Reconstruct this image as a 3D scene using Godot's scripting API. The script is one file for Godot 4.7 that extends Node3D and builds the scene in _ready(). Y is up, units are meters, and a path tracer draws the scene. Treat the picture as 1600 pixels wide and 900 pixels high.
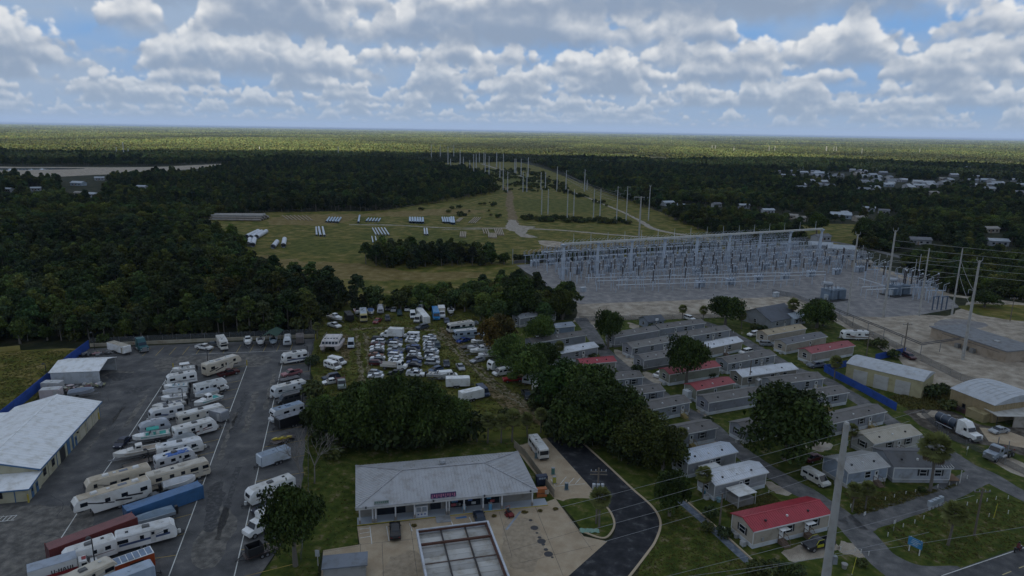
extends Node3D
# An aerial view over a storage lot, a shop, a mobile home park and a substation, with woods out to the horizon.

const EYE := 68.0            # metres above the ground
const FOCAL := 1067.0        # pixels of the 1600 x 900 photograph
const PITCH := 0.226565
const ROLL := 0.0162485

var box := BoxMesh.new()
var tube := CylinderMesh.new()
var taken := {}
var cache := {}
var rng := RandomNumberGenerator.new()

# ---------------------------------------------------------------- pixels to ground
func look_dir(x: float, y: float) -> Vector3:
	var u := x - 800.0
	var v := y - 450.0
	var a := u * cos(ROLL) + v * sin(ROLL)
	var b := -u * sin(ROLL) + v * cos(ROLL)
	return Vector3(a, -b * cos(PITCH) - FOCAL * sin(PITCH), -(FOCAL * cos(PITCH) - b * sin(PITCH)))

func gp(x: float, y: float, h := 0.0) -> Vector3:   # the point at height h seen at that pixel
	var r := look_dir(x, y)
	var t := (EYE - h) / -r.y
	return Vector3(r.x * t, h, r.z * t)

func at_depth(x: float, y: float, z: float) -> Vector3:
	var r := look_dir(x, y)
	return Vector3(0, EYE, 0) + r * (z / r.z)

func V(x: float, y: float, z: float) -> Vector3:
	return Vector3(x, y, z)

func flat(p: Vector3) -> Vector2:
	return Vector2(p.x, p.z)

func yaw_of(d: Vector3) -> float:    # turn that brings +x onto d
	return atan2(-d.z, d.x)

# ---------------------------------------------------------------- names and nodes
func numbered(n: String) -> String:
	var k: int = taken.get(n, 0)
	taken[n] = k + 1
	return n if k == 0 else "%s_%03d" % [n, k]

func thing(called: String, label: String, category: String, at := Vector3.ZERO, turn := 0.0, group := "") -> Node3D:
	var o := Node3D.new()
	o.name = numbered(called)
	add_child(o)
	o.position = at
	o.rotation.y = turn
	tag(o, label, category, group)
	return o

func tag(o: Node, label: String, category: String, group := "") -> void:
	o.set_meta("label", label)
	o.set_meta("category", category)
	if group:
		o.set_meta("group", group)

func part(parent: Node, called: String, m: Mesh, mat: Material, at := Vector3.ZERO, size := Vector3.ONE, rot := Vector3.ZERO) -> MeshInstance3D:
	var o := MeshInstance3D.new()
	o.name = called
	o.mesh = m
	o.material_override = mat
	parent.add_child(o, true)
	o.transform = Transform3D(Basis.from_euler(rot) * Basis.from_scale(size), at)
	return o

func structure(called: String, m: Mesh, mat: Material, at := Vector3.ZERO) -> MeshInstance3D:
	var o := MeshInstance3D.new()
	o.name = numbered(called)
	o.mesh = m
	o.material_override = mat
	o.position = at
	add_child(o)
	o.set_meta("kind", "structure")
	return o

func copy(o: Node3D, at: Vector3, turn: float, label := "", group := "") -> Node3D:
	var c: Node3D = o.duplicate()
	c.name = numbered(String(o.name).get_slice("_0", 0))
	add_child(c)
	c.position = at
	c.rotation.y = turn
	if label:
		c.set_meta("label", label)
	if group:
		c.set_meta("group", group)
	return c

# ---------------------------------------------------------------- materials
func paint(r: float, g: float, b: float, rough := 0.6, metal := 0.0, dirt := true) -> StandardMaterial3D:
	var key := "%.3f %.3f %.3f %.2f %.2f %s" % [r, g, b, rough, metal, dirt]
	if not cache.has(key):
		var m := StandardMaterial3D.new()
		m.albedo_color = Color(r, g, b).linear_to_srgb()
		m.roughness = rough
		m.metallic = metal
		if dirt:
			m.albedo_texture = grime()
			m.uv1_triplanar = true
			m.uv1_world_triplanar = true
			m.uv1_scale = Vector3.ONE * 0.055
		cache[key] = m
	return cache[key]

func noise_tex(key: String, freq: float, octaves: int, colors: Array, size := 512, kind := FastNoiseLite.TYPE_SIMPLEX_SMOOTH, sd := 1) -> NoiseTexture2D:
	if not cache.has(key):
		var n := FastNoiseLite.new()
		n.seed = sd
		n.noise_type = kind
		n.frequency = freq
		n.fractal_octaves = octaves
		n.fractal_gain = 0.6
		var t := NoiseTexture2D.new()
		t.width = size
		t.height = size
		t.seamless = true
		t.noise = n
		var ramp := Gradient.new()
		var off := PackedFloat32Array()
		var col := PackedColorArray()
		for c in colors:
			off.append(0.5 + (c[0] - 0.5) * 0.66)      # noise gathers round its middle
			col.append(Color(c[1], c[2], c[3]).linear_to_srgb())
		ramp.offsets = off
		ramp.colors = col
		t.color_ramp = ramp
		cache[key] = t
	return cache[key]

func grime() -> Texture2D:
	return noise_tex("grime", 0.012, 5, [[0.0, 0.70, 0.67, 0.62], [0.32, 0.88, 0.87, 0.85], [0.6, 0.97, 0.97, 0.97], [1.0, 1.0, 1.0, 1.0]], 512, FastNoiseLite.TYPE_SIMPLEX_SMOOTH, 7)

func speck() -> Texture2D:
	return noise_tex("speck", 0.05, 4, [[0.0, 0.55, 0.55, 0.55], [0.5, 0.86, 0.86, 0.86], [1.0, 1.0, 1.0, 1.0]], 512, FastNoiseLite.TYPE_SIMPLEX, 3)

# a ground material: two patterns over each other, of coarse and fine scale (uv = metres)
func soil(key: String, colors: Array, coarse := 60.0, fine := 7.0, rough := 0.95, sd := 1, freq := 0.008) -> StandardMaterial3D:
	if not cache.has("soil " + key):
		var m := StandardMaterial3D.new()
		m.resource_name = key
		m.albedo_texture = noise_tex("tex " + key, freq, 6, colors, 1024, FastNoiseLite.TYPE_SIMPLEX_SMOOTH, sd)
		m.uv1_scale = Vector3.ONE / coarse
		m.detail_enabled = true
		m.detail_albedo = speck()
		m.detail_blend_mode = BaseMaterial3D.BLEND_MODE_MUL
		m.detail_uv_layer = BaseMaterial3D.DETAIL_UV_2
		m.uv2_scale = Vector3.ONE / fine
		m.roughness = rough
		m.metallic_specular = 0.25
		cache["soil " + key] = m
	return cache["soil " + key]

# ---------------------------------------------------------------- meshes
func mesh_of(v: PackedVector3Array, i: PackedInt32Array, n := PackedVector3Array(), c := PackedColorArray(), uv := PackedVector2Array()) -> ArrayMesh:
	var a := []
	a.resize(Mesh.ARRAY_MAX)
	a[Mesh.ARRAY_VERTEX] = v
	if n.size():
		a[Mesh.ARRAY_NORMAL] = n
	if c.size():
		a[Mesh.ARRAY_COLOR] = c
	if uv.size():
		a[Mesh.ARRAY_TEX_UV] = uv
		a[Mesh.ARRAY_TEX_UV2] = uv
	a[Mesh.ARRAY_INDEX] = i
	var m := ArrayMesh.new()
	m.add_surface_from_arrays(Mesh.PRIMITIVE_TRIANGLES, a)
	return m

# collects boxes, prisms and tubes with flat faces; done() makes a mesh of them
class Shape:
	var st := SurfaceTool.new()
	func _init() -> void:
		st.begin(Mesh.PRIMITIVE_TRIANGLES)
		st.set_smooth_group(-1)
	func tri(a: Vector3, b: Vector3, c: Vector3) -> void:
		st.add_vertex(a)
		st.add_vertex(b)
		st.add_vertex(c)
	func quad(a: Vector3, b: Vector3, c: Vector3, d: Vector3) -> void:   # seen from the front: clockwise
		tri(a, b, c)
		tri(a, c, d)
	func slab(lo: Vector3, hi: Vector3) -> Shape:
		var p := []
		for k in 8:
			p.append(Vector3(hi.x if k & 1 else lo.x, hi.y if k & 2 else lo.y, hi.z if k & 4 else lo.z))
		quad(p[4], p[6], p[7], p[5])
		quad(p[1], p[3], p[2], p[0])
		quad(p[0], p[2], p[6], p[4])
		quad(p[5], p[7], p[3], p[1])
		quad(p[2], p[3], p[7], p[6])
		quad(p[4], p[5], p[1], p[0])
		return self
	func bar(a: Vector3, b: Vector3, w: float, h: float) -> Shape:       # a square bar from a to b
		var d := (b - a).normalized()
		var s := d.cross(Vector3.UP)
		s = Vector3.RIGHT if s.length() < 0.01 else s.normalized()
		var u := s.cross(d)
		s *= w / 2
		u *= h / 2
		var e := [a - s - u, a + s - u, a + s + u, a - s + u]
		var f := [b - s - u, b + s - u, b + s + u, b - s + u]
		for k in 4:
			var l := (k + 1) % 4
			quad(e[k], e[l], f[l], f[k])
		quad(e[3], e[2], e[1], e[0])
		quad(f[0], f[1], f[2], f[3])
		return self
	func pipe(a: Vector3, b: Vector3, ra: float, rb: float, sides := 8, caps := true) -> Shape:
		var d := (b - a).normalized()
		var s := d.cross(Vector3.UP)
		s = Vector3.RIGHT if s.length() < 0.01 else s.normalized()
		var u := s.cross(d)
		st.set_smooth_group(1)
		for k in sides:
			var p := TAU * k / sides
			var q := TAU * (k + 1) / sides
			var m := s * cos(p) + u * sin(p)
			var n := s * cos(q) + u * sin(q)
			quad(a + m * ra, a + n * ra, b + n * rb, b + m * rb)
		st.set_smooth_group(-1)
		if caps:
			for k in sides:
				var p := TAU * k / sides
				var q := TAU * (k + 1) / sides
				var m := s * cos(p) + u * sin(p)
				var n := s * cos(q) + u * sin(q)
				if ra > 0.0:
					tri(a, a + n * ra, a + m * ra)
				if rb > 0.0:
					tri(b, b + m * rb, b + n * rb)
		return self
	# a side outline (x, y), drawn out across z from -w to w; inset narrows it at the outline's own height
	func profile(pts: PackedVector2Array, wid: Callable) -> Shape:
		var n := pts.size()
		var area := 0.0
		for k in n:
			area += pts[k].cross(pts[(k + 1) % n])
		if area < 0:
			pts.reverse()
		for k in n:
			var p := pts[k]
			var q := pts[(k + 1) % n]
			var wp: float = wid.call(p)
			var wq: float = wid.call(q)
			quad(Vector3(p.x, p.y, -wp), Vector3(q.x, q.y, -wq), Vector3(q.x, q.y, wq), Vector3(p.x, p.y, wp))
		var t := Geometry2D.triangulate_polygon(pts)
		for k in range(0, t.size(), 3):
			var a := pts[t[k]]
			var b := pts[t[k + 1]]
			var c := pts[t[k + 2]]
			if (b - a).cross(c - a) < 0:
				var x := b
				b = c
				c = x
			tri(Vector3(a.x, a.y, wid.call(a)), Vector3(c.x, c.y, wid.call(c)), Vector3(b.x, b.y, wid.call(b)))
			tri(Vector3(a.x, a.y, -wid.call(a)), Vector3(b.x, b.y, -wid.call(b)), Vector3(c.x, c.y, -wid.call(c)))
		return self
	func done() -> ArrayMesh:
		st.generate_normals()
		return st.commit()

func smooth(pts: Array, steps := 5) -> Array:     # a rounder closed outline through the same points
	var out := []
	var n := pts.size()
	for k in n:
		var a: Vector2 = pts[(k + n - 1) % n]
		var b: Vector2 = pts[k]
		var c: Vector2 = pts[(k + 1) % n]
		var d: Vector2 = pts[(k + 2) % n]
		for s in steps:
			out.append(b.cubic_interpolate(c, a, d, float(s) / steps))
	return out

func along(pts: Array, steps := 6) -> Array:      # the same for an open line
	var out := []
	var n := pts.size()
	for k in n - 1:
		var b: Vector2 = pts[k]
		var c: Vector2 = pts[k + 1]
		var a: Vector2 = pts[k - 1] if k > 0 else b * 2 - c
		var d: Vector2 = pts[k + 2] if k + 2 < n else c * 2 - b
		for s in steps:
			out.append(b.cubic_interpolate(c, a, d, float(s) / steps))
	out.append(pts[n - 1])
	return out

func ground_px(list: Array) -> Array:     # [x, y, x, y ...] in pixels -> points on the ground
	var out := []
	for k in range(0, list.size(), 2):
		out.append(flat(gp(list[k], list[k + 1])))
	return out

func rough_edge(pts: Array, step: float, amount: float, sd: int) -> Array:
	var n := FastNoiseLite.new()
	n.seed = sd
	n.frequency = 0.35 / maxf(step, 0.1)
	n.fractal_octaves = 3
	var out := []
	for k in pts.size():
		var a: Vector2 = pts[k]
		var b: Vector2 = pts[(k + 1) % pts.size()]
		var m := maxi(1, int(a.distance_to(b) / step))
		var side := (b - a).normalized().orthogonal()
		for s in m:
			var p := a.lerp(b, float(s) / m)
			out.append(p + side * n.get_noise_2d(p.x, p.y) * amount)
	return out

func sheet_mesh(pts: Array, y: float) -> ArrayMesh:
	var poly := PackedVector2Array(pts)
	var t := Geometry2D.triangulate_polygon(poly)
	if t.is_empty():
		poly = Geometry2D.convex_hull(poly)
		t = Geometry2D.triangulate_polygon(poly)
	var v := PackedVector3Array()
	var n := PackedVector3Array()
	for p in poly:
		v.append(Vector3(p.x, y, p.y))
		n.append(Vector3.UP)
	for k in range(0, t.size(), 3):
		var a := poly[t[k]]
		if (poly[t[k + 1]] - a).cross(poly[t[k + 2]] - a) < 0:
			var x := t[k + 1]
			t[k + 1] = t[k + 2]
			t[k + 2] = x
	return mesh_of(v, t, n, PackedColorArray(), poly)

func strip_pts(line: Array, width: float) -> Array:    # the outline of a band of that width along a line
	var l := []
	var r := []
	for k in line.size():
		var d: Vector2 = (line[mini(k + 1, line.size() - 1)] - line[maxi(k - 1, 0)]).normalized().orthogonal() * width / 2
		l.append(line[k] + d)
		r.append(line[k] - d)
	r.reverse()
	return l + r

func sheet(called: String, pts: Array, level: int, mat: Material) -> MeshInstance3D:
	return structure(called, sheet_mesh(pts, 0.004 * level), mat)

func kerb_mesh(line: Array, width: float, height: float) -> ArrayMesh:
	var s := Shape.new()
	for k in line.size() - 1:
		var a: Vector2 = line[k]
		var b: Vector2 = line[k + 1]
		s.bar(Vector3(a.x, height / 2, a.y), Vector3(b.x, height / 2, b.y), width, height)
	return s.done()

# ---------------------------------------------------------------- light, air and sky
func set_light() -> void:
	var cam := Camera3D.new()
	cam.name = "camera"
	add_child(cam)
	cam.transform = Transform3D(Basis(Vector3.RIGHT, -PITCH) * Basis(Vector3.BACK, ROLL), Vector3(0, EYE, 0))
	cam.fov = 45.7345
	cam.near = 0.5
	cam.far = 60000.0
	cam.current = true
	var sun := DirectionalLight3D.new()
	sun.name = "sun"
	add_child(sun)
	sun.rotation = Vector3(deg_to_rad(-52), deg_to_rad(24), 0)
	sun.light_energy = 1.6
	sun.light_angular_distance = 0.5
	sun.light_color = Color(1.0, 0.955, 0.88)
	sun.shadow_enabled = true
	var e := Environment.new()
	e.background_mode = Environment.BG_SKY
	e.tonemap_mode = Environment.TONE_MAPPER_LINEAR
	e.tonemap_exposure = 1.4
	e.sdfgi_enabled = true
	e.ssao_enabled = true
	e.ssil_enabled = true
	e.fog_enabled = true
	e.fog_density = 0.00003
	e.fog_light_color = Color(0.72, 0.83, 1.0)
	var sky := Sky.new()
	var pan := PanoramaSkyMaterial.new()
	pan.energy_multiplier = 0.84
	pan.panorama = ImageTexture.create_from_image(cloud_sky())
	sky.sky_material = pan
	e.sky = sky
	var w := WorldEnvironment.new()
	w.name = "world"
	w.environment = e
	add_child(w)

# layers of cumulus, the far ones low over the horizon, each with flat grey bases and bright heads
const BASES := [0.6, 1.0, 1.5, 2.1, 2.9, 3.9, 5.1, 6.7, 8.8, 12.0, 17.0, 24.0, 34.0, 48.0]
var n_tower := FastNoiseLite.new()
var n_puff := FastNoiseLite.new()
var n_fine := FastNoiseLite.new()
var n_veil := FastNoiseLite.new()

func sky_pixel(az: float, el: float) -> Color:
	var sx := sin(az)
	var sz := cos(az)
	var f := clampf(el / 90.0, 0, 1)
	var col := Vector3(0.29, 0.37, 0.475).lerp(Vector3(0.12, 0.32, 0.66), 1.0 - exp(-el / 7.0))
	col = col.lerp(Vector3(0.20, 0.32, 0.55), f)
	var veil := clampf(n_veil.get_noise_3d(sx * 11, el * 0.5, sz * 11) * 1.7 + 0.62, 0, 1) * clampf(el / 2.5, 0, 1)
	col = col.lerp(Vector3(0.30, 0.385, 0.51), veil * 0.92)
	for k in BASES.size():
		var e: float = BASES[k]
		var tall := e * 0.66 + 0.45
		var v := (el - e) / tall
		if v < -0.35 or v > 1.7:
			continue
		var s := 57.3 / tall           # round the horizon in units of a cloud's height
		var off := 37.0 * k
		var cover := n_tower.get_noise_3d(sx * s * 0.31, off, sz * s * 0.31) * 2.0 + 0.42
		if cover < -0.3:
			continue
		var top := clampf(cover, 0.0, 1.2)
		var wx := sx * s
		var wz := sz * s
		var p1 := 0.5 - 0.5 * n_puff.get_noise_3d(wx * 0.75, v * 0.9 + off, wz * 0.75)
		var fine := n_fine.get_noise_3d(wx * 2.6, v * 3.0 + off, wz * 2.6)
		var edge := top - v + (p1 - 0.30) * 0.95 + fine * 0.14
		var m := smoothstep(0.0, 0.13, edge) * smoothstep(-0.22, 0.10, v + fine * 0.13 + (p1 - 0.5) * 0.08)
		if m <= 0.002:
			continue
		var p2 := 0.5 - 0.5 * n_puff.get_noise_3d((wx + sz * 0.06) * 0.75, (v + 0.11) * 0.9 + off, (wz - sx * 0.06) * 0.75)
		var lit := smoothstep(0.0, 0.55, 1.0 - edge) * 0.30      # heads catch more light than hearts
		var shade := clampf(-0.08 + 0.62 * smoothstep(0.0, 1.0, v / maxf(top, 0.3)) + lit + (p1 - p2) * 0.9 + fine * 0.10, 0.0, 1.0)
		var c := Vector3(0.235, 0.30, 0.405).lerp(Vector3(0.83, 0.82, 0.80), shade * shade * (3.0 - 2.0 * shade))
		c = c.lerp(Vector3(0.295, 0.375, 0.48), exp(-e / 3.2) * 0.88)
		col = col.lerp(c, m * 0.95)
	return Color(col.x, col.y, col.z)

func cloud_sky() -> Image:
	n_tower.seed = 21
	n_tower.frequency = 1.0
	n_tower.fractal_octaves = 4
	n_puff.seed = 5
	n_puff.frequency = 1.0
	n_puff.fractal_octaves = 5
	n_puff.fractal_gain = 0.5
	n_puff.fractal_type = FastNoiseLite.FRACTAL_RIDGED
	n_fine.seed = 9
	n_fine.frequency = 1.0
	n_fine.fractal_octaves = 6
	n_fine.fractal_gain = 0.6
	n_veil.seed = 14
	n_veil.frequency = 0.35
	n_veil.fractal_octaves = 4
	var w := 4096
	var h := 2048
	# coarse all round, fine where a lens of this length would show the difference
	var rough := Image.create_empty(w / 4, h / 4, false, Image.FORMAT_RGBF)
	for j in h / 8 + 1:
		var el := 90.0 - (j + 0.5) * 720.0 / h
		for i in w / 4:
			rough.set_pixel(i, j, sky_pixel(TAU * (i + 0.5) * 4.0 / w, maxf(el, 0.0)))
	var im: Image = rough.duplicate()
	im.resize(w, h, Image.INTERPOLATE_BILINEAR)
	var deg := w / 360.0
	for side in 2:
		var strip := Image.create_empty(int(44 * deg), int(15 * deg), false, Image.FORMAT_RGBF)
		var x0 := 0 if side == 0 else w - strip.get_width()
		var y0 := h / 2 - strip.get_height()
		for j in strip.get_height():
			var el := 90.0 - (y0 + j + 0.5) * 180.0 / h
			for i in strip.get_width():
				strip.set_pixel(i, j, sky_pixel(TAU * (x0 + i + 0.5) / w, el))
		im.blit_rect(strip, Rect2i(Vector2i.ZERO, strip.get_size()), Vector2i(x0, y0))
	return im

# the cumulus overhead that keeps the sun off the near ground: a closed, lumpy, light-passing body
func overhead_cloud(label: String, centre: Vector3, rx: float, rz: float, thick: float, sd: int) -> void:
	var n := FastNoiseLite.new()
	n.seed = sd
	n.frequency = 0.0011
	n.fractal_octaves = 4
	var v := PackedVector3Array()
	var nn := PackedVector3Array()
	var ix := PackedInt32Array()
	var rings := 40
	var seg := 96
	for a in rings + 1:
		for b in seg + 1:
			var th := PI * a / rings
			var ph := TAU * b / seg
			var d := Vector3(sin(th) * cos(ph), cos(th), sin(th) * sin(ph))
			var p := Vector3(d.x * rx, d.y * thick * (1.0 if d.y > 0 else 0.35), d.z * rz)
			var k := 1.0 + 0.30 * n.get_noise_3d(p.x * 0.8, 50.0 + p.y, p.z * 0.8)
			v.append(Vector3(p.x * k, p.y * (0.8 + k * 0.4 + 0.5 * n.get_noise_3d(p.x * 3, p.y, p.z * 3)), p.z * k))
			nn.append(Vector3(d.x / rx, d.y / thick, d.z / rz).normalized())
	for a in rings:
		for b in seg:
			var i := a * (seg + 1) + b
			ix.append_array([i, i + seg + 2, i + seg + 1, i, i + 1, i + seg + 2])
	var m := StandardMaterial3D.new()
	m.albedo_color = Color(1, 1, 1)
	m.roughness = 1.0
	m.metallic_specular = 0.0
	m.backlight_enabled = true
	m.backlight = Color(1, 1, 1)
	var o := MeshInstance3D.new()
	o.name = numbered("cloud")
	o.mesh = mesh_of(v, ix, nn)
	o.material_override = m
	o.position = centre
	add_child(o)
	tag(o, label, "cloud")

# ---------------------------------------------------------------- trees
var leaf_mat: StandardMaterial3D
var bark_mat: StandardMaterial3D

class Leaves:
	var v := PackedVector3Array()
	var n := PackedVector3Array()
	var c := PackedColorArray()
	var i := PackedInt32Array()
	func blade(p: Vector3, nrm: Vector3, dir: Vector3, long: float, wide: float, col: Color, bend := 0.0) -> void:
		var side := dir.cross(nrm).normalized() * wide / 2
		var k := v.size()
		var tip := dir * long / 2 - nrm * bend * long
		v.append(p - dir * long / 2 - side * 0.6)
		v.append(p - dir * long / 2 + side * 0.6)
		v.append(p + side + tip * 0.4)
		v.append(p - side * 0.9 + tip)
		for s in 4:
			n.append(nrm)
			c.append(Color(col.r * 2, col.g * 2, col.b * 2))     # the leaf material halves it again
		i.append_array([k, k + 2, k + 1, k, k + 3, k + 2])
	func mesh(owner: Node) -> ArrayMesh:
		return owner.mesh_of(v, i, n, c)

func rand_dir(r: RandomNumberGenerator) -> Vector3:
	var y := r.randf_range(-1, 1)
	var a := r.randf() * TAU
	var s := sqrt(1 - y * y)
	return Vector3(s * cos(a), y, s * sin(a))

# leaf clumps through a ball: most of them near its skin, some inside
func puff(L: Leaves, r: RandomNumberGenerator, centre: Vector3, rad: Vector3, count: int, size: float, col: Color, vary := 0.3, shine := 0.5) -> void:
	for k in count:
		var d := rand_dir(r)
		if d.y < -0.25 and r.randf() < 0.6:
			d.y = -d.y
		var depth := 1.0 - 0.55 * r.randf() * r.randf() if r.randf() < 0.88 else r.randf()
		var p := centre + d * rad * depth * (r.randf_range(0.86, 1.12) if r.randf() < 0.93 else r.randf_range(1.15, 1.5))
		var nrm := (d * shine + Vector3.UP * 0.25 + rand_dir(r) * 0.75).normalized()
		var dir := nrm.cross(rand_dir(r)).normalized()
		var t := 1.0 + r.randf_range(-vary, vary)
		var warm := r.randf_range(-0.12, 0.12)
		var s := size * r.randf_range(0.6, 1.4)
		L.blade(p, nrm, dir, s * 1.3, s, Color(col.r * t * (1 + warm), col.g * t, col.b * t * (1 - warm)))

func trunk_mesh(r: RandomNumberGenerator, h: float, rad: float, limbs: Array, lean := 0.06) -> ArrayMesh:
	var s := Shape.new()
	var a := Vector3.ZERO
	var top := Vector3(r.randf_range(-lean, lean) * h, h, r.randf_range(-lean, lean) * h)
	var mid := top * 0.5 + Vector3(r.randf_range(-lean, lean), 0, r.randf_range(-lean, lean)) * h * 0.5
	s.pipe(a, mid, rad * 1.25, rad * 0.85, 7, false)
	s.pipe(mid, top, rad * 0.85, rad * 0.5, 7, false)
	for l in limbs:
		var from: Vector3 = mid.lerp(top, r.randf_range(0.1, 1.0))
		var knee: Vector3 = from.lerp(l, 0.5) + Vector3(0, r.randf_range(-0.3, 0.5), 0)
		s.pipe(from, knee, rad * 0.42, rad * 0.28, 5, false)
		s.pipe(knee, l, rad * 0.28, rad * 0.10, 5, false)
	return s.done()

func two(crown: ArrayMesh, trunk: ArrayMesh) -> ArrayMesh:     # trunk and crown as two surfaces, for scattered copies
	var m := ArrayMesh.new()
	m.add_surface_from_arrays(Mesh.PRIMITIVE_TRIANGLES, crown.surface_get_arrays(0))
	m.surface_set_material(0, leaf_mat)
	m.add_surface_from_arrays(Mesh.PRIMITIVE_TRIANGLES, trunk.surface_get_arrays(0))
	m.surface_set_material(1, bark_mat)
	return m

# a broad crown of many lobes: h metres tall, r metres to the side
func oak_meshes(sd: int, h: float, rad: float, count: int, size: float, col: Color, low := 0.5) -> Array:
	var r := RandomNumberGenerator.new()
	r.seed = sd
	var L := Leaves.new()
	var limbs := []
	var lobes := 26
	for k in lobes:
		var a := TAU * k * 0.381966 + r.randf_range(-0.3, 0.3)
		var t := float(k) / lobes
		var ring := sqrt(t) * rad * 0.74
		ring *= r.randf_range(0.72, 1.2)
		var p := Vector3(cos(a) * ring, h * (0.80 - low * t * t) + r.randf_range(-0.10, 0.10) * h, sin(a) * ring)
		var q := rad * r.randf_range(0.17, 0.40)
		var tone := r.randf_range(0.62, 1.5)
		puff(L, r, p, Vector3(q, q * r.randf_range(0.6, 0.95), q), count / lobes, size, Color(col.r * tone, col.g * tone, col.b * tone))
		if k % 2 == 0:
			limbs.append(p)
	puff(L, r, Vector3(0, h * (0.72 - low * 0.4), 0), Vector3(rad * 0.66, h * (0.12 + low * 0.36), rad * 0.66), count / 7, size * 1.2, col)
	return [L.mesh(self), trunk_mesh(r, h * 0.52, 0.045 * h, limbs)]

# a tall bare stem with tufted plates of needles in its upper half
func pine_meshes(sd: int, h: float, rad: float, count: int, size: float, col: Color) -> Array:
	var r := RandomNumberGenerator.new()
	r.seed = sd
	var L := Leaves.new()
	var limbs := []
	var tufts := 15
	for k in tufts:
		var t := float(k) / (tufts - 1)
		var a := TAU * k * 0.381966 + r.randf_range(-0.5, 0.5)
		var reach := rad * (0.95 - 0.75 * t) * r.randf_range(0.55, 1.1)
		var p := Vector3(cos(a) * reach, h * (0.46 + 0.48 * t) + r.randf_range(-0.03, 0.03) * h, sin(a) * reach)
		var q := rad * r.randf_range(0.30, 0.46)
		var tone := r.randf_range(0.65, 1.4)
		puff(L, r, p, Vector3(q, q * 0.6, q), count / tufts, size, Color(col.r * tone, col.g * tone, col.b * tone), 0.35, 0.4)
		limbs.append(p)
	return [L.mesh(self), trunk_mesh(r, h * 0.93, 0.018 * h, limbs, 0.02)]

# a fan palm: a round head of stiff fans on a plain stem, old brown ones hanging below
func palm_meshes(sd: int, h: float, rad: float) -> Array:
	var r := RandomNumberGenerator.new()
	r.seed = sd
	var L := Leaves.new()
	var top := Vector3(r.randf_range(-0.04, 0.04) * h, h, r.randf_range(-0.04, 0.04) * h)
	for k in 56:
		var a := TAU * k * 0.381966
		var t := float(k) / 55
		var up := lerpf(1.3, -1.05, t) + r.randf_range(-0.15, 0.15)
		var d := Vector3(cos(a) * cos(up), sin(up), sin(a) * cos(up)).normalized()
		var dead := t > 0.84
		var col := Color(0.11, 0.085, 0.05) if dead else Color(0.145, 0.155, 0.05)
		col = col * r.randf_range(0.75, 1.3)
		var hub := top + d * rad * r.randf_range(0.45, 0.6)
		var across := d.cross(Vector3.UP).normalized()
		var nrm := across.cross(d).normalized()
		L.blade(top + d * rad * 0.25, nrm, d, rad * 0.55, 0.05, Color(0.08, 0.08, 0.03))
		for s in 9:
			var b := (s - 4) * 0.30
			var q := (d * cos(b) + across * sin(b) - Vector3.UP * absf(b) * 0.18).normalized()
			var nn := (nrm + across * sin(b) * 0.3).normalized()
			L.blade(hub + q * rad * 0.24, nn, q, rad * 0.58, 0.26 * rad / 1.6, col * r.randf_range(0.85, 1.15), 0.22)
	var s := Shape.new()
	s.pipe(Vector3.ZERO, top * 0.5 + Vector3(0.06, 0, 0), 0.24, 0.18, 8, false)
	s.pipe(top * 0.5 + Vector3(0.06, 0, 0), top, 0.18, 0.22, 8, false)
	return [L.mesh(self), s.done()]

func bush_meshes(sd: int, h: float, rad: float, count: int, size: float, col: Color) -> Array:
	var r := RandomNumberGenerator.new()
	r.seed = sd
	var L := Leaves.new()
	var limbs := []
	for k in 6:
		var a := TAU * k / 6.0 + r.randf()
		var p := Vector3(cos(a) * rad * 0.5, h * r.randf_range(0.4, 0.65), sin(a) * rad * 0.5)
		var tone := r.randf_range(0.8, 1.25)
		puff(L, r, p, Vector3(rad * 0.5, h * 0.42, rad * 0.5), count / 6, size, Color(col.r * tone, col.g * tone, col.b * tone))
		limbs.append(p)
	return [L.mesh(self), trunk_mesh(r, h * 0.3, 0.05, limbs)]

func tree(kind: Array, called: String, label: String, category: String, at: Vector3, scale: float, turn: float, group := "", tall := 1.0, leaf: Material = null) -> Node3D:
	var o := thing(called, label, category, at, turn, group)
	part(o, "trunk", kind[1], bark_mat, Vector3.ZERO, Vector3(scale, scale * tall, scale))
	part(o, "crown", kind[0], leaf if leaf else leaf_mat, Vector3.ZERO, Vector3(scale, scale * tall, scale))
	return o

func scatter(called: String, label: String, category: String, m: Mesh, places: Array, tints: Array) -> void:
	if places.is_empty():
		return
	var mm := MultiMesh.new()
	mm.transform_format = MultiMesh.TRANSFORM_3D
	mm.use_colors = true
	mm.mesh = m
	mm.instance_count = places.size()
	for k in places.size():
		mm.set_instance_transform(k, places[k])
		mm.set_instance_color(k, tints[k])
	var o := MultiMeshInstance3D.new()
	o.name = numbered(called)
	o.multimesh = mm
	add_child(o)
	tag(o, label, category)
	o.set_meta("kind", "stuff")

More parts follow.
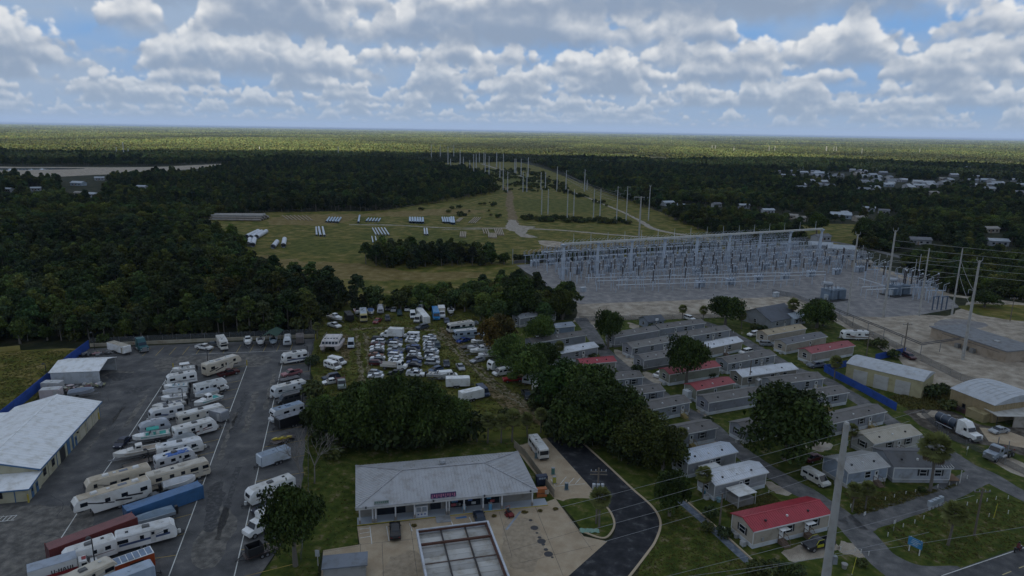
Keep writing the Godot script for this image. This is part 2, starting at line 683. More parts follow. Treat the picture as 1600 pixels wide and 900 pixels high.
# ---------------------------------------------------------------- the land
func set_ground() -> void:
	var r := []
	for k in 96:
		r.append(Vector2(cos(TAU * k / 96), sin(TAU * k / 96)) * 32000.0)
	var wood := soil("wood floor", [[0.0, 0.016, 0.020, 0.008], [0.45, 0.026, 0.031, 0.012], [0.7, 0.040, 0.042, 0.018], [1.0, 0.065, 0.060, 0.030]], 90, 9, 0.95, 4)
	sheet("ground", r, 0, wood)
	var grass := soil("meadow", [[0.0, 0.068, 0.082, 0.010], [0.3, 0.108, 0.112, 0.018], [0.5, 0.142, 0.130, 0.026], [0.75, 0.185, 0.152, 0.038], [1.0, 0.27, 0.21, 0.08]], 110, 6, 0.95, 11, 0.011)
	var lawn := soil("lawn", [[0.0, 0.038, 0.058, 0.009], [0.4, 0.062, 0.084, 0.013], [0.65, 0.086, 0.102, 0.018], [0.85, 0.12, 0.116, 0.034], [1.0, 0.19, 0.16, 0.09]], 38, 3.1, 0.95, 12, 0.012)
	var sandy := soil("sand", [[0.0, 0.27, 0.225, 0.17], [0.4, 0.36, 0.305, 0.235], [0.65, 0.43, 0.37, 0.29], [1.0, 0.51, 0.45, 0.36]], 50, 5, 0.95, 13)
	var path := soil("path", [[0.0, 0.26, 0.22, 0.17], [0.5, 0.36, 0.32, 0.26], [1.0, 0.47, 0.42, 0.35]], 30, 4, 0.95, 14)
	var rust := soil("brown earth", [[0.0, 0.12, 0.09, 0.045], [0.5, 0.19, 0.14, 0.07], [1.0, 0.29, 0.22, 0.13]], 40, 5, 0.95, 15)
	var gravel := soil("gravel", [[0.0, 0.20, 0.19, 0.185], [0.4, 0.245, 0.235, 0.228], [0.7, 0.28, 0.266, 0.252], [1.0, 0.35, 0.325, 0.30]], 45, 4, 0.95, 16)
	var tar := soil("old asphalt", [[0.0, 0.088, 0.087, 0.086], [0.35, 0.112, 0.110, 0.108], [0.6, 0.132, 0.129, 0.125], [0.8, 0.15, 0.145, 0.139], [1.0, 0.19, 0.18, 0.168]], 46, 3.7, 0.9, 17, 0.007)
	var fresh := soil("fresh asphalt", [[0.0, 0.026, 0.027, 0.030], [0.5, 0.038, 0.039, 0.043], [0.8, 0.055, 0.056, 0.060], [1.0, 0.10, 0.10, 0.10]], 30, 2.3, 0.85, 18, 0.009)
	var street := soil("street asphalt", [[0.0, 0.11, 0.11, 0.108], [0.5, 0.155, 0.152, 0.148], [1.0, 0.22, 0.21, 0.20]], 28, 2.9, 0.9, 19)
	var conc := soil("concrete", [[0.0, 0.41, 0.315, 0.21], [0.35, 0.455, 0.355, 0.24], [0.6, 0.48, 0.38, 0.26], [1.0, 0.52, 0.42, 0.295]], 26, 3.3, 0.85, 20, 0.007)
	var pale := soil("shop walk", [[0.0, 0.26, 0.29, 0.33], [0.5, 0.33, 0.36, 0.40], [1.0, 0.40, 0.43, 0.46]], 14, 2, 0.8, 22)
	var mud := soil("damp earth", [[0.0, 0.055, 0.046, 0.036], [0.5, 0.10, 0.085, 0.066], [1.0, 0.19, 0.165, 0.135]], 24, 3, 0.9, 23)
	cache["lawn"] = lawn
	cache["conc"] = conc
	cache["sandy"] = sandy

	# open field and the cleared strip below the power lines
	sheet("field", rough_edge(smooth(ground_px([285, 352, 330, 338, 420, 331, 600, 328, 700, 310, 770, 299, 775, 288, 745, 272, 715, 262, 690, 254, 700, 247, 760, 247, 800, 252, 845, 262, 905, 285, 1010, 322, 1110, 362, 1260, 385, 1250, 396, 1000, 402, 830, 410, 800, 445, 840, 480, 720, 505, 600, 500, 480, 480, 400, 445, 370, 400])), 9, 5, 31), 1, grass)
	sheet("field", rough_edge(ground_px([-60, 553, 0, 547, 134, 545, 60, 622, -60, 720]), 6, 2, 32), 1, grass)
	sheet("field", rough_edge(smooth(ground_px([1240, 352, 1345, 352, 1352, 375, 1330, 392, 1262, 372])), 9, 4, 33), 1, grass)
	# dry and green patches in the field
	var dry := soil("dry grass", [[0.0, 0.16, 0.118, 0.036], [0.5, 0.21, 0.158, 0.055], [1.0, 0.29, 0.225, 0.10]], 60, 5, 0.95, 24)
	var green := soil("green grass", [[0.0, 0.056, 0.074, 0.010], [0.4, 0.092, 0.104, 0.016], [0.7, 0.125, 0.124, 0.024], [1.0, 0.17, 0.15, 0.045]], 60, 5, 0.95, 25)
	for q in [[405, 400, 470, 408, 560, 412, 640, 425, 760, 425, 700, 437, 560, 436, 440, 425], [560, 335, 700, 326, 760, 330, 700, 336, 600, 338], [830, 390, 1000, 378, 1100, 385, 1000, 395, 850, 402], [440, 338, 560, 335, 520, 350, 420, 350]]:
		sheet("dry_grass_patch", rough_edge(smooth(ground_px(q)), 4, 7, 40), 2, dry)
	for q in [[460, 375, 540, 378, 570, 388, 500, 398, 450, 388], [640, 360, 720, 366, 740, 385, 660, 382], [810, 312, 935, 314, 930, 330, 815, 328], [560, 362, 610, 366, 600, 378, 560, 374], [760, 262, 860, 285, 820, 292, 775, 280]]:
		sheet("green_grass_patch", rough_edge(smooth(ground_px(q)), 4, 7, 41), 2, green)
	# sandy tracks
	for q in [[[545, 351, 620, 352, 700, 356, 800, 356], 3.2], [[690, 359, 740, 358, 800, 357], 2.0], [[800, 356, 880, 360, 960, 367, 1050, 373, 1120, 378, 1250, 386], 4.5], [[1000, 345, 1020, 357, 1050, 364, 1120, 375, 1180, 388, 1240, 404], 5.0], [[940, 318, 970, 330, 1000, 345], 3.0], [[752, 256, 775, 263, 790, 268], 5.0], [[790, 268, 830, 280, 900, 302, 945, 320], 2.2]]:
		sheet("sandy_track", rough_edge(strip_pts(along(ground_px(q[0])), q[1]), 3, 1.2, 42), 3, path)
	sheet("sandy_track", rough_edge(strip_pts(along(ground_px([803, 352, 800, 335, 796, 318, 797, 304, 790, 292])), 7), 4, 2.5, 43), 3, rust)
	sheet("sandy_clearing", rough_edge(smooth(ground_px([795, 344, 806, 345, 812, 352, 836, 354, 824, 360, 824, 366, 842, 371, 815, 370, 803, 362, 790, 357])), 3, 2, 44), 4, path)
	sheet("sandy_clearing", rough_edge(smooth(ground_px([840, 376, 875, 378, 905, 392, 880, 394, 850, 384])), 3, 2, 45), 2, sandy)
	# the bare river flat beyond the woods
	sheet("sand_flat", rough_edge(smooth(ground_px([-80, 279, -80, 262, 120, 261, 240, 261, 352, 256, 354, 259, 270, 267, 120, 275, 0, 279])), 25, 14, 46), 1, sandy)
	var pond := StandardMaterial3D.new()
	pond.albedo_color = Color(0.10, 0.12, 0.14).linear_to_srgb()
	pond.roughness = 0.08
	sheet("water", rough_edge(smooth(ground_px([-60, 266, -60, 263, 90, 262.5, 130, 263.5, 40, 266])), 25, 6, 47), 2, pond)

	sheet("plain", rough_edge([Vector2(-1900, -2050), Vector2(-14000, -15000), Vector2(14000, -15000), Vector2(2600, -3000), Vector2(300, -2500)], 200, 160, 36), 1, green)
	# storage lot
	sheet("storage_lot", ground_px([-60, 905, -60, 735, 62, 622, 134, 545, 320, 536, 494, 529, 496, 548, 484, 580, 482, 640, 478, 700, 472, 760, 452, 800, 440, 850, 395, 915, -60, 1000]), 2, tar)
	for q in [[60, 790, 150, 800, 120, 850, 40, 900, -40, 900, -40, 800], [250, 560, 330, 556, 420, 556, 400, 572, 300, 572, 250, 580], [330, 800, 366, 800, 345, 880, 300, 880], [170, 580, 210, 582, 190, 590, 160, 588]]:
		sheet("worn_patch", rough_edge(smooth(ground_px(q)), 2, 1.5, 48), 3, soil("worn asphalt", [[0.0, 0.10, 0.095, 0.085], [0.5, 0.16, 0.15, 0.135], [1.0, 0.24, 0.22, 0.19]], 20, 3, 0.9, 26))
	for q in [[170, 585, 205, 582, 200, 592, 172, 594], [330, 760, 350, 762, 335, 830, 315, 820], [205, 606, 235, 602, 215, 614, 195, 616]]:
		sheet("dark_stain", rough_edge(smooth(ground_px(q)), 1.2, 1.2, 49), 4, soil("stain", [[0.0, 0.062, 0.062, 0.063], [0.6, 0.09, 0.089, 0.088], [1.0, 0.13, 0.128, 0.125]], 9, 2, 0.8, 27))
	rng.seed = 2
	for k in 34:      # cracks and sealed seams
		var p := flat(gp(rng.randf_range(60, 400), rng.randf_range(570, 880)))
		var line := [p]
		var way := rng.randf() * TAU
		for j in 7:
			way += rng.randf_range(-0.5, 0.5)
			line.append(line[j] + Vector2(cos(way), sin(way)) * rng.randf_range(0.8, 2.2))
		sheet("crack", strip_pts(line, rng.randf_range(0.07, 0.16)), 4, cache["soil stain"])
	for k in 9:       # wheel-worn streaks down the lanes
		var t := rng.randf_range(0.0, 0.75)
		var f := [[386, 571, 262, 905, 443, 559, 365, 905], [154, 655, 63, 765, 271, 575, 56, 899]][k % 2] as Array
		var s := rng.randf_range(0.15, 0.85)
		var a := flat(gp(f[0], f[1])).lerp(flat(gp(f[4], f[5])), s)
		var b := flat(gp(f[2], f[3])).lerp(flat(gp(f[6], f[7])), s)
		sheet("worn_streak", rough_edge(strip_pts([a.lerp(b, t), a.lerp(b, t + 0.12), a.lerp(b, t + 0.25)], rng.randf_range(0.5, 1.4)), 1.5, 0.7, 90 + k), 3, cache["soil worn asphalt" if k % 3 else "soil stain"])
	var white := paint(0.62, 0.62, 0.58, 0.8)
	var yellow := paint(0.42, 0.29, 0.06, 0.8)
	for q in [[271, 575, 199, 686, 151, 755, 98, 837, 56, 899], [386, 571, 338, 700, 300, 804, 262, 905], [443, 559, 411, 700, 385, 818, 365, 905], [300, 553.5, 380, 550.5, 470, 547]]:
		sheet("painted_line", strip_pts(ground_px(q), 0.16), 6, white)
	for k in 17:      # stall lines, slanting as the trailers stand
		var t := k / 16.0
		var a := flat(gp(386, 571)).lerp(flat(gp(262, 905)), t)
		var b := flat(gp(271, 575)).lerp(flat(gp(56, 899)), clampf(t + 0.12, 0, 1))
		sheet("stall_line", strip_pts([a, a.lerp(b, 0.36)], 0.12), 5, yellow)
	for k in 15:
		var t := k / 14.0
		var a := flat(gp(443, 559)).lerp(flat(gp(365, 905)), t)
		sheet("stall_line", strip_pts([a, a + Vector2(8.5, -4.2)], 0.12), 5, yellow)
	for k in 12:
		var a := flat(gp(222 + 21 * k, 556.5 - 0.75 * k))
		sheet("stall_line", strip_pts([a, a + Vector2(-1.6, -8.0)], 0.12), 5, yellow)
	for q in [[0, 808, 27, 805], [0, 815, 22, 812.5], [6, 806, 0, 811], [12, 806, 3, 815], [19, 806, 10, 814], [26, 805.5, 17, 813]]:
		sheet("painted_line", strip_pts(ground_px(q), 0.14), 6, white)

	# car lot on grass
	var trail := soil("trail", [[0.0, 0.14, 0.12, 0.06], [0.5, 0.22, 0.185, 0.115], [1.0, 0.33, 0.285, 0.20]], 9, 2, 0.95, 38)
	sheet("grass_lot", rough_edge(ground_px([492, 523, 505, 488, 560, 478, 640, 478, 745, 488, 780, 520, 850, 600, 900, 650, 850, 690, 740, 695, 560, 700, 500, 700, 484, 640, 486, 580]), 5, 2.5, 50), 3, green)
	for q in [[[676, 520, 700, 538, 722, 561, 745, 580, 766, 598, 786, 614, 810, 630, 850, 655], 1.4], [[684, 518, 708, 536, 732, 560, 756, 580, 778, 598, 800, 614, 826, 632], 1.4], [[556, 520, 560, 545, 562, 570, 565, 600, 560, 625], 1.2], [[570, 520, 574, 545, 577, 575, 582, 605], 1.2], [[545, 515, 600, 512, 680, 516], 2.0]]:
		sheet("dirt_track", rough_edge(strip_pts(along(ground_px(q[0])), q[1]), 1.5, 1.3, 51), 5, trail)
	for q in [[760, 600, 800, 612, 840, 640, 850, 665, 800, 650, 770, 625], [535, 525, 550, 530, 545, 560, 532, 556], [690, 512, 730, 540, 720, 545, 690, 525], [800, 582, 840, 590, 830, 600, 800, 598]]:
		sheet("bare_earth_patch", rough_edge(smooth(ground_px(q)), 2, 2, 52), 4, rust)

	# shop: lawn, concrete forecourt, walk, drive
	sheet("shop_lawn", rough_edge(ground_px([484, 640, 560, 695, 740, 690, 860, 680, 900, 690, 900, 790, 700, 800, 560, 830, 560, 852, 505, 862, 495, 915, 392, 915, 440, 850, 470, 775]), 4, 0.8, 53), 4, lawn)
	sheet("forecourt", ground_px([558, 823, 836, 791, 868, 779, 905, 829, 912, 838, 949, 846, 866, 920, 500, 920, 505, 860, 562, 851]), 6, conc)
	sheet("forecourt", ground_px([803, 698, 853, 684, 925, 764, 930, 778, 880, 783, 866, 779]), 5, conc)
	sheet("drive", smooth_some(ground_px([853, 684, 897, 680]), ground_px([897, 680, 940, 719, 953, 731, 988, 764, 1020, 793, 1032, 817, 1025, 844, 1009, 868, 975, 912]), ground_px([862, 920, 949, 846, 957, 838, 961, 822, 951, 798, 922, 761, 853, 684])), 5, fresh)
	sheet("island_lawn", smooth(ground_px([879, 784, 919, 779, 948, 793, 960, 817, 953, 835, 940, 840, 913, 831, 900, 815])), 8, lawn)
	structure("kerb", kerb_mesh(along(ground_px([922, 779, 948, 793, 960, 817, 953, 835, 940, 841, 913, 832])), 0.35, 0.13), conc)
	structure("kerb", kerb_mesh(along(ground_px([897, 680, 940, 719, 953, 731, 988, 764, 1020, 793, 1032, 817, 1025, 844, 1009, 868, 975, 912])), 0.4, 0.13), conc)
	var joint := paint(0.12, 0.105, 0.085, 0.9)
	for q in [[562, 851, 660, 841], [640, 812, 652, 900], [563, 850, 563, 920], [597, 847, 600, 920], [836, 791, 880, 900], [868, 779, 925, 860], [780, 800, 800, 870], [800, 860, 905, 829], [812, 880, 930, 852], [505, 862, 562, 853]]:
		sheet("concrete_joint", strip_pts(ground_px(q), 0.07), 8, joint)
	sheet("worn_patch", rough_edge(smooth(ground_px([790, 815, 830, 812, 850, 850, 830, 890, 790, 880])), 1.0, 1.2, 55), 7, soil("worn concrete", [[0.0, 0.33, 0.265, 0.185], [0.5, 0.40, 0.32, 0.225], [1.0, 0.46, 0.375, 0.27]], 12, 2, 0.9, 28))
	sheet("worn_patch", rough_edge(smooth(ground_px([610, 870, 655, 862, 662, 900, 600, 912])), 1.0, 1.2, 56), 7, cache["soil worn concrete"])
	sheet("patched_strip", ground_px([789, 828, 793, 828, 815, 799, 811, 799.5]), 8, pale)
	for q in [[562, 827, 579, 825], [562, 834, 580, 831], [562, 841, 580, 838], [578, 823, 581, 850], [604, 822, 608, 846], [640, 818, 644, 830], [704, 812, 709, 824], [733, 808, 738, 818]]:
		sheet("painted_line", strip_pts(ground_px(q), 0.14), 8, white)
	sheet("painted_line", ground_px([711, 809, 728, 806.5, 730, 809, 713, 811]), 8, paint(0.05, 0.16, 0.36, 0.7))
	for q in [[875, 757, 885, 745], [888, 757, 897, 747], [899, 756, 907, 747], [868, 760, 914, 756], [868, 760, 861, 749]]:
		sheet("painted_line", strip_pts(ground_px(q), 0.13), 8, white)

	# mobile home park
	sheet("park_lawn", rough_edge(ground_px([900, 690, 860, 640, 790, 540, 800, 500, 905, 500, 1100, 496, 1290, 492, 1420, 545, 1480, 600, 1700, 700, 1700, 905, 975, 990, 1009, 868, 1025, 844, 1032, 817, 1020, 793, 953, 731]), 5, 0.8, 57), 3, lawn)
	for q in [[[906, 497, 918, 512, 928, 526, 940, 546, 960, 564, 980, 580, 1000, 594, 1020, 608, 1046, 628, 1090, 654, 1115, 672, 1151, 703, 1195, 733, 1234, 756, 1279, 783, 1318, 812, 1361, 856, 1412, 905], 5.0], [[1085, 500, 1115, 510, 1140, 520, 1158, 530, 1186, 546, 1210, 560, 1240, 576, 1284, 592, 1310, 606, 1351, 631, 1382, 653, 1438, 687, 1471, 702, 1510, 729, 1540, 742, 1600, 775, 1700, 820], 4.6], [[1330, 825, 1352, 815, 1410, 795, 1459, 778, 1508, 756, 1535, 740], 5.0]]:
		sheet("street", rough_edge(strip_pts(along(ground_px(q[0])), q[1]), 2.5, 0.5, 58), 5 if q[1] > 4.7 else 6, street)
	sheet("street", smooth(ground_px([1322, 806, 1342, 826, 1362, 830, 1382, 850, 1400, 868, 1440, 884, 1500, 887, 1440, 925, 1395, 905, 1370, 880, 1335, 840])), 7, street)
	sheet("road", ground_px([1420, 918, 1471, 898, 1600, 853.5, 1800, 790, 2200, 860, 1700, 1100, 1400, 1000]), 8, soil("road asphalt", [[0.0, 0.07, 0.07, 0.072], [0.5, 0.10, 0.10, 0.10], [1.0, 0.15, 0.147, 0.142]], 28, 2.9, 0.9, 29))
	sheet("painted_line", strip_pts(ground_px([1471, 900, 1600, 856, 1800, 793]), 0.15), 10, white)
	for k in 4:
		sheet("painted_line", strip_pts(ground_px([1540 + 26 * k, 909 - 10.5 * k, 1554 + 26 * k, 903.5 - 10.5 * k]), 0.15), 10, paint(0.5, 0.42, 0.2, 0.8))
	var walk := soil("blue walk", [[0.0, 0.11, 0.13, 0.16], [0.5, 0.16, 0.185, 0.22], [1.0, 0.24, 0.26, 0.29]], 12, 2, 0.8, 30)
	sheet("footpath", strip_pts(ground_px([1064, 783, 1100, 814, 1135, 846, 1172, 880]), 1.7), 6, walk)
	structure("kerb", kerb_mesh(ground_px([1069, 781, 1105, 812, 1141, 844, 1178, 878]), 0.22, 0.25), conc)
	for q in [[1075, 690, 1120, 685, 1125, 694, 1085, 700], [1200, 752, 1240, 768, 1228, 775, 1205, 766], [960, 545, 990, 560, 985, 575, 965, 560], [1230, 862, 1290, 845, 1310, 858, 1250, 880], [1095, 640, 1115, 655, 1100, 662], [1320, 845, 1350, 860, 1345, 872, 1315, 862], [1270, 690, 1300, 695, 1290, 705, 1265, 702], [1005, 582, 1030, 588, 1032, 600, 1010, 596], [980, 505, 1000, 508, 992, 515], [1340, 665, 1380, 668, 1372, 680, 1340, 680], [925, 500, 915, 520, 935, 515], [1090, 655, 1130, 672, 1120, 690, 1100, 680]]:
		sheet("bare_sand_patch", rough_edge(smooth(ground_px(q)), 1.5, 1.6, 59), 4, sandy)
	# yard of damp earth round the tank lorry, gravel apron
	sheet("yard_earth", rough_edge(smooth(ground_px([1415, 640, 1480, 640, 1540, 665, 1620, 672, 1640, 720, 1560, 700, 1500, 690, 1450, 672])), 2, 2, 60), 5, mud)
	for q in [[1480, 648, 1505, 660, 1515, 672, 1500, 668], [1435, 645, 1460, 642, 1462, 650, 1440, 652], [1545, 700, 1600, 728, 1600, 745, 1550, 720]]:
		sheet("bare_sand_patch", rough_edge(smooth(ground_px(q)), 1.5, 1.6, 61), 6, sandy)
	sheet("forecourt", ground_px([1530, 668, 1570, 672, 1620, 690, 1600, 700, 1545, 690]), 7, conc)

	# substation: gravel, sand apron
	sheet("sand_yard", rough_edge(ground_px([898, 503, 900, 474, 1240, 462, 1330, 488, 1480, 494, 1520, 470, 1600, 475, 1720, 490, 1800, 640, 1600, 645, 1470, 606, 1400, 560, 1290, 494, 1100, 497]), 6, 2.0, 62), 4, sandy)
	sheet("gravel_yard", rough_edge(ground_px([806, 414, 880, 409, 1000, 400, 1240, 384, 1290, 392, 1340, 410, 1420, 430, 1480, 462, 1500, 480, 1440, 492, 1380, 496, 1320, 494, 1240, 463, 905, 475, 868, 456]), 5, 0.7, 63), 5, gravel)
	sheet("gravel_yard", rough_edge(smooth(ground_px([1460, 505, 1490, 498, 1540, 505, 1530, 512, 1480, 512])), 3, 1.5, 64), 6, gravel)
	sheet("street", strip_pts(along(ground_px([1250, 388, 1300, 400, 1360, 416, 1430, 440, 1480, 460, 1545, 468, 1620, 478])), 5.0), 6, sandy)
	sheet("lane", strip_pts(along(ground_px([1240, 372, 1300, 378, 1352, 388, 1420, 405])), 6.0), 3, street)
	sheet("field", rough_edge(smooth(ground_px([1500, 478, 1560, 476, 1640, 482, 1640, 500, 1580, 500, 1530, 492])), 4, 2, 65), 6, grass)

func smooth_some(a: Array, b: Array, c: Array) -> Array:
	return [a[0]] + along(b) + along(c).slice(0, -1)

# ---------------------------------------------------------------- woods
var kinds := {}

func make_kinds() -> void:
	leaf_mat = StandardMaterial3D.new()
	leaf_mat.vertex_color_use_as_albedo = true
	leaf_mat.albedo_color = Color(0.5, 0.5, 0.5).linear_to_srgb()
	leaf_mat.roughness = 0.75
	leaf_mat.metallic_specular = 0.3
	leaf_mat.backlight_enabled = true
	leaf_mat.backlight = Color(0.30, 0.32, 0.16)
	bark_mat = StandardMaterial3D.new()
	bark_mat.albedo_color = Color(0.16, 0.14, 0.115).linear_to_srgb()
	bark_mat.roughness = 0.95
	bark_mat.albedo_texture = speck()
	bark_mat.uv1_triplanar = true
	var dark := Color(0.038, 0.058, 0.015)
	kinds.oak = []
	kinds.pine = []
	kinds.wood = []
	kinds.big = []
	kinds.palm = []
	kinds.bush = []
	for k in 4:
		kinds.big.append(oak_meshes(100 + k, 9.5, 6.0, 9000, 0.33, dark * Color(1.05, 1.05, 0.9), 0.28 if k == 3 else 0.5))
	for k in 3:
		kinds.oak.append(oak_meshes(120 + k, 9.5, 4.6, 2300, 0.52, [dark, Color(0.056, 0.072, 0.016), Color(0.034, 0.052, 0.018)][k]))
		kinds.pine.append(pine_meshes(140 + k, 12.5, 3.4, 2100, 0.46, [Color(0.032, 0.052, 0.018), Color(0.048, 0.064, 0.017), Color(0.030, 0.045, 0.020)][k]))
		kinds.palm.append(palm_meshes(160 + k, 6.2, 2.15))
		kinds.bush.append(bush_meshes(180 + k, 2.2, 1.8, 420, 0.36, [Color(0.050, 0.068, 0.022), Color(0.070, 0.080, 0.026), Color(0.040, 0.056, 0.024)][k]))

func in_any(p: Vector2, list: Array) -> bool:
	for q in list:
		if Geometry2D.is_point_in_polygon(p, q):
			return true
	return false

func before_house(p: Vector2) -> bool:      # yards and clearings keep the tall trees off the houses' fronts
	if p.y > -380:
		return false
	for h in yards:
		var d: Vector2 = p - h[0]
		if d.y > -h[1] * 0.7 and d.y < h[2] and absf(d.x - h[1] * 0.5 - d.y * h[0].x / h[0].y) < h[1] * 0.75:
			return true
	return false

var yards := []
var suburb := []

func woods() -> void:
	for w in HOUSES:
		var a := flat(gp(w[0] - 2.0, w[1]))
		yards.append([a, w[2], clampf(-a.y * 0.11, 25, 150)])
	var r := RandomNumberGenerator.new()
	r.seed = 90
	for k in 64:
		suburb.append(gp(r.randf_range(1215, 1600), r.randf_range(264, 300)))
		yards.append([flat(suburb[k]), 14.0, clampf(-suburb[k].z * 0.08, 25, 110)])
	rng.seed = 77
	var left := PackedVector2Array(ground_px([-160, 553, 0, 542, 130, 537, 320, 526, 492, 520, 500, 493, 540, 487, 640, 487, 700, 484, 740, 493, 762, 512, 862, 508, 893, 492, 850, 462, 800, 444, 760, 452, 720, 470, 690, 464, 640, 470, 600, 480, 560, 474, 500, 462, 440, 440, 400, 425, 385, 396, 330, 366, 300, 352, 310, 343, 420, 332, 520, 330, 600, 330, 660, 321, 720, 313, 775, 302, 782, 298, 765, 284, 738, 271, 700, 262, 640, 253, 610, 247, 300, 240, -300, 235]))
	var right := PackedVector2Array(ground_px([840, 257, 880, 272, 935, 299, 1000, 322, 1050, 343, 1110, 366, 1180, 384, 1250, 385, 1300, 378, 1350, 392, 1390, 408, 1450, 436, 1480, 458, 1545, 464, 1640, 474, 1900, 488, 2000, 244, 1600, 244, 860, 248]))
	var clump := PackedVector2Array(ground_px([568, 412, 600, 419, 700, 419, 792, 413, 768, 401, 640, 394, 585, 399]))
	var strip := PackedVector2Array(ground_px([812, 346, 985, 351, 965, 344, 815, 341]))
	var hedge := PackedVector2Array(ground_px([802, 412, 880, 407, 1000, 397, 1120, 390, 1120, 385, 1000, 391, 860, 399, 806, 405]))
	var gaps := []
	for q in [[-300, 288, -300, 258, 120, 259, 240, 259, 365, 254, 365, 263, 280, 274, 120, 284], [1030, 322, 1080, 318, 1140, 322, 1130, 334, 1060, 334], [1235, 352, 1350, 350, 1356, 378, 1330, 393, 1255, 373], [1180, 330, 1260, 336, 1262, 348, 1190, 342], [1250, 270, 1330, 268, 1335, 278, 1260, 279], [1370, 284, 1470, 284, 1480, 300, 1390, 302], [1420, 374, 1450, 372, 1462, 386, 1425, 388], [1230, 372, 1430, 400, 1425, 412, 1360, 410, 1230, 384], [1360, 270, 1400, 268, 1400, 280, 1360, 282], [1530, 280, 1570, 278, 1580, 292, 1540, 294], [1460, 276, 1500, 274, 1500, 284, 1465, 286], [1530, 382, 1580, 384, 1575, 394, 1530, 392], [40, 292, 70, 290, 70, 304, 40, 304], [90, 282, 160, 278, 165, 310, 95, 312]]:
		gaps.append(PackedVector2Array(ground_px(q)))
	var spots := []
	var z := -190.0
	while z > -1750.0:
		var step := lerpf(4.5, 8.0, clampf((-z - 200) / 1000.0, 0, 1))
		var wide := -z * 1.15 + 60.0
		var x := -wide
		while x < wide:
			var p := Vector2(x + rng.randf_range(-0.45, 0.45) * step, z + rng.randf_range(-0.45, 0.45) * step)
			x += step
			var where := 0
			if Geometry2D.is_point_in_polygon(p, left):
				where = 1
			elif Geometry2D.is_point_in_polygon(p, right):
				where = 2
			elif Geometry2D.is_point_in_polygon(p, clump):
				where = 3
			if where == 0 or in_any(p, gaps):
				continue
			if where < 3 and rng.randf() < 0.9 and before_house(p):
				continue
			spots.append([p, where])
		z -= step
	var n := FastNoiseLite.new()
	n.seed = 8
	n.frequency = 0.006
	var many := {}
	var under := []
	var single := 0
	spots.sort_custom(func(a, b): return a[0].length_squared() < b[0].length_squared())
	var words := {"oak1": "dark broad-crowned tree in the wood behind the storage lot and field", "pine1": "slender dark pine in the wood behind the storage lot and field", "oak2": "dark broad-crowned tree in the wood beyond the substation", "pine2": "slender dark pine in the wood beyond the substation", "oak3": "dark broad-crowned tree in the clump standing in the open field", "pine3": "slender dark pine in the clump standing in the open field"}
	for s in spots:
		var p: Vector2 = s[0]
		var g := n.get_noise_2d(p.x, p.y)
		var kind := "pine" if rng.randf() < 0.5 + g * 1.5 else "oak"
		var v := rng.randi() % 3
		var size := rng.randf_range(0.42, 1.08) * (0.92 + 0.5 * n.get_noise_2d(p.x + 900, p.y))
		var turn := rng.randf() * TAU
		var tall := rng.randf_range(0.85, 1.15)
		var tone := 1.3 + 0.9 * n.get_noise_2d(p.x * 1.7, p.y * 1.7 + 500) + rng.randf_range(-0.45, 0.5)
		var tint := Color(tone * rng.randf_range(0.88, 1.3), tone, tone * rng.randf_range(0.75, 1.15))
		var seen := absf(p.x) < -p.y * 0.80
		if p.y > -520 and rng.randf() < 0.6:
			under.append([Vector3(p.x + rng.randf_range(-3, 3), 0, p.y + rng.randf_range(-3, 3)), rng.randf_range(1.1, 2.1)])
		if seen and single < 290:
			single += 1
			var leaf := leaf_tint(tint)
			tree(kinds[kind][v], kind + "_tree", words[kind + str(s[1])], "tree", Vector3(p.x, 0, p.y), size, turn, {1: "trees of the wood behind the storage lot", 2: "trees beyond the substation", 3: "trees of the clump in the field"}[s[1]], tall, leaf)
			continue
		var key := "%s %d" % [kind, v]
		if not many.has(key):
			many[key] = [[], [], kinds[kind][v]]
		many[key][0].append(Transform3D(Basis(Vector3.UP, turn) * Basis.from_scale(Vector3(size, size * tall, size)), Vector3(p.x, 0, p.y)))
		many[key][1].append(tint)
	for key in many:
		scatter("woods", "mass of dark green trees stretching behind the field and the substation", "woods", two(many[key][2][0], many[key][2][1]), many[key][0], many[key][1])
	# scrub along the cleared strip and the substation's far fence
	var low := [[], [], []]
	var hue := [[], [], []]
	var strip_open := PackedVector2Array(ground_px([800, 300, 870, 300, 990, 335, 900, 300, 850, 270, 800, 258, 720, 258, 770, 285, 800, 310]))
	var grow := PackedVector2Array(ground_px([640, 329, 700, 322, 770, 313, 790, 330, 780, 345, 730, 345, 690, 331]))
	for k in 34000:
		var p := Vector2(rng.randf_range(-195, 375), rng.randf_range(-1250, -290))
		var c := n.get_noise_2d(p.x * 4, p.y * 4)
		var here := 0.0
		if Geometry2D.is_point_in_polygon(p, strip):
			here = 1.0
		elif Geometry2D.is_point_in_polygon(p, hedge):
			here = 0.9
		elif Geometry2D.is_point_in_polygon(p, strip_open):
			here = 0.5 if c > 0.12 else 0.03
		elif Geometry2D.is_point_in_polygon(p, grow):
			here = 0.35 if c > 0.3 else 0.02
		if here == 0.0 or rng.randf() > here:
			continue
		var v := rng.randi() % 3
		var size := rng.randf_range(0.6, 1.7)
		low[v].append(Transform3D(Basis(Vector3.UP, rng.randf() * TAU) * Basis.from_scale(Vector3(size, size * rng.randf_range(0.7, 1.2), size)), Vector3(p.x, 0, p.y)))
		var tone := rng.randf_range(0.7, 1.35)
		hue[v].append(Color(tone * rng.randf_range(0.9, 1.2), tone, tone * 0.9))
	for u in under:
		var v := rng.randi() % 3
		low[v].append(Transform3D(Basis(Vector3.UP, rng.randf() * TAU) * Basis.from_scale(Vector3(u[1], u[1] * 1.15, u[1])), u[0]))
		var tone := rng.randf_range(0.6, 1.1)
		hue[v].append(Color(tone, tone, tone * 0.9))
	for v in 3:
		scatter("scrub", "low green scrub below the power lines and under the wood's edge", "scrub", two(kinds.bush[v][0], kinds.bush[v][1]), low[v], hue[v])
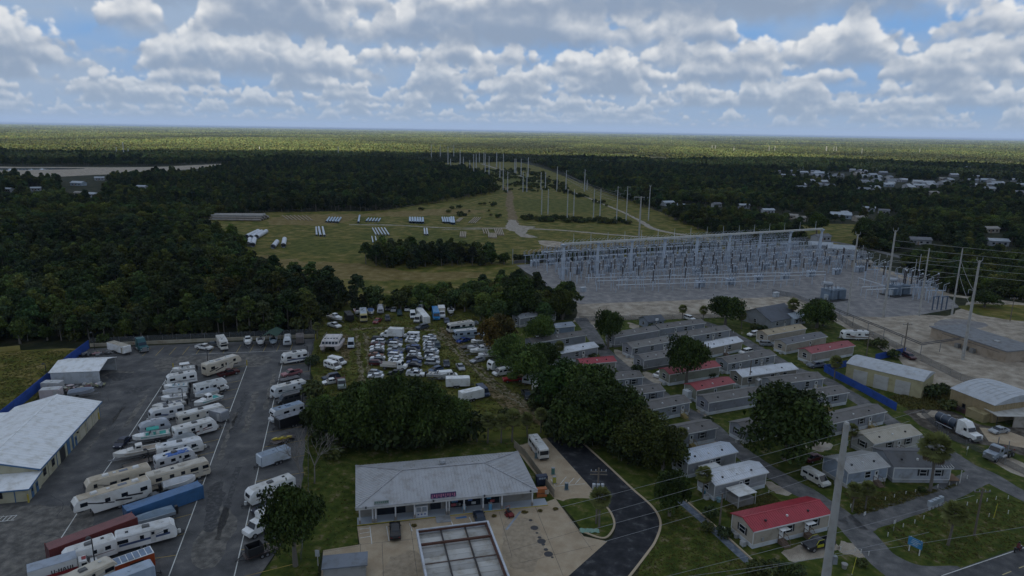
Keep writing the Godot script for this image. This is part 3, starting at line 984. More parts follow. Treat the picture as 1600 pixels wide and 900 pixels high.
	far_woods()

func leaf_tint(c: Color) -> StandardMaterial3D:     # one of a few leaf colours, so that alike trees share a material
	var a := clampf(snappedf(c.r, 0.2), 0.4, 2.4)
	var b := clampf(snappedf(c.g, 0.2), 0.4, 2.4)
	var key := "leaf %.1f %.1f" % [a, b]
	if not cache.has(key):
		var m: StandardMaterial3D = leaf_mat.duplicate()
		m.albedo_color = Color(a / 2, b / 2, b * 0.47).clamp().linear_to_srgb()
		cache[key] = m
	return cache[key]

# the wooded plain out to the horizon, in patches of 120 metres
func far_woods() -> void:
	var n := FastNoiseLite.new()
	n.seed = 33
	n.frequency = 0.0011
	n.fractal_octaves = 3
	var patch := []
	for k in 3:
		var r := RandomNumberGenerator.new()
		r.seed = 500 + k
		var L := Leaves.new()
		for t in 190:
			var p := Vector3(r.randf_range(-66, 66), 0, r.randf_range(-66, 66))
			var h := r.randf_range(5.5, 11.5)
			var w := r.randf_range(2.6, 5.2)
			var tone := r.randf_range(0.75, 1.25)
			var col := Color(0.072 * tone * r.randf_range(0.8, 1.2), 0.094 * tone, 0.034 * tone)
			for q in 16:
				var d := rand_dir(r)
				d.y = absf(d.y)
				var nrm := (d + rand_dir(r) * 0.6).normalized()
				L.blade(p + Vector3(d.x * w, h * 0.62 + d.y * h * 0.38, d.z * w), nrm, nrm.cross(rand_dir(r)).normalized(), 3.0 * r.randf_range(0.6, 1.3), 2.4, col * r.randf_range(0.8, 1.2))
			for q in 5:      # stems and lower leaves, seen edge on
				var d := Vector3(r.randf_range(-1, 1), 0.15, r.randf_range(-1, 1)).normalized()
				L.blade(p + Vector3(d.x * w * 0.7, h * 0.33, d.z * w * 0.7), d, Vector3.UP, h * 0.55, 3.0, col * 0.9)
		var m := L.mesh(self)
		m.surface_set_material(0, leaf_mat)
		patch.append(m)
	var spots := [[], [], []]
	var tints := [[], [], []]
	var d := 1560.0
	while d < 27000.0:
		var cell := 110.0 if d < 5000 else 210.0 if d < 11000 else 420.0
		var a := -0.86
		while a < 0.86:
			var p := Vector2(sin(a), -cos(a)) * (d + rng.randf_range(-0.4, 0.4) * cell)
			a += cell / d
			var v := rng.randi() % 3
			var k := cell / 110.0
			var wave := n.get_noise_2d(p.x, p.y * 0.5)
			var open := n.get_noise_2d(p.x * 2.2 + 4000, p.y * 1.1)
			if open > 0.27 and d < 14000:
				continue
			var tall := clampf(1.0 + wave * 0.8, 0.5, 1.6)
			spots[v].append(Transform3D(Basis(Vector3.UP, rng.randf() * TAU) * Basis.from_scale(Vector3(k, tall * lerpf(1.0, 1.25, k / 4), k)), Vector3(p.x, 0, p.y)))
			var tone := clampf(1.0 + 1.3 * wave + rng.randf_range(-0.15, 0.15), 0.5, 1.6)
			tints[v].append(Color(tone * 1.08, tone, tone * 0.85))
		d += cell * 0.92
	for v in 3:
		scatter("far_woods", "wooded plain running out to the horizon", "woods", patch[v], spots[v], tints[v])

# ---------------------------------------------------------------- vehicles: each kind is a list of parts, made once
# a part: [name, mesh, material (null: the thing's own paint, "second": its second colour), place, size, turn, sub-parts]
var recipes := {}
var glass_mat: StandardMaterial3D
var rubber: StandardMaterial3D
var steel: StandardMaterial3D
var black: StandardMaterial3D
var lamp_glass: StandardMaterial3D
var red_glass: StandardMaterial3D

func ready_stock() -> void:
	glass_mat = paint(0.012, 0.015, 0.020, 0.12, 0.0, false)
	rubber = paint(0.018, 0.018, 0.018, 0.9, 0.0, false)
	steel = paint(0.32, 0.32, 0.33, 0.4, 0.7, false)
	black = paint(0.02, 0.02, 0.022, 0.55, 0.0, false)
	lamp_glass = paint(0.6, 0.6, 0.58, 0.15, 0.0, false)
	red_glass = paint(0.25, 0.02, 0.015, 0.2, 0.0, false)

func put(parent: Node, e: Array, own: Material, second: Material) -> void:
	var m: Material = own if e[2] == null else second if e[2] is String else e[2]
	var o := part(parent, e[0], e[1], m, e[3] if e.size() > 3 else Vector3.ZERO, e[4] if e.size() > 4 else Vector3.ONE, e[5] if e.size() > 5 else Vector3.ZERO)
	if e.size() > 6:
		for s in e[6]:
			put(o, s, own, second)

func make(recipe: String, called: String, label: String, category: String, at: Vector3, turn: float, own: Material, second: Material = null, group := "") -> Node3D:
	var o := thing(called, label, category, at, turn, group)
	for e in recipes[recipe]:
		put(o, e, own, second if second else own)
	var pick := hash(label)
	var tones := [[0.13, 0.13, 0.15], [0.05, 0.08, 0.17], [0.20, 0.16, 0.12], [0.15, 0.03, 0.03], [0.33, 0.34, 0.35], [0.06, 0.11, 0.11]]
	for c in o.get_children():      # no two of a make are trimmed alike
		if c.name.begins_with("stripe") or c.name.begins_with("swoosh"):
			c.material_override = col(tones[(pick + c.get_index() / 3) % 6] if c.name.begins_with("stripe") else [0.03, 0.03, 0.035])
			c.scale.y *= [0.5, 1.0, 1.8, 2.6][(pick / 7 + c.get_index() % 2) % 4]
			c.position.y += 0.1 * (pick / 11 % 5)
		elif c.name.begins_with("side_window") and category in ["trailer", "motor home"]:
			c.scale.x *= [0.7, 1.0, 1.35][(pick / 3 + c.get_index() / 2) % 3]
			c.position.x += [-0.25, 0.0, 0.3][(pick / 5 + c.get_index() / 2) % 3]
	return o

func wheel(list: Array, x: float, z: float, r := 0.33, w := 0.24) -> void:
	var key := "wheel %.2f %.2f" % [r, w]
	if not cache.has(key):
		cache[key] = Shape.new().pipe(V(0, 0, -w / 2), V(0, 0, w / 2), r, r, 14).done()
		cache[key + " rim"] = Shape.new().pipe(V(0, 0, -w / 2 - 0.01), V(0, 0, w / 2 + 0.01), r * 0.62, r * 0.62, 10).done()
	list.append(["wheel", cache[key], rubber, V(x, r, z), Vector3.ONE, Vector3.ZERO, [["rim", cache[key + " rim"], steel]]])

func outline(a: Array) -> PackedVector2Array:
	var p := PackedVector2Array()
	for k in range(0, a.size(), 2):
		p.append(Vector2(a[k], a[k + 1]))
	return p

func body(a: Array, low: float, high: float, y0: float, y1: float) -> ArrayMesh:
	return Shape.new().profile(outline(a), func(p: Vector2) -> float: return lerpf(low, high, clampf((p.y - y0) / (y1 - y0), 0, 1))).done()

func lamps(l: Array, xf: float, xr: float, y: float, z: float) -> void:
	for s in [-1, 1]:
		l.append(["headlight", box, lamp_glass, V(xf, y, s * z), V(0.08, 0.14, 0.34)])
		l.append(["tail_light", box, red_glass, V(xr, y + 0.1, s * z), V(0.06, 0.18, 0.26)])

func make_recipes() -> void:
	ready_stock()
	# passenger cars
	for k in [["sedan", [-2.25, 0.27, 2.2, 0.27, 2.33, 0.45, 2.25, 0.70, 1.1, 0.92, -1.55, 0.99, -2.2, 0.95, -2.34, 0.62], [1.15, 0.90, 0.35, 1.40, -0.85, 1.43, -1.75, 0.96], [0.34, -0.86, 1.43], 1.40],
			["suv", [-2.25, 0.34, 2.2, 0.34, 2.33, 0.6, 2.25, 0.92, 1.15, 1.08, -2.2, 1.10, -2.33, 0.7], [1.2, 1.05, 0.55, 1.66, -1.75, 1.70, -2.22, 1.08], [0.5, -1.8, 1.70], 1.42],
			["hatchback", [-2.0, 0.27, 1.95, 0.27, 2.05, 0.45, 1.95, 0.75, 1.1, 0.95, -1.9, 1.0, -2.06, 0.6], [1.2, 0.93, 0.35, 1.45, -1.3, 1.48, -1.95, 0.98], [0.3, -1.35, 1.48], 1.25]]:
		var l := [["body", body(k[1], 0.84, 0.88, 0.3, 0.6), null], ["cabin_glass", body(k[2], 0.80, 0.62, 0.95, k[3][2]), glass_mat]]
		l.append(["roof", body([k[3][0] + 0.12, k[3][2] - 0.05, k[3][0] - 0.1, k[3][2] + 0.02, k[3][1] + 0.1, k[3][2] + 0.03, k[3][1] - 0.1, k[3][2] - 0.05], 0.65, 0.60, k[3][2] - 0.05, k[3][2] + 0.03), null])
		for s in [-1, 1]:
			l.append(["pillar", Shape.new().bar(V(-0.25, 0.95, s * 0.795), V(-0.28, k[3][2], s * 0.635), 0.06, 0.1).done(), null])
			for x in [-k[4], k[4]]:
				wheel(l, x, s * 0.79, 0.35 if k[0] == "suv" else 0.32)
			l.append(["mirror", box, null, V(0.85, 1.0, s * 0.95), V(0.12, 0.12, 0.2)])
		lamps(l, 2.24 if k[0] != "hatchback" else 1.97, -2.29 if k[0] != "hatchback" else -2.0, 0.66, 0.62)
		recipes[k[0]] = l
	# pickup
	var p := [["body", body([-2.7, 0.42, 2.6, 0.42, 2.72, 0.65, 2.64, 1.02, 1.3, 1.15, 0.0, 1.16, -0.62, 1.14, -0.64, 0.62, -2.6, 0.62, -2.62, 1.14, -2.72, 1.14], 0.92, 0.96, 0.4, 0.8), null],
		["cabin_glass", body([1.35, 1.12, 0.65, 1.78, -0.35, 1.80, -0.6, 1.14], 0.86, 0.70, 1.12, 1.8), glass_mat], ["roof", body([0.75, 1.74, 0.6, 1.83, -0.36, 1.84, -0.45, 1.74], 0.72, 0.66, 1.74, 1.84), null]]
	for s in [-1, 1]:
		p.append(["bed_side", box, null, V(-1.65, 0.88, s * 0.90), V(2.05, 0.54, 0.10)])
		wheel(p, 1.65, s * 0.84, 0.40, 0.27)
		wheel(p, -1.65, s * 0.84, 0.40, 0.27)
	p.append(["bed_floor", box, black, V(-1.65, 0.66, 0), V(2.0, 0.06, 1.7)])
	lamps(p, 2.66, -2.70, 0.85, 0.72)
	recipes["pickup"] = p
	# cargo van
	var v := [["body", body([-2.7, 0.40, 2.6, 0.40, 2.75, 0.6, 2.68, 1.0, 1.95, 1.2, 1.25, 2.05, 0.95, 2.12, -2.6, 2.14, -2.72, 2.0], 0.98, 0.88, 1.0, 2.1), null],
		["windshield", body([2.0, 1.20, 1.3, 2.0, 1.26, 1.98, 1.92, 1.18], 0.86, 0.78, 1.2, 2.0), glass_mat, V(0.03, 0.02, 0)]]
	for s in [-1, 1]:
		v.append(["side_window", box, glass_mat, V(0.95, 1.52, s * 0.935), V(0.75, 0.48, 0.04), V(s * -0.09, 0, 0)])
		v.append(["side_window", box, glass_mat, V(-0.35, 1.52, s * 0.935), V(1.1, 0.44, 0.035), V(s * -0.09, 0, 0)])
		v.append(["side_window", box, glass_mat, V(-1.75, 1.52, s * 0.935), V(1.1, 0.44, 0.03), V(s * -0.09, 0, 0)])
		wheel(v, 1.75, s * 0.88, 0.36)
		wheel(v, -1.65, s * 0.88, 0.36)
		v.append(["rear_window", box, glass_mat, V(-2.70, 1.55, s * 0.42), V(0.05, 0.45, 0.6)])
	v.append(["bumper", box, black, V(2.7, 0.5, 0), V(0.16, 0.2, 1.8)])
	lamps(v, 2.70, -2.72, 0.82, 0.75)
	recipes["van"] = v
	# lorries
	for long in [4.6, 6.2]:
		var b := [["cab", body([0.4, 0.55, 2.9, 0.55, 3.0, 0.8, 2.95, 1.35, 1.95, 1.55, 1.5, 2.35, 0.5, 2.45, 0.4, 2.3], 1.02, 0.90, 1.3, 2.4), null],
			["windshield", body([1.98, 1.55, 1.55, 2.28, 1.50, 2.26, 1.9, 1.53], 0.92, 0.82, 1.5, 2.3), glass_mat, V(0.04, 0.02, 0)],
			["cargo_box", Shape.new().slab(V(0.3 - long, 0.95, -1.2), V(0.3, 3.35, 1.2)).done(), "second"],
			["box_roof", Shape.new().slab(V(0.28 - long, 3.352, -1.17), V(0.28, 3.39, 1.17)).done(), paint(0.62, 0.62, 0.60, 0.6)],
			["rear_door", Shape.new().slab(V(0.26 - long, 1.05, -1.1), V(0.298 - long, 3.2, 1.1)).done(), paint(0.5, 0.5, 0.49, 0.6)],
			["chassis", Shape.new().slab(V(0.3 - long, 0.6, -0.5), V(2.6, 0.9, 0.5)).done(), black]]
		for s in [-1, 1]:
			b.append(["side_window", box, glass_mat, V(1.15, 1.85, s * 0.965), V(0.7, 0.5, 0.05), V(s * -0.1, 0, 0)])
			wheel(b, 2.0, s * 0.95, 0.45, 0.3)
			wheel(b, 1.6 - long, s * 0.95, 0.45, 0.4)
		lamps(b, 2.95, 0.27 - long, 1.0, 0.75)
		recipes["box_truck" if long < 5 else "long_box_truck"] = b
	var t := [["cab", body([-1.6, 0.8, 2.9, 0.8, 3.1, 1.2, 3.0, 1.75, 1.35, 1.95, 0.95, 2.85, 0.2, 3.75, -1.55, 3.85, -1.65, 3.6], 1.15, 1.05, 1.5, 3.6), null],
		["windshield", body([1.42, 1.98, 1.02, 2.75, 0.98, 2.73, 1.36, 1.96], 1.0, 0.95, 1.9, 2.8), glass_mat, V(0.05, 0.02, 0)],
		["grille", box, steel, V(3.06, 1.35, 0), V(0.1, 0.8, 1.2)], ["frame", Shape.new().slab(V(-4.6, 0.75, -0.45), V(-1.6, 1.05, 0.45)).done(), black], ["bumper", box, steel, V(3.1, 0.75, 0), V(0.25, 0.4, 2.2)]]
	for s in [-1, 1]:
		t.append(["side_window", box, glass_mat, V(0.5, 2.3, s * 1.10), V(0.75, 0.6, 0.06)])
		t.append(["exhaust_stack", Shape.new().pipe(V(-1.85, 0.9, s * 1.0), V(-1.85, 3.9, s * 1.0), 0.09, 0.09).done(), steel])
		t.append(["fuel_tank", Shape.new().pipe(V(-1.4, 0.75, s * 1.05), V(0.3, 0.75, s * 1.05), 0.3, 0.3, 10).done(), steel])
		wheel(t, 2.1, s * 1.0, 0.5, 0.32)
		wheel(t, -2.7, s * 0.95, 0.5, 0.5)
		wheel(t, -3.95, s * 0.95, 0.5, 0.5)
	lamps(t, 3.06, -4.6, 1.25, 0.92)
	recipes["tractor_unit"] = t
	var tk: Array = t.duplicate()
	tk = tk.filter(func(e): return e[0] != "frame" and not (e[0] == "wheel" and e[3].x < 0))
	var dark := paint(0.035, 0.05, 0.075, 0.35)
	tk.append(["frame", Shape.new().slab(V(-7.6, 0.75, -0.45), V(-1.6, 1.05, 0.45)).done(), black])
	tk.append(["tank", Shape.new().pipe(V(-7.4, 2.05, 0), V(-2.3, 2.05, 0), 1.05, 1.05, 18).done(), dark, Vector3.ZERO, Vector3.ONE, Vector3.ZERO, [
		["tank_end", Shape.new().pipe(V(-7.75, 2.05, 0), V(-7.4, 2.05, 0), 0.6, 1.05, 18).done(), dark], ["manhole", Shape.new().pipe(V(-4.8, 3.0, 0), V(-4.8, 3.3, 0), 0.35, 0.35, 12).done(), steel], ["band", Shape.new().pipe(V(-3.9, 2.05, 0), V(-3.8, 2.05, 0), 1.08, 1.08, 18).done(), steel], ["band", Shape.new().pipe(V(-5.9, 2.05, 0), V(-5.8, 2.05, 0), 1.08, 1.08, 18).done(), steel]]])
	tk.append(["pump", box, steel, V(-2.0, 1.4, 0.7), V(0.5, 0.6, 0.6)])
	for s in [-1, 1]:
		tk.append(["hose_tube", Shape.new().pipe(V(-7.0, 1.0, s * 1.1), V(-2.6, 1.0, s * 1.1), 0.14, 0.14).done(), steel])
		wheel(tk, -5.3, s * 0.95, 0.5, 0.5)
		wheel(tk, -6.5, s * 0.95, 0.5, 0.5)
	recipes["tank_truck"] = tk
	recipes["day_cab"] = t.map(func(e): return e if e[0] != "cab" else ["cab", body([-0.3, 0.8, 2.9, 0.8, 3.1, 1.2, 3.0, 1.75, 1.35, 1.95, 0.95, 2.75, 0.7, 2.9, -0.25, 2.9], 1.15, 1.05, 1.5, 2.9), null])
	# flat lorry with a stake bed
	var fb: Array = recipes["box_truck"].filter(func(e): return not e[0] in ["cargo_box", "box_roof", "rear_door"])
	fb.append(["bed", Shape.new().slab(V(-4.3, 0.95, -1.15), V(0.25, 1.1, 1.15)).done(), "second"])
	for s in [-1, 1]:
		fb.append(["rack", Shape.new().slab(V(-4.3, 1.1, s * 1.12 - 0.04), V(0.2, 1.75, s * 1.12 + 0.04)).done(), "second"])
	fb.append(["headboard", Shape.new().slab(V(0.15, 1.1, -1.07), V(0.25, 2.1, 1.07)).done(), "second"])
	recipes["flatbed_truck"] = fb
	# bus
	var bus := [["body", body([-5, 0.5, 4.2, 0.5, 4.9, 0.6, 5.0, 1.3, 4.2, 1.5, 3.9, 2.8, 3.7, 3.0, -4.9, 3.0, -5.05, 2.8], 1.2, 1.1, 1.5, 3.0), null], ["windshield", box, glass_mat, V(4.12, 2.1, 0), V(0.06, 1.0, 2.0), V(0, 0, 0.22)]]
	for s in [-1, 1]:
		for k in 7:
			bus.append(["side_window", box, glass_mat, V(-4.2 + 1.15 * k, 2.2, s * 1.17), V(0.95, 0.65, 0.05), V(s * -0.06, 0, 0)])
		wheel(bus, 3.4, s * 1.05, 0.48, 0.3)
		wheel(bus, -3.0, s * 1.05, 0.48, 0.4)
	lamps(bus, 4.95, -5.0, 1.0, 0.85)
	recipes["bus"] = bus
	# motorcycle with its rider is built where it stands
	# motor homes
	for long in [9.0, 10.5]:
		var h: float = long / 2
		var a := [["body", body([-h, 0.55, h - 0.1, 0.55, h + 0.1, 0.9, h + 0.08, 1.5, h - 0.15, 3.0, h - 0.5, 3.2, -h + 0.15, 3.2, -h, 3.05], 1.24, 1.18, 2.6, 3.2), null],
			["windshield", box, glass_mat, V(h + 0.0, 2.15, 0), V(0.08, 1.0, 2.2), V(0, 0, 0.15)], ["roof", Shape.new().slab(V(-h + 0.2, 3.2, -1.1), V(h - 0.6, 3.24, 1.1)).done(), "second"],
			["rear_window", box, glass_mat, V(-h - 0.01, 2.2, 0), V(0.06, 0.6, 1.4)], ["bumper", box, black, V(h + 0.08, 0.6, 0), V(0.2, 0.3, 2.3)]]
		for s in [-1, 1]:
			for w in [[-h + 1.4, 1.5], [-h + 3.6, 1.1], [0.8, 0.7], [h - 2.4, 1.5], [h - 0.75, 0.8]]:
				a.append(["side_window", box, glass_mat, V(w[0], 2.2, s * 1.235), V(w[1], 0.65, 0.05)])
			a.append(["stripe", box, paint(0.16, 0.15, 0.16, 0.5), V(0, 1.35, s * 1.243), V(long - 0.5, 0.16, 0.03)])
			a.append(["stripe", box, paint(0.30, 0.25, 0.20, 0.5), V(-0.6, 1.08, s * 1.243), V(long - 1.9, 0.1, 0.03)])
			wheel(a, h - 2.0, s * 1.06, 0.45, 0.32)
			wheel(a, -h + 2.7, s * 1.06, 0.45, 0.4)
		a.append(["door", box, "second", V(h - 1.65, 1.75, 1.245), V(0.75, 1.95, 0.05)])
		a.append(["awning", Shape.new().pipe(V(-h + 2.2, 2.98, 1.30), V(h - 2.6, 2.98, 1.30), 0.1, 0.1, 8).done(), "second"])
		for x in [-h + 1.8, 0.6]:
			a.append(["air_conditioner", body([x - 0.55, 3.24, x + 0.55, 3.24, x + 0.45, 3.52, x - 0.45, 3.55], 0.4, 0.34, 3.24, 3.5), "second"])
		a.append(["roof_vent", box, glass_mat, V(-1.0, 3.29, 0.3), V(0.5, 0.1, 0.5)])
		a.append(["ladder", Shape.new().bar(V(-h - 0.06, 0.9, 0.7), V(-h - 0.06, 3.3, 0.7), 0.05, 0.05).bar(V(-h - 0.06, 0.9, 1.0), V(-h - 0.06, 3.3, 1.0), 0.05, 0.05).done(), steel])
		lamps(a, h + 0.08, -h - 0.01, 0.95, 0.95)
		recipes["coach" if long > 10 else "short_coach"] = a
	var cc := [["body", body([-4.0, 0.6, 1.6, 0.6, 1.6, 1.95, 3.3, 2.0, 3.45, 2.3, 3.2, 3.0, 2.9, 3.15, -3.9, 3.15, -4.0, 3.0], 1.18, 1.14, 2.6, 3.1), null],
		["cab", body([1.4, 0.55, 3.7, 0.55, 3.85, 0.8, 3.8, 1.15, 3.0, 1.32, 2.45, 2.05, 1.4, 2.05], 1.0, 0.88, 1.2, 2.0), null], ["windshield", body([3.02, 1.34, 2.5, 2.0, 2.46, 1.98, 2.94, 1.32], 0.9, 0.82, 1.3, 2.0), glass_mat, V(0.04, 0.02, 0)],
		["bunk_window", box, glass_mat, V(3.40, 2.5, 0), V(0.06, 0.36, 1.5), V(0, 0, 0.2)], ["roof", Shape.new().slab(V(-3.8, 3.15, -1.05), V(2.8, 3.19, 1.05)).done(), "second"], ["rear_window", box, glass_mat, V(-4.01, 2.3, 0), V(0.05, 0.5, 1.2)]]
	for s in [-1, 1]:
		for w in [[-3.0, 1.2], [-1.2, 0.7], [0.4, 1.3], [2.2, 0.7]]:
			cc.append(["side_window", box, glass_mat, V(w[0], 2.15 if w[0] < 2 else 1.7, s * (1.175 if w[0] < 2 else 0.955)), V(w[1], 0.6 if w[0] < 2 else 0.45, 0.05)])
		cc.append(["stripe", box, paint(0.10, 0.13, 0.20, 0.5), V(-1.2, 1.3, s * 1.183), V(5.4, 0.2, 0.03)])
		wheel(cc, 2.9, s * 0.92, 0.4, 0.28)
		wheel(cc, -1.9, s * 0.98, 0.4, 0.4)
	cc.append(["door", box, "second", V(-0.35, 1.75, 1.185), V(0.7, 1.9, 0.04)])
	cc.append(["air_conditioner", body([-1.05, 3.19, 0.05, 3.19, -0.05, 3.46, -0.95, 3.5], 0.4, 0.34, 3.2, 3.5), "second"])
	cc.append(["roof_vent", box, glass_mat, V(1.3, 3.24, 0.2), V(0.45, 0.1, 0.45)])
	lamps(cc, 3.80, -4.0, 0.95, 0.8)
	recipes["camper_motor_home"] = cc
	# trailers to live in
	for long in [5.5, 7.0, 8.5, 10.0]:
		var h: float = long / 2
		var a := [["body", body([-h, 0.6, h - 0.25, 0.6, h - 0.02, 0.95, h, 1.7, h - 0.2, 2.5, h - 0.75, 3.0, -h + 0.2, 3.0, -h, 2.8], 1.22, 1.18, 2.6, 3.0), null],
			["roof", Shape.new().slab(V(-h + 0.25, 3.0, -1.08), V(h - 0.8, 3.04, 1.08)).done(), "second"], ["front_window", box, glass_mat, V(h - 0.07, 2.1, 0), V(0.07, 0.55, 1.5), V(0, 0, 0.24)], ["rear_window", box, glass_mat, V(-h - 0.01, 2.1, 0), V(0.05, 0.5, 1.1)],
			["hitch", Shape.new().bar(V(h - 0.3, 0.5, 0.7), V(h + 1.2, 0.5, 0), 0.1, 0.12).bar(V(h - 0.3, 0.5, -0.7), V(h + 1.2, 0.5, 0), 0.1, 0.12).done(), black],
			["gas_bottle", Shape.new().pipe(V(h + 0.35, 0.55, 0), V(h + 0.35, 1.15, 0), 0.28, 0.24, 10).done(), paint(0.6, 0.6, 0.58, 0.5)], ["jack", Shape.new().bar(V(h + 1.05, 0, 0), V(h + 1.05, 0.9, 0), 0.08, 0.08).done(), black],
			["chassis", Shape.new().slab(V(-h + 0.1, 0.42, -0.95), V(h - 0.4, 0.6, 0.95)).done(), black]]
		for s in [-1, 1]:
			for w in [[-h + 1.2, 1.1], [-h + long * 0.42, 0.8], [h - 1.6, 0.9]]:
				a.append(["side_window", box, glass_mat, V(w[0], 2.05, s * 1.218), V(w[1], 0.6, 0.05)])
			a.append(["stripe", box, paint(0.13, 0.13, 0.15, 0.5), V(-0.3, 1.15, s * 1.222), V(long - 1.4, 0.14, 0.03), V(0, 0, 0.02)])
			a.append(["stripe", box, paint(0.28, 0.24, 0.20, 0.5), V(h * 0.35, 1.55, s * 1.222), V(long * 0.4, 0.12, 0.026), V(0, 0, 0.22)])
			for x in ([-0.5] if long < 6 else [-0.9, -0.1]):
				wheel(a, x, s * 1.07, 0.34, 0.22)
		a.append(["door", box, "second", V(h - long * 0.40, 1.75, 1.224), V(0.7, 1.9, 0.04), Vector3.ZERO, [["pane", box, glass_mat, V(0, 0.28, 0.2), V(0.6, 0.25, 1.0)]]])
		a.append(["awning", Shape.new().pipe(V(-h + 0.9, 2.8, 1.28), V(h - 1.4, 2.8, 1.28), 0.09, 0.09, 8).done(), "second"])
		a.append(["air_conditioner", body([-0.55, 3.04, 0.55, 3.04, 0.45, 3.30, -0.45, 3.34], 0.4, 0.34, 3.04, 3.3), paint(0.10, 0.10, 0.10, 0.6)])
		a.append(["roof_vent", box, glass_mat, V(-h + 1.6, 3.09, 0.3), V(0.45, 0.12, 0.45)])
		a.append(["roof_vent", box, paint(0.5, 0.5, 0.48), V(h - 1.9, 3.09, -0.2), V(0.4, 0.12, 0.4)])
		lamps(a, h + 0.0, -h, 1.0, 0.95)
		recipes["trailer %.1f" % long] = a.filter(func(e): return e[0] != "headlight")
	for long in [10.5, 12.0]:
		var h: float = long / 2
		var a := [["body", body([-h, 0.65, h - 2.9, 0.65, h - 2.5, 1.75, h - 0.15, 1.8, h, 2.1, h - 0.15, 2.8, h - 0.7, 3.55, -h + 0.2, 3.65, -h, 3.4], 1.24, 1.20, 3.0, 3.6), null],
			["roof", Shape.new().slab(V(-h + 0.25, 3.64, -1.1), V(h - 1.0, 3.69, 1.1)).done(), "second"], ["front_cap", box, paint(0.035, 0.035, 0.04, 0.35), V(h - 0.10, 2.45, 0), V(0.1, 0.85, 2.2), V(0, 0, 0.22)],
			["king_pin", Shape.new().slab(V(h - 1.6, 1.15, -0.4), V(h - 0.6, 1.8, 0.4)).done(), black], ["rear_window", box, glass_mat, V(-h - 0.01, 2.5, 0), V(0.05, 0.7, 1.5)]]
		for s in [-1, 1]:
			for w in [[-h + 1.5, 1.6], [-h + 4.3, 1.0], [0.9, 0.8], [h - 1.9, 0.8]]:
				a.append(["side_window", box, glass_mat, V(w[0], 2.35 if w[0] < h - 3 else 2.75, s * 1.242), V(w[1], 0.7, 0.05)])
			for w in [[-1.5, 1.35, 0.20], [1.2, 1.75, 0.28], [-3.2, 1.6, 0.16], [h - 3.2, 2.2, 0.35]]:
				a.append(["swoosh", box, paint(0.06, 0.06, 0.07, 0.4), V(w[0], w[1], s * 1.244), V(2.6, 0.11, 0.03), V(0, 0, w[2])])
			for x in [-1.6, -0.75]:
				wheel(a, x, s * 1.1, 0.38, 0.24)
			a.append(["landing_leg", Shape.new().bar(V(h - 2.75, 0, s * 0.9), V(h - 2.75, 1.2, s * 0.9), 0.1, 0.1).done(), black])
		a.append(["door", box, "second", V(h - 4.2, 1.75, 1.25), V(0.75, 1.95, 0.04)])
		a.append(["awning", Shape.new().pipe(V(-h + 1.5, 3.35, 1.31), V(h - 3.5, 3.35, 1.31), 0.1, 0.1, 8).done(), "second"])
		for x in [-h + 2.2, h - 3.4]:
			a.append(["air_conditioner", body([x - 0.55, 3.69, x + 0.55, 3.69, x + 0.45, 3.95, x - 0.45, 4.0], 0.4, 0.34, 3.69, 4.0), paint(0.62, 0.62, 0.6)])
		a.append(["roof_vent", box, paint(0.6, 0.6, 0.58), V(0.4, 3.75, 0.2), V(0.5, 0.12, 0.5)])
		a.append(["roof_panel", box, paint(0.10, 0.12, 0.16, 0.3), V(-h + 4.2, 3.72, 0.2), V(1.4, 0.05, 0.7)])
		recipes["fifth_wheel" if long < 11 else "long_fifth_wheel"] = a
	# round silver trailer
	var air := [["body", Shape.new().profile(outline([-2.9, 0.7, 2.9, 0.7, 3.05, 1.3, 2.85, 2.1, 2.3, 2.65, 1.5, 2.85, -1.6, 2.85, -2.4, 2.62, -2.9, 2.05, -3.05, 1.3]), func(q: Vector2) -> float: return 1.2 - 0.55 * pow(clampf((q.y - 1.6) / 1.25, 0, 1), 2.0)).done(), null], ["roof", Shape.new().slab(V(-1.5, 2.85, -0.6), V(1.4, 2.9, 0.6)).done(), "second"], ["air_conditioner", box, "second", V(0, 3.0, 0), V(0.9, 0.25, 0.7)], ["hitch", Shape.new().bar(V(2.7, 0.5, 0.5), V(4.0, 0.5, 0), 0.1, 0.12).bar(V(2.7, 0.5, -0.5), V(4.0, 0.5, 0), 0.1, 0.12).done(), black], ["front_window", box, glass_mat, V(2.98, 1.75, 0), V(0.07, 0.55, 1.5), V(0, 0, 0.26)], ["rear_window", box, glass_mat, V(-2.98, 1.75, 0), V(0.07, 0.5, 1.4), V(0, 0, -0.26)]]
	for s in [-1, 1]:
		for x in [-1.7, 0.2, 1.7]:
			air.append(["side_window", box, glass_mat, V(x, 1.75, s * 1.19), V(0.8, 0.5, 0.06)])
		wheel(air, -0.3, s * 1.05, 0.36, 0.22)
	recipes["round_trailer"] = air
	# plain box trailers and shipping containers
	for long in [4.2, 6.0, 8.0]:
		var h: float = long / 2
		var a := [["body", body([-h, 0.55, h - 0.05, 0.55, h + 0.15, 0.7, h + 0.12, 2.55, h - 0.1, 2.65, -h, 2.65], 1.15, 1.13, 2.2, 2.6), null], ["roof", Shape.new().slab(V(-h + 0.05, 2.65, -1.1), V(h - 0.15, 2.69, 1.1)).done(), "second"], ["rear_door", box, "second", V(-h - 0.01, 1.55, 0), V(0.05, 1.85, 2.1)], ["hitch", Shape.new().bar(V(h, 0.5, 0.6), V(h + 1.2, 0.5, 0), 0.1, 0.12).bar(V(h, 0.5, -0.6), V(h + 1.2, 0.5, 0), 0.1, 0.12).done(), black], ["jack", Shape.new().bar(V(h + 1.05, 0, 0), V(h + 1.05, 0.9, 0), 0.08, 0.08).done(), black], ["door", box, "second", V(h - 0.8, 1.45, 1.15), V(0.75, 1.7, 0.04)], ["roof_vent", box, "second", V(0, 2.74, 0.1), V(0.35, 0.1, 0.35)]]
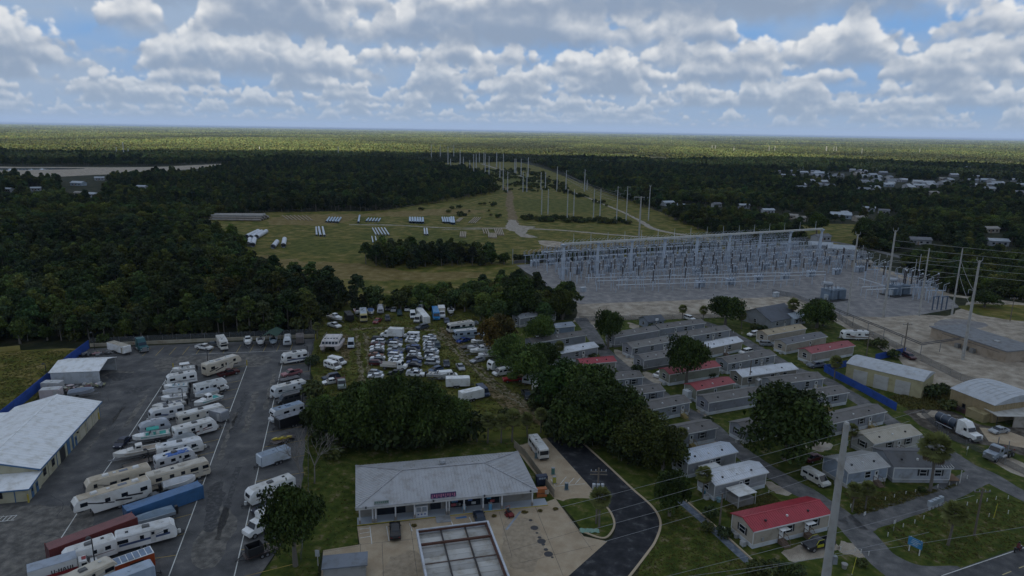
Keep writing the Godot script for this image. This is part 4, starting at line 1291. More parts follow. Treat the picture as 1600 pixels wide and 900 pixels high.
		for s in [-1, 1]:
			for x in [-0.75, 0.05]:
				wheel(a, x, s * 1.2, 0.34, 0.22)
			a.append(["fender", body([-1.25, 0.66, -1.1, 0.8, 0.4, 0.8, 0.55, 0.66], 0.1, 0.1, 0, 1), black, V(0, 0, s * 1.25)])
			a.append(["corner_trim", box, "second", V(h + 0.02, 1.6, s * 1.13), V(0.12, 1.9, 0.06)])
		recipes["box_trailer %.1f" % long] = a
	for long in [6.1, 12.2]:
		var h: float = long / 2
		var s := Shape.new()
		s.slab(V(-h, 0.12, -1.17), V(h, 2.56, 1.17))
		var ribs := int(long / 0.28)
		for k in ribs:
			var x: float = -h + 0.25 + (long - 0.5) * k / (ribs - 1)
			for z in [-1.17, 1.17]:
				s.slab(V(x - 0.07, 0.22, z - 0.035), V(x + 0.07, 2.46, z + 0.035))
			s.slab(V(x - 0.05, 2.55, -1.1), V(x + 0.05, 2.58, 1.1))
		var a := [["body", s.done(), null]]
		for x in [-h, h]:
			for z in [-1.17, 1.17]:
				a.append(["corner_post", box, null, V(x, 1.34, z), V(0.16, 2.60, 0.16)])
		for z in [-0.85, -0.3, 0.3, 0.85]:
			a.append(["lock_rod", box, steel, V(-h - 0.05, 1.35, z), V(0.05, 2.2, 0.05)])
		for z in [-0.58, 0.58]:
			a.append(["door", box, null, V(-h - 0.012, 1.34, z), V(0.05, 2.3, 1.08)])
		recipes["container" if long > 7 else "short_container"] = a
	# open trailer
	var ot := [["deck", Shape.new().slab(V(-2.6, 0.55, -1.0), V(2.4, 0.68, 1.0)).done(), null], ["hitch", Shape.new().bar(V(2.3, 0.5, 0.7), V(3.7, 0.5, 0), 0.1, 0.12).bar(V(2.3, 0.5, -0.7), V(3.7, 0.5, 0), 0.1, 0.12).done(), black]]
	for s in [-1, 1]:
		ot.append(["rail", Shape.new().bar(V(-2.6, 0.95, s), V(2.4, 0.95, s), 0.06, 0.06).done(), black])
		for x in [-2.6, -0.9, 0.8, 2.4]:
			ot.append(["stake", Shape.new().bar(V(x, 0.55, s), V(x, 0.97, s), 0.06, 0.06).done(), black])
		for x in [-0.75, 0.05]:
			wheel(ot, x, s * 1.18, 0.34, 0.22)
	recipes["open_trailer"] = ot
	make_boats()

func hull_mesh(long: float, beam: float, depth: float, keel: float) -> ArrayMesh:
	var s := Shape.new()
	var rows := []
	var n := 10
	for k in n + 1:
		var t := float(k) / n
		var x := lerpf(-long / 2, long / 2, t)
		var w := beam / 2 * (1.0 if t < 0.45 else sqrt(maxf(0.0, 1.0 - pow((t - 0.45) / 0.55, 2.4))))
		w = maxf(w, 0.04)
		var lift := depth * 0.32 * pow(t, 2.2)
		var k0 := keel + depth * 0.75 * pow(t, 5.0)
		rows.append([V(x, k0, 0), V(x, lerpf(k0, keel + depth * 0.45, 0.8), w * 0.82), V(x, keel + depth + lift, w), V(x, keel + depth + lift + 0.02, w * 0.84), V(x, keel + depth * (0.55 if t < 0.62 else 0.98) + lift, w * 0.80), V(x, keel + depth * (0.55 if t < 0.62 else 1.02) + lift, 0)])
	for k in n:
		for j in 5:
			var a: Vector3 = rows[k][j]
			var b: Vector3 = rows[k + 1][j]
			var c: Vector3 = rows[k + 1][j + 1]
			var d: Vector3 = rows[k][j + 1]
			s.quad(a, b, c, d)
			var f := V(1, 1, -1)
			s.quad(d * f, c * f, b * f, a * f)
	for j in 4:
		var a: Vector3 = rows[0][j]
		var b: Vector3 = rows[0][j + 1]
		s.tri(rows[0][5], b, a)
		s.tri(rows[0][5], a * V(1, 1, -1), b * V(1, 1, -1))
	return s.done()

func make_boats() -> void:
	for long in [5.5, 7.0, 8.5]:
		var h: float = long / 2
		var beam: float = 2.0 + long * 0.07
		var up := 0.62
		var a := [["hull", hull_mesh(long, beam, 1.05, up), null], ["waterline_stripe", body([-h + 0.1, up + 0.88, h * 0.55, up + 0.93, h * 0.55, up + 1.0, -h + 0.1, up + 0.96], beam / 2 + 0.006, beam / 2 + 0.006, 0, 9), "second"],
			["console", body([-0.5, up + 0.6, 0.5, up + 0.6, 0.35, up + 1.35, -0.2, up + 1.45], 0.45, 0.4, 1, 2), null], ["windscreen", body([0.45, up + 1.2, 0.1, up + 1.75, 0.05, up + 1.75, 0.38, up + 1.2], 0.7, 0.55, 1.8, 2.4), glass_mat],
			["seat", box, paint(0.5, 0.48, 0.44, 0.7), V(-1.2, up + 0.85, 0), V(0.6, 0.6, 1.3)], ["stern_seat", box, paint(0.5, 0.48, 0.44, 0.7), V(-h + 0.5, up + 0.8, 0), V(0.6, 0.5, beam * 0.7)],
			["outboard_motor", body([-h - 0.6, up - 0.1, -h - 0.35, up - 0.1, -h - 0.2, up + 0.9, -h - 0.15, up + 1.35, -h - 0.6, up + 1.4, -h - 0.7, up + 1.0], 0.2, 0.26, 0.6, 1.4), black],
			["trailer_frame", Shape.new().bar(V(-h + 0.2, 0.5, 0.8), V(h * 0.4, 0.5, 0.8), 0.1, 0.14).bar(V(-h + 0.2, 0.5, -0.8), V(h * 0.4, 0.5, -0.8), 0.1, 0.14).bar(V(h * 0.4, 0.5, 0.8), V(h + 1.0, 0.5, 0), 0.1, 0.12).bar(V(h * 0.4, 0.5, -0.8), V(h + 1.0, 0.5, 0), 0.1, 0.12).bar(V(-h + 0.6, 0.58, -0.85), V(-h + 0.6, 0.58, 0.85), 0.1, 0.12).bar(V(h + 0.85, 0, 0), V(h + 0.85, 0.75, 0), 0.08, 0.08).done(), steel]]
		for s in [-1, 1]:
			wheel(a, -h * 0.4, s * 1.1, 0.31, 0.2)
			if long > 6:
				wheel(a, -h * 0.4 + 0.75, s * 1.1, 0.31, 0.2)
		recipes["boat %.1f" % long] = a
		var topped: Array = a.duplicate()
		for s in [-1, 1]:
			topped.append(["top_post", Shape.new().bar(V(-0.9, up + 0.6, s * 0.6), V(-0.8, up + 2.25, s * 0.6), 0.05, 0.05).done(), steel])
			topped.append(["top_post", Shape.new().bar(V(0.5, up + 0.6, s * 0.6), V(0.4, up + 2.25, s * 0.6), 0.05, 0.05).done(), steel])
		topped.append(["canopy_top", body([-1.5, up + 2.2, 0.9, up + 2.2, 0.7, up + 2.34, -1.3, up + 2.36], 0.85, 0.75, up + 2.2, up + 2.35), "second"])
		recipes["topped_boat %.1f" % long] = topped
		var cab: Array = a.filter(func(e): return not e[0] in ["console", "windscreen", "seat"])
		cab.append(["cabin", body([-0.9, up + 0.6, h * 0.55, up + 0.9, h * 0.4, up + 1.45, 0.6, up + 1.55, 0.3, up + 2.15, -0.9, up + 2.2], 0.85, 0.7, up + 1.0, up + 2.2), null])
		cab.append(["cabin_window", body([0.64, up + 1.55, 0.36, up + 2.08, 0.33, up + 2.06, 0.58, up + 1.55], 0.74, 0.66, up + 1.5, up + 2.1), glass_mat, V(0.03, 0, 0)])
		for s in [-1, 1]:
			cab.append(["side_window", box, glass_mat, V(-0.2, up + 1.78, s * 0.79), V(0.8, 0.35, 0.05)])
		recipes["cabin_boat %.1f" % long] = cab
		var covered: Array = a.filter(func(e): return e[0] in ["hull", "trailer_frame", "wheel", "outboard_motor"])
		covered.append(["cover", body([-h - 0.05, up + 1.0, h - 0.3, up + 1.34, h * 0.3, up + 1.72, -h * 0.3, up + 1.8, -h + 0.1, up + 1.3], beam / 2 + 0.03, 0.12, up + 1.0, up + 1.8), "second"])
		recipes["covered_boat %.1f" % long] = covered

# ---------------------------------------------------------------- what stands in the lots
# [recipe, or recipe|name|category, rear x, rear y, front x, front y (pixels on the ground), paint, second paint, label]
const NAMES := {"topped_boat 5.5": "boat|boat", "trailer 7.0": "travel_trailer|trailer", "fifth_wheel": "fifth_wheel_trailer|trailer", "pickup": "pickup_truck|pickup", "camper_motor_home": "motor_home|motor home", "covered_boat 5.5": "boat|boat", "boat 5.5": "boat|boat", "boat 7.0": "boat|boat", "cabin_boat 7.0": "boat|boat", "trailer 10.0": "travel_trailer|trailer", "round_trailer": "travel_trailer|trailer", "trailer 8.5": "travel_trailer|trailer", "topped_boat 7.0": "boat|boat", "sedan": "parked_car|car", "cabin_boat 8.5": "boat|boat", "open_trailer": "empty_trailer|trailer", "coach": "motor_home|motor home", "long_fifth_wheel": "fifth_wheel_trailer|trailer", "container": "shipping_container|container", "covered_boat 7.0": "boat|boat", "box_trailer 6.0": "cargo_trailer|trailer", "van": "parked_van|van", "box_truck": "box_truck|truck", "tractor_unit": "tractor_unit|truck", "box_trailer 8.0": "cargo_trailer|trailer", "cabin_boat 5.5": "boat|boat", "box_trailer 4.2": "cargo_trailer|trailer", "flatbed_truck": "flatbed_truck|truck", "suv": "parked_car|car", "hatchback": "parked_car|car", "short_coach": "motor_home|motor home", "bus": "bus|bus", "tank_truck": "tank_truck|truck", "day_cab": "old_truck|truck"}
const WHITE := [0.76, 0.76, 0.74]
const CREAM := [0.60, 0.53, 0.42]
const ROOF := [0.58, 0.57, 0.54]

func col(a: Array, rough := 0.4) -> StandardMaterial3D:
	return paint(a[0], a[1], a[2], rough, a[3] if a.size() > 3 else 0.0)

func park(list: Array, group: String) -> void:
	for e in list:
		var a := gp(e[1], e[2])
		var b := gp(e[3], e[4])
		var n: PackedStringArray = (NAMES[e[0]] if NAMES.has(e[0]) else e[0]).split("|")
		make(e[0].get_slice("|", 0), n[-2], e[7], n[-1], (a + b) / 2, yaw_of(b - a), col(e[5]), col(e[6], 0.6) if e[6] else null, group).scale *= 1.05

func storage_lot() -> void:
	var g := "vehicles stored in the paved lot"
	park([
		["topped_boat 5.5", 302, 582, 273, 586, WHITE, WHITE, "small white boat with a white hard top at the head of the row"],
		["trailer 7.0", 309, 596, 259, 605, WHITE, ROOF, "white travel trailer with a dark side swoosh beside a hard-topped boat"],
		["suv", 338, 583, 325, 587, [0.05, 0.012, 0.014], null, "maroon car hidden between the first travel trailer and the cream fifth wheel"],
		["covered_boat 5.5", 345, 616, 300, 629, WHITE, [0.30, 0.33, 0.36], "boat under a slate cover behind the teal-striped cabin boat"],
		["boat 5.5", 290, 610, 262, 613, WHITE, [0.2, 0.3, 0.35], "small white boat just below the first travel trailer"],
		["open_trailer", 296, 640, 262, 650, [0.10, 0.09, 0.08], null, "bare trailer under the long narrow boat"],
		["box_trailer 4.2", 330, 655, 352, 660, [0.25, 0.26, 0.28], [0.4, 0.4, 0.4], "small grey box trailer at the nose of the long beige trailer"],
		["covered_boat 5.5", 300, 690, 265, 703, [0.5, 0.5, 0.5], [0.22, 0.24, 0.25], "low boat under a dark grey cover above the blue-tarped trailer"],
		["pickup", 256, 780, 232, 790, [0.05, 0.055, 0.06], null, "charcoal pickup tucked behind the long fifth wheel"],
		["fifth_wheel", 312, 592, 381, 570, CREAM, [0.56, 0.52, 0.45], "cream fifth-wheel trailer with a tan roof beside a dark red pickup"],
		["pickup", 344, 590, 371, 583, [0.07, 0.012, 0.012], null, "dark red pickup parked beside a cream fifth-wheel trailer"],
		["camper_motor_home", 300, 622, 362, 607, WHITE, [0.42, 0.43, 0.42], "white motor home with a bunk over its cab, below the cream fifth wheel"],
		["covered_boat 5.5", 297, 618, 252, 623, WHITE, [0.36, 0.37, 0.38], "white boat under a grey cover beside the first travel trailer"],
		["boat 5.5", 298, 625, 247, 633, WHITE, [0.3, 0.3, 0.32], "low white open boat between a covered boat and a longer boat"],
		["boat 7.0", 297, 634, 231, 648, [0.58, 0.57, 0.54], [0.12, 0.13, 0.16], "long narrow white boat beside a white travel trailer"],
		["cabin_boat 7.0", 349, 625, 300, 643, WHITE, [0.02, 0.30, 0.28], "white cabin boat with a teal stripe beside a motor home"],
		["trailer 7.0", 291, 648, 230, 662, [0.62, 0.63, 0.64], ROOF, "white travel trailer next to a silver round-ended trailer"],
		["trailer 10.0", 277, 668, 352, 649, [0.56, 0.53, 0.47], [0.60, 0.60, 0.58], "long beige travel trailer below the cabin boat"],
		["round_trailer", 264, 670, 219, 681, [0.38, 0.41, 0.45], [0.45, 0.46, 0.48], "silver blue round-ended trailer next to the teal-topped boat"],
		["trailer 8.5", 272, 690, 338, 672, WHITE, ROOF, "white travel trailer with three dark side windows below the long beige one"],
		["topped_boat 7.0", 269, 684, 206, 695, WHITE, [0.01, 0.30, 0.25], "white centre-console boat with a teal canopy top"],
		["sedan", 198, 689, 185, 701, [0.012, 0.018, 0.045], null, "dark blue car parked across the white line beside a boat"],
		["cabin_boat 8.5", 250, 707, 181, 722, [0.62, 0.60, 0.56], [0.30, 0.24, 0.18], "large white speedboat on a trailer next to the dark blue car"],
		["open_trailer", 236, 722, 194, 735, [0.08, 0.06, 0.045], null, "empty rusty open trailer below the large speedboat"],
		["trailer 8.5", 248, 719, 316, 704, WHITE, [0.60, 0.61, 0.62], "white travel trailer with a plain pale roof beside a tarp-covered one"],
		["trailer 7.0", 246, 737, 302, 721, [0.62, 0.63, 0.65], [0.56, 0.58, 0.60], "white travel trailer with a blue tarp on its roof"],
		["coach", 236, 766, 322, 741, CREAM, [0.50, 0.46, 0.39], "large cream motor home with a flat face beside two fifth wheels"],
		["fifth_wheel", 236, 753, 134, 782, CREAM, [0.44, 0.37, 0.27], "cream fifth-wheel trailer half hidden behind a longer white one"],
		["long_fifth_wheel", 236, 774, 114, 813, [0.70, 0.69, 0.65], [0.44, 0.37, 0.27], "long white fifth-wheel trailer with black swooshes and a black nose"],
		["covered_boat 5.5", 262, 769, 300, 759, WHITE, [0.5, 0.51, 0.53], "small white boat under a pale cover between the cream motor home and blue container"],
		["container", 213, 811, 301, 780, [0.05, 0.14, 0.29], null, "long blue shipping container with scuffed ribs"],
		["covered_boat 7.0", 266, 810, 208, 829, [0.30, 0.34, 0.38], [0.16, 0.22, 0.28], "boat under a blue grey tarp between the blue container and a trailer"],
		["container", 82, 876, 208, 828, [0.165, 0.038, 0.036], null, "long dark red shipping container"],
		["trailer 7.0", 176, 866, 106, 890, WHITE, [0.60, 0.59, 0.56], "white travel trailer with a dark front window alongside the red container"],
		["trailer 8.5", 190, 860, 270, 839, WHITE, [0.56, 0.56, 0.55], "white travel trailer with a rounded nose above the orange container"],
		["trailer 8.5", 106, 934, 160, 908, CREAM, [0.52, 0.47, 0.38], "cream-roofed trailer beside the moving truck"],
		["box_trailer 6.0", 182, 926, 226, 909, [0.30, 0.36, 0.43], [0.34, 0.40, 0.47], "blue grey box trailer below the orange container"],
		# right-hand row
		["trailer 7.0", 478, 563, 444, 569, WHITE, ROOF, "white travel trailer standing first at the head of the fence row"],
		["pickup", 471, 583, 440, 591, [0.30, 0.12, 0.13], null, "faded pink old pickup parked against the lot's side fence"],
		["open_trailer", 466, 591, 438, 598, [0.09, 0.09, 0.095], null, "grey open trailer beside the faded pink pickup"],
		["trailer 8.5", 471, 612, 432, 622, [0.60, 0.62, 0.63], ROOF, "white travel trailer with black front corner along the side fence"],
		["van", 464, 625, 437, 632, [0.03, 0.032, 0.035], null, "dark van squeezed between a travel trailer and a pickup camper"],
		["camper_motor_home", 470, 648, 424, 662, [0.60, 0.61, 0.62], [0.20, 0.26, 0.34], "white pickup camper with a blue grey roof beside a black box trailer"],
		["box_trailer 6.0", 471, 660, 436, 671, [0.012, 0.012, 0.013], [0.14, 0.15, 0.17], "black box trailer with a grey roof along the side fence"],
		["open_trailer|kayak_trailer|trailer", 457, 684, 426, 697, [0.05, 0.03, 0.028], null, "dark open trailer carrying two yellow kayaks"],
		["box_trailer 6.0", 451, 716, 406, 731, [0.50, 0.55, 0.60], [0.22, 0.27, 0.33], "pale blue box trailer with dark corner trim and faded lettering panel"],
		["trailer 8.5", 452, 767, 394, 789, WHITE, ROOF, "white travel trailer with dark blue swooshes alongside the lane"],
		["sedan", 431, 791, 399, 804, [0.012, 0.014, 0.03], null, "dark blue car between a travel trailer and the white box truck"],
		["box_truck", 432, 818, 386, 842, WHITE, WHITE, "white box truck with its bonnet to the lane under a tree"],
		["open_trailer|dump_trailer|trailer", 434, 856, 377, 878, [0.055, 0.035, 0.03], null, "dark trailer loaded with a black bin"],
		# along the back wall
		["tractor_unit", 212, 540, 232, 556, [0.012, 0.085, 0.095], null, "teal tractor unit with a tall sleeper cab beside a white trailer"],
		["box_trailer 8.0", 168, 545, 206, 556, WHITE, [0.36, 0.32, 0.25], "old white box trailer with a stained roof next to the teal tractor unit"],
		["pickup", 307, 544, 332, 548, WHITE, null, "white pickup parked by the back wall of the lot"],
		["sedan", 340, 540, 322, 541, [0.18, 0.18, 0.17], null, "grey car behind the white pickup by the back wall"],
		["camper_motor_home", 343, 536, 353, 552, [0.62, 0.60, 0.55], ROOF, "white motor home nosed out from the back wall"],
		["cabin_boat 5.5", 388, 533, 388, 547, WHITE, [0.2, 0.2, 0.22], "white cabin boat pointing out from the back wall"],
		["boat 5.5", 408, 532, 407, 547, WHITE, [0.25, 0.22, 0.2], "open white boat between a cabin boat and the green canopy"],
		["boat 5.5", 428, 531, 427, 546, [0.45, 0.52, 0.58], [0.1, 0.2, 0.3], "pale blue boat under the green canopy"],
		["round_trailer", 450, 531, 449, 545, [0.52, 0.54, 0.56], [0.5, 0.5, 0.5], "silver white trailer standing end-on by the back wall"],
		["box_trailer 4.2", 469, 541, 469, 531, [0.26, 0.24, 0.22], [0.13, 0.11, 0.10], "small box trailer with a dark rear door by the back wall"],
	], g)
	# the moving truck, lettered on its side
	var a := gp(60, 916)
	var b := gp(176, 880)
	var mt := make("long_box_truck", "moving_truck", "moving truck with a grey roof, red stripe and black lettering", "truck", (a + b) / 2, yaw_of(b - a), col(WHITE), col([0.58, 0.58, 0.57]), g)
	part(mt, "box_roof_panel", box, paint(0.28, 0.32, 0.38, 0.5), V(-2.8, 3.42, 0), V(6.25, 0.06, 2.42))
	part(mt, "stripe", box, paint(0.24, 0.02, 0.025, 0.5), V(-2.8, 1.75, 1.212), V(6.15, 0.55, 0.02))
	part(mt, "lettering", words("U-HAUL", 0.85), black, V(-1.6, 2.25, 1.225))
	part(mt, "hood_mark", box, paint(0.3, 0.03, 0.03, 0.5), V(1.2, 2.46, 0), V(0.6, 0.02, 0.9))
	# orange container with panels on its roof
	a = gp(184, 899)
	b = gp(236, 880)
	var oc := make("short_container", "orange_container", "short orange container with blue panels in white frames on its roof", "container", (a + b) / 2, yaw_of(b - a), col([0.42, 0.075, 0.02]), null, g)
	oc.scale *= 0.88
	part(oc, "roof_frame", box, col(WHITE), V(0, 2.66, 0), V(6.2, 0.12, 2.6))
	for k in 6:
		part(oc, "roof_panel", box, paint(0.13, 0.19, 0.28, 0.3), V(-2.5 + k * 1.0, 2.73, 0.0), V(0.86, 0.06, 2.3))
	part(oc, "side_vent", box, black, V(0.3, 1.9, 1.215), V(2.2, 0.25, 0.03))
	# loads
	a = gp(441, 690)
	for k in 2:
		var ky := thing("kayak", ["yellow kayak on the dark open trailer, beside the fence", "yellow kayak on the dark open trailer, beside the lane"][k], "kayak", a + V(0.6 - 1.2 * k, 0.68, -0.2 + 0.35 * k), 0.5, "kayaks on the open trailer")
		part(ky, "hull", Shape.new().profile(outline([-1.7, 0.25, -1.1, 0.0, 1.1, 0.0, 1.7, 0.25, 1.0, 0.42, -1.0, 0.42]), func(p: Vector2) -> float: return 0.36 * sqrt(maxf(0.02, 1.0 - pow(absf(p.x) / 1.75, 2)))).done(), paint(0.52, 0.40, 0.03, 0.4))
		part(ky, "cockpit", box, black, V(0, 0.43, 0), V(0.8, 0.04, 0.34))
	a = gp(398, 869)
	var bin := thing("waste_bin", "black open waste bin loaded on the dark trailer", "bin", a + V(0, 0.68, 0), yaw_of(gp(434, 856) - gp(377, 878)))
	for s in [-1, 1]:
		part(bin, "side_panel", box, black, V(0, 0.7, s * 0.92), V(2.4, 1.4, 0.08))
		part(bin, "end_panel", box, black, V(s * 1.2, 0.75, 0), V(0.08, 1.5, 1.76))
	part(bin, "floor_panel", box, black, V(0, 0.05, 0), V(2.3, 0.1, 1.75))
	# tarp on the travel trailer's roof
	a = gp(274, 729)
	var tarp := thing("roof_tarp", "crumpled bright blue tarp on a travel trailer's roof", "tarp", a + V(0.6, 3.07, 0), yaw_of(gp(302, 721) - gp(246, 737)))
	part(tarp, "sheet", crumpled(4.6, 1.9, 0.16, 12), paint(0.03, 0.11, 0.36, 0.5))
	# green canopy over the boat at the back wall
	a = gp(428, 537)
	var cn := thing("boat_canopy", "dark green fabric canopy on posts over a pale blue boat", "canopy", a, 0.0)
	part(cn, "roof", Shape.new().profile(outline([-2.3, 3.6, 0, 4.6, 2.3, 3.6, 2.25, 3.52, 0, 4.5, -2.25, 3.52]), func(_p: Vector2) -> float: return 3.6).done(), paint(0.016, 0.055, 0.035, 0.7))
	for x in [-2.2, 2.2]:
		for z in [-3.4, 0.0, 3.4]:
			part(cn, "post", Shape.new().bar(V(x, 0, z), V(x, 3.6, z), 0.08, 0.08).done(), steel)

func words(text: String, size: float) -> TextMesh:
	var t := TextMesh.new()
	t.text = text
	var f := SystemFont.new()
	f.font_names = PackedStringArray(["Droid Sans"])
	f.font_weight = 700
	t.font = f
	t.font_size = 32
	t.pixel_size = size / 32.0
	t.depth = 0.02
	return t

func crumpled(lx: float, lz: float, amp: float, sd: int) -> ArrayMesh:
	var n := FastNoiseLite.new()
	n.seed = sd
	n.frequency = 0.7
	var s := Shape.new()
	var c := 12
	var p := func(i: int, j: int) -> Vector3:
		var x := lx * (float(i) / c - 0.5)
		var z := lz * (float(j) / c - 0.5)
		return V(x, amp * (1.0 + n.get_noise_2d(x * 2, z * 2)) + (0.0 if i % c and j % c else -amp * 0.6), z)
	for i in c:
		for j in c:
			s.quad(p.call(i, j + 1), p.call(i, j), p.call(i + 1, j), p.call(i + 1, j + 1))
	return s.done()

